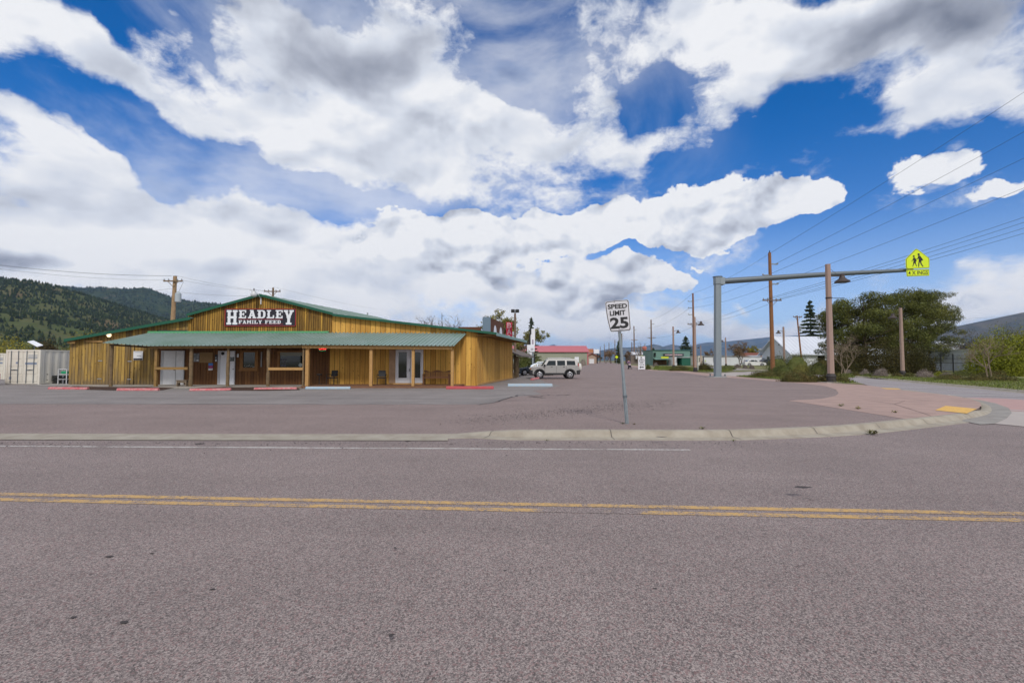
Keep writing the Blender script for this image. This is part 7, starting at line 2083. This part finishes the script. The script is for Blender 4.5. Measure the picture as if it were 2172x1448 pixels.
def spruce(loc, Hh, cr, label, leafmat=None, n=6500, seed=2, leaf=.34, dens=17, bare=.06):
    rr = random.Random(seed); t = tree('spruce_tree', label, 'spruce tree', loc); mb = MB()
    MB().tube([(0, 0, -.05), (0, 0, Hh * .98)], [Hh * .018, .02], 7).build('trunk', B_dark, t)
    lay = dens; nb = int(n / (lay * 9))
    for i in range(lay):
        f = bare + (1 - bare) * i / lay; rad = cr * (1 - f) ** .85 * rr.uniform(.8, 1.08) + .12
        k = max(5, int(9 + 6 * (1 - f)))
        for j in range(k):
            a = 2 * pi * (j + rr.random()) / k; ln = rad * rr.uniform(.7, 1.12)
            z0 = Hh * (f + rr.uniform(0, .04))
            for s in range(int(nb * 9 / k * (.4 + ln / cr))):
                u = rr.random() ** .7; d = ln * u
                p = Vector((d * cos(a), d * sin(a), z0 - .22 * d + .13 * d * d / max(ln, .1) + rr.gauss(0, .05 * Hh / 12)))
                p += Vector((-sin(a), cos(a), 0)) * rr.gauss(0, .10 * (ln * (1.2 - u) + .1))
                ax = Vector((cos(a) + rr.gauss(0, .5), sin(a) + rr.gauss(0, .5), -.25 + rr.gauss(0, .25))).normalized(); bx_ = ax.cross(Vector((rr.gauss(0, 1), rr.gauss(0, 1), rr.gauss(0, 1)))).normalized()
                sz = leaf * rr.uniform(.6, 1.2); ax *= sz / 2; bx_ *= sz * .16
                mb.add([p - ax, p + bx_, p + ax, p - bx_], [(0, 1, 2, 3)])
    for _ in range(40): 
        p = Vector((rr.gauss(0, .05), rr.gauss(0, .05), Hh * rr.uniform(.93, 1.0))); mb.add([p, p + Vector((.06, 0, .2)), p + Vector((-.03, .05, .22))], [(0, 1, 2)])
    mb.build('crown', leafmat or L_spr, t, fixn=False); return t

def broad(loc, Hh, label, bark, leafmat=None, nleaf=0, leaf=.16, seed=1, depth=5, spread=.55, trunk=.3, r=None, name='tree', cat='tree', multi=1, upw=.15, group=None, squash=(1, 1), wide=.5):
    rr = random.Random(seed); t = tree(name, label, cat, loc, group); tips = []; mb = MB()
    r = (r or Hh * .022) * (.62 if multi > 1 else .8)
    for k in range(multi):
        d = Vector((rr.gauss(0, .25 if multi > 1 else .05), rr.gauss(0, .25 if multi > 1 else .05), 1)).normalized()
        branches(mb, Vector((rr.gauss(0, .1) * (multi > 1), rr.gauss(0, .1) * (multi > 1), -.03)), d, Hh * trunk, r, depth, rr, spread, tips, 6, upw)
    zmax = max(v[2] for v in mb.v); sc = Hh / zmax
    xm = sorted(hypot(v[0], v[1]) for v in mb.v)[int(len(mb.v) * .97)]; sx = min(sc, wide * Hh / xm) * squash[0]
    mb.xf(lambda p: Vector((p.x * sx, p.y * sx, p.z * sc))); tips = [Vector((q.x * sx, q.y * sx, q.z * sc)) for q in tips]
    mb.build('trunk', bark, t, fixn=False)
    if leafmat and nleaf:
        cl = [(q, (Hh * .055, Hh * .055, Hh * .045)) for q in tips]
        leaf_mb(cl, nleaf, leaf, .6, .1, rr).build('crown', leafmat, t, fixn=False)
    return t

def mound(px, pyb, wpx, pytop, label, leafmat, name='shrub', cat='shrub', n=1500, leaf=.07, Y=None, nc=22, raised=False, group=None, dep=None, seed=None, ratio=.45, up=.6, core=True, sink=.1):
    if Y is None: b = G(px, pyb, raised)
    else: b = V(px, 764, Y); b.z = (gr if raised else gz)(b.x, b.y)
    b.z = max(b.z, 0)
    w = wpx / 2 * b.y / F; h = V(px, pytop, b.y).z - b.z; h = max(h, .1); dp = dep or w * .8
    rr = random.Random(seed or int(px * 7 + pyb))
    t = tree(name, label, cat, (b.x, b.y + (dp if Y is None else 0) * .9, b.z), group)
    if w / b.y * F < 50 and ratio > .3:
        MB().lathe([(1, 0), (.98, .3), (.8, .62), (.5, .84), (.2, .93)], (0, 0, 0), 12).xf(lambda p: Vector((p.x * w * .70 * rr.uniform(.9, 1.08), p.y * dp * .70 * rr.uniform(.9, 1.08), p.z * h * .74 * rr.uniform(.92, 1.05) - .02))).build('twig_mass', leafmat, t, smooth=80)
    cl = lumpy(0, 0, -h * sink, w * .93, dp, h * (1 + sink) * .93, nc, rr)
    fm_ = leaf_mb(cl, n, leaf, ratio, .5, rr, up=up)
    if ratio > .3:
        k_ = int(n * (.9 if w / b.y * F < 50 else .35)); sh_ = leaf_mb([((0, 0, 0), (w * .88, dp * .88, h * .88))], k_ * 2, leaf, ratio, .82, rr, up=up)
        fm_.add(sh_.v, [f for f in sh_.f if sh_.v[f[0]][2] > -.05])
    fm_.build('foliage', leafmat, t, fixn=False)
    if core:
        st_ = MB()
        for k in range(9):
            a = rr.uniform(0, 2 * pi); e = Vector((w * .7 * cos(a) * rr.random(), dp * .7 * sin(a) * rr.random(), h * rr.uniform(.5, .85))); st_.tube([(e.x * .1, e.y * .1, -.02), e * .6, e], [.03 * min(1, h), .02 * min(1, h), .008], 5)
        st_.build('stems', B_dark, t, fixn=False)
    return t

# big pines on the right
pine((V(1835, 764, 64).x, 64, 0), V(1835, 632, 64).z, 4.9, 'broad ponderosa pine standing left in the pine group', L_pine, 64, 38000, 11, base=.30, leaf=.32, oval=1.05)
pine((V(1918, 764, 67).x, 67, 0), V(1905, 626, 67).z, 5.2, 'tall ponderosa pine in the middle of the pine group behind the lamp', L_pine, 66, 38000, 12, base=.32, leaf=.32)
pine((V(1972, 764, 72).x, 72, 0), V(1968, 624, 72).z, 4.0, 'slimmer grey green pine at the right of the pine group', L_pine2, 58, 27000, 13, base=.16, leaf=.32, oval=.85)
pine((V(1790, 764, 66).x, 66, 0), V(1792, 648, 66).z, 3.2, 'smaller dark pine just right of the nearest lamp', L_pine, 40, 18000, 14, base=.3, leaf=.28)
spruce((V(1721, 764, 124).x, 124, .45), V(1721, 637, 124).z - .45, 4.9, 'tall dark spruce behind the roof of the white house', n=15000, seed=21, leaf=.62)
spruce((V(1455, 764, 126).x, 126, .5), V(1455, 713, 126).z - .5, 2.3 * 1.4, 'compact dark spruce rising behind the green shop', n=7000, seed=22, leaf=.55)
spruce((V(1127, 764, 88).x, 88, 0), V(1127, 674, 88).z, 1.9, 'slim dark spruce behind the white sign pylon', n=6000, seed=23, leaf=.4)
spruce((V(1312, 764, 160).x, 160, .5), V(1312, 723, 160).z - .5, 1.6, 'small distant spruce left of the far poles', n=2500, seed=24, leaf=.6)
spruce((V(1386, 764, 150).x, 150, .5), V(1386, 738, 150).z - .5, 2.0, 'low round evergreen behind the left end of the green shop', n=2500, seed=25, leaf=.6)
# hedge row and dark shrubs right
for i, (px, w, top, Yh, lab, lm) in enumerate(((1800, 90, 737, 57, 'dark green hedge bush directly right of the nearest lamp', L_hedge), (1862, 130, 722, 56, 'largest dark hedge bush below the pines', L_hedge), (1925, 110, 724, 57, 'dark hedge bush right of the lamp under the pines', L_hedge),
                                    (1950, 50, 748, 55, 'low dark bush at the end of the hedge by the fence', L_hedge), (2010, 120, 716, 82, 'dark reddish shrub behind the pale metal wall', L_maroon), (2080, 100, 706, 80, 'reddish brown shrub behind the yellow green bush', L_maroon), (2150, 120, 686, 76, 'tall reddish shrub at the right picture edge', L_maroon))):
    mound(px, 800, w, top, lab, lm, 'hedge_bush' if lm is L_hedge else 'shrub', 'bush', n=17000, leaf=.14, Y=Yh, nc=48, dep=w / 2 * Yh / F * .8)
for px, w, top, Yh, lab in ((2108, 120, 704, 49, 'yellow green leafing bush at the right in front of the fence'), (2165, 110, 694, 47, 'taller yellow green bush cut by the right picture edge')):
    mound(px, 800, w, top, lab, L_yel, 'bush', 'bush', n=15000, leaf=.15, Y=Yh, nc=60)
p = G(2100, 803); broad((p.x, p.y, .1), V(2100, 708, p.y).z, 'bare pale branched small tree in front of the iron fence', B_pale, None, 0, .1, 33, 6, .6, .26, r=.085, name='bare_tree', cat='bare tree', multi=2)
p = V(1785, 764, 50); broad((p.x, p.y, .05), V(1790, 705, 50).z, 'bare pale grey tree tangled in front of the white roof', B_pale, None, 0, .1, 34, 6, .65, .22, r=.038, name='bare_tree', cat='bare tree', multi=3)
p = V(1570, 764, 96); broad((p.x, p.y, .5), V(1570, 728, 96).z, 'bare pinkish brown spreading tree over the white sedan', B_bark, L_budp, 2600, .17, 35, 6, .62, .22, name='bare_tree', cat='bare tree', multi=2)
p = V(1600, 764, 125); broad((p.x, p.y, .5), V(1600, 735, 125).z - .3, 'olive brown budding tree left of the white house eave', B_bark, L_wil, 2600, .25, 36, 5, .6, .22, name='tree', multi=2)
p = V(1500, 764, 135); broad((p.x, p.y, .5), V(1500, 742, 135).z - .3, 'low bare brown tree behind the portable office', B_bark, L_budp, 1500, .2, 37, 5, .6, .22, name='bare_tree', cat='bare tree', multi=2)
for px, Yh, top, lab, sd_, lm in ((1362, 140, 722, 'bare grey tree rising above the white arrow sign', 41, None), (1353, 150, 733, 'second bare tree left of the one above the arrow sign', 42, None), (1330, 160, 745, 'brown bare tree right of the leaning sign post', 43, L_budp), (1315, 170, 748, 'brown twiggy tree just behind the sign post', 44, L_budp), (1296, 190, 742, 'bare brown tree over the road end left of the sign post', 45, L_budp), (1285, 210, 748, 'small brown tree near the road end', 46, L_budp), (1273, 230, 752, 'small dark green tree by the small shop', 47, L_hedge)):
    p = V(px, 764, Yh); broad((p.x, p.y, gz(p.x, p.y)), V(px, top, Yh).z - gz(p.x, p.y), lab, B_grey if lm is None else B_bark, lm, 900, .3, sd_, 5 if lm is None else 4, .42, .25, r=.12, name='bare_tree', cat='bare tree', multi=1 if lm is None else 2)
# trees behind the store
p = V(1061, 764, 72); broad((p.x, p.y, 0), V(1061, 655, 72).z, 'spring green tree with open crown behind the BAR sign', B_grey, L_spring, 9000, .26, 51, 6, .62, .26, name='tree', squash=(1.0, 1))
p = V(1108, 764, 70); broad((p.x, p.y, 0), V(1108, 700, 70).z, 'smaller yellow green tree left of the sign pylon', B_grey, L_spring, 6000, .22, 52, 5, .6, .25, name='tree')
for px, top, sd_, lab in ((910, 668, 53, 'left bare tree top showing over the store roof'), (940, 664, 54, 'right bare tree top showing over the store roof')):
    p = V(px, 764, 80); broad((p.x, p.y, 0), V(px, top, 80).z, lab, B_bark, None, 0, .1, sd_, 6, .5, .25, name='bare_tree', cat='bare tree')
p = V(778, 764, 90); spruce((p.x, p.y, 0), V(778, 665, 90).z, 1.2, 'tiny conifer tip poking over the store roof slope', n=1500, seed=26)
# willows at the left
for px, w, top, Yh, lab in ((20, 110, 708, 75, 'olive yellow willow bush behind the containers'), (-60, 120, 700, 80, 'larger willow at the left picture edge'), (180, 90, 708, 85, 'yellow green willow rising behind the left store wall'), (95, 80, 722, 80, 'dull brown green willow between container and store')):
    mound(px, 800, w, top, lab, L_wil if 'brown' not in lab else L_maroon, 'willow_bush', 'bush', n=5000, leaf=.28, Y=Yh, nc=40)
# bushes beside the tavern and hall
mound(1112, 790, 36, 742, 'dark green bush between the log posts and the sedan', L_green, n=2600, leaf=.16, Y=60, nc=26)
mound(1140, 785, 26, 751, 'small bush behind the off-roader roof by the pylon', L_green, n=1200, leaf=.16, Y=80, nc=18)
mound(1236, 772, 16, 761, 'small grey green bush against the red roofed hall', L_lav, n=500, leaf=.2, Y=146, nc=12)
# island planting
mound(1716, 811, 92, 787, 'broad low juniper at the foot of the nearest lamp, left part', L_jun, 'juniper', 'juniper', n=9000, leaf=.085, nc=60, dep=1.1, sink=0.02)
mound(1788, 812, 66, 790, 'low juniper at the foot of the nearest lamp, right part', L_jun, 'juniper', 'juniper', n=6000, leaf=.085, nc=34, dep=1.1, sink=0.02)
mound(1638, 801.5, 74, 787, 'flat dark juniper left of the broad lamp juniper', L_jun, 'juniper', 'juniper', n=5000, leaf=.09, nc=30, dep=1.2, sink=0.02)
mound(1672, 797, 44, 772, 'mid green bush between the lamp and the orange pole', L_green, n=2000, leaf=.11, nc=22)
mound(1711, 794, 40, 768, 'yellowish bush in the island behind the junipers', L_spring, n=1900, leaf=.11, nc=22)
mound(1652, 796, 30, 776, 'small green bush at the orange pole foot', L_green, n=1200, leaf=.11, nc=16)
mound(1808, 801, 50, 790, 'pale green grassy clump right of the nearest lamp foot', L_grass, 'grass_clump', 'plant', n=1500, leaf=.2, nc=18, ratio=.12, up=1.6, sink=0.02)
for px, pyb, w, top, lab in ((1650, 790, 60, 748, 'tall twiggy green shrub behind the tall orange pole'), (1690, 792, 70, 742, 'tall twiggy shrub hiding the wall of the white house'), (1745, 795, 66, 752, 'dark olive shrub left of the nearest lamp'), (1735, 793, 40, 765, 'olive shrub in the middle behind the island')):
    p = V(px, 764, 64 if 'middle' not in lab else 55); mound(px, pyb, w, top, lab, L_green if 'dark' not in lab else L_hedge, n=1900, leaf=.13, Y=p.y, nc=34, dep=w / 2 * p.y / F * .5)
# round clipped shrubs on the far verge
for px, pyb, w, top, lab, lm in ((1803, 795.5, 18, 783, 'small round mauve shrub nearest the lamp on the far verge', L_lav), (1841, 797.5, 22, 784, 'round grey shrub second from left on the far verge', L_lav), (1878, 801, 32, 780.5, 'largest round clipped shrub left of the far lamp', L_lav), (1974, 803, 38, 785, 'wide mauve rounded shrub right of the far lamp', L_lav), (2017, 801, 26, 790, 'small grey mauve shrub before the gate', L_lav), (1735, 790, 16, 782, 'little mauve shrub left of the nearest lamp', L_lav),
                                  (1583, 781, 12, 774, 'small mauve shrub before the white sedan', L_lav), (1597, 782, 12, 774, 'second small mauve shrub before the white sedan', L_lav), (1567, 780, 16, 771, 'grey shrub at the boot of the white sedan', L_lav), (1392, 777, 12, 770, 'round dull shrub before the green shop', L_lav), (1376, 779.5, 12, 773, 'green round shrub right of the white arrow sign', L_green),
                                  (1820, 799.5, 30, 789, 'low rusty juniper behind the right lamp juniper', L_jun), (1850, 800, 26, 792, 'bright green low plant left of the largest round shrub', L_green), (1910, 801, 24, 791, 'low juniper beside the far lamp foot', L_jun), (1938, 801, 26, 791, 'low juniper right of the far lamp foot', L_jun), (1998, 800, 20, 789, 'clump of yellow flowers before the gate', L_yel),
                                  (2030, 809, 70, 794, 'spreading rusty juniper before the gate', L_jun), (2085, 811, 60, 796, 'spreading rusty juniper below the bare pale tree', L_jun), (2140, 811, 80, 797, 'spreading dry juniper at the right edge', L_jun), (2050, 800, 50, 786, 'bright green weeds in front of the fence', L_green), (2120, 803, 70, 786, 'olive bush at the foot of the fence', L_jun),
                                  (1445, 783, 50, 774.5, 'low green ground cover in the grass strip', L_jun), (1500, 786.5, 34, 766, 'dark bush left behind the thick mast foot', L_hedge), (1550, 782, 36, 774, 'green mound right of the thick mast', L_green)):
    mound(px, pyb, w, top, lab, lm, n=2200 if w < 40 else 4500, leaf=.085, nc=18 if w < 40 else 36, sink=.02, dep=max(.4, w / 2 * G(px, pyb).y / F * (.8 if w < 40 else .45)))
# weeds by the kerb
def weed(px, py, s, label, m=None, raised=True, n=26):
    p = G(px, py, raised); rr = random.Random(int(px)); mb = MB()
    for _ in range(n):
        a = rr.uniform(0, 2 * pi); l_ = s * rr.uniform(.4, 1); b_ = Vector((rr.gauss(0, s * .35), rr.gauss(0, s * .2), 0)); tip = b_ + Vector((cos(a) * l_ * .7, sin(a) * l_ * .7, l_ * rr.uniform(.3, .9))); w_ = Vector((-sin(a), cos(a), 0)) * s * .06
        mid = b_.lerp(tip, .5) + Vector((0, 0, l_ * .15)); mb.add([b_, mid + w_, tip, mid - w_], [(0, 1, 2, 3)])
    t = tree('weed', label, 'weed', (p.x, p.y, p.z + .015)); mb.build('leaves', m or L_grass, t, fixn=False)
    cb_ = MB().lathe([(s * .2, 0), (s * .12, .02), (s * .03, .03)], (0, 0, 0), 8); cb_.build('crown_base', B_dark, t)
weed(1784, 862, .14, 'green weed left in the sidewalk joint', L_green); weed(1820, 868, .16, 'yellow green weed right in the sidewalk joint', L_spring); weed(1899, 876, .13, 'thin weed by the pink sidewalk near the kerb', L_spring)
weed(1851, 922, .16, 'dry weed growing in the kerb gutter', L_jun, False, 60); weed(1490, 910.5, .10, 'grass tuft behind the kerb right of the sign post', L_grass); weed(1321, 900, .07, 'tiny weed at the sign post foot', L_green); weed(1345, 901, .06, 'tiny dry tuft right of the sign post foot', L_jun)
weed(1556, 937, .07, 'tiny weed on the gutter edge', L_grass, False, 16); weed(1160, 936, .06, 'tiny moss tuft on the gutter edge at the left', L_grass, False, 16); weed(1048, 801, .25, 'small weed against the store side wall', L_green, False)
# grass on verges
gm = MB(); rr = random.Random(4)
def scatter(pts, n, s):
    xs_ = [p.x for p in pts]; ys_ = [p.y for p in pts]; c = 0
    def inside(x, y):
        r_ = False; j = len(pts) - 1
        for i in range(len(pts)):
            if (pts[i].y > y) != (pts[j].y > y) and x < (pts[j].x - pts[i].x) * (y - pts[i].y) / (pts[j].y - pts[i].y) + pts[i].x: r_ = not r_
            j = i
        return r_
    while c < n:
        x, y = rr.uniform(min(xs_), max(xs_)), rr.uniform(min(ys_), max(ys_))
        if not inside(x, y): continue
        c += 1; a = rr.uniform(0, 2 * pi); h = s * rr.uniform(.5, 1.3); z = gz(x, y) + .05
        gm.add([(x - .03 * cos(a), y - .03 * sin(a), z), (x + .03 * cos(a), y + .03 * sin(a), z), (x + rr.gauss(0, .04), y + rr.gauss(0, .04), z + h)], [(0, 1, 2)])
scatter([G(*p) for p in [(1560, 798.5), (1630, 797), (1700, 799), (1760, 804.5), (1822, 812), (1790, 813), (1740, 811), (1680, 807), (1620, 803)]], 5000, .14)
scatter([G(*p) for p in [(1440, 783.5), (1385, 780), (1390, 777), (1440, 778.5), (1490, 780), (1555, 784), (1540, 789), (1500, 788.5)]], 7000, .22)
fkp = [Vector((p.x, p.y + .4, 0)) for p in fk[3:9]]
scatter(fkp + [V(2400, 764, 38), V(2172, 764, 40), V(1960, 764, 43), V(1800, 764, 50)], 16000, .16)
o = gm.build('grass', L_grass, fixn=False); tag(o, 'short rough grass on the verges beside the side street', None, None, 'stuff')

# ------------------------------------------------------------------ air
hz = MB(); hz.box(-17000, 21000, -600, 19500, -4, 700)
mh = bpy.data.materials.new('haze'); mh.use_nodes = True
n_, l_ = mh.node_tree.nodes, mh.node_tree.links; n_.clear()
pv = n_.new('ShaderNodeVolumePrincipled'); pv.inputs['Color'].default_value = (.36, .56, 1.0, 1); pv.inputs['Density'].default_value = .00005; pv.inputs['Anisotropy'].default_value = .3
ou = n_.new('ShaderNodeOutputMaterial'); l_.new(pv.outputs[0], ou.inputs['Volume'])
o = hz.build('haze', mh); tag(o, 'thin bluish haze filling the valley air', None, None, 'stuff')
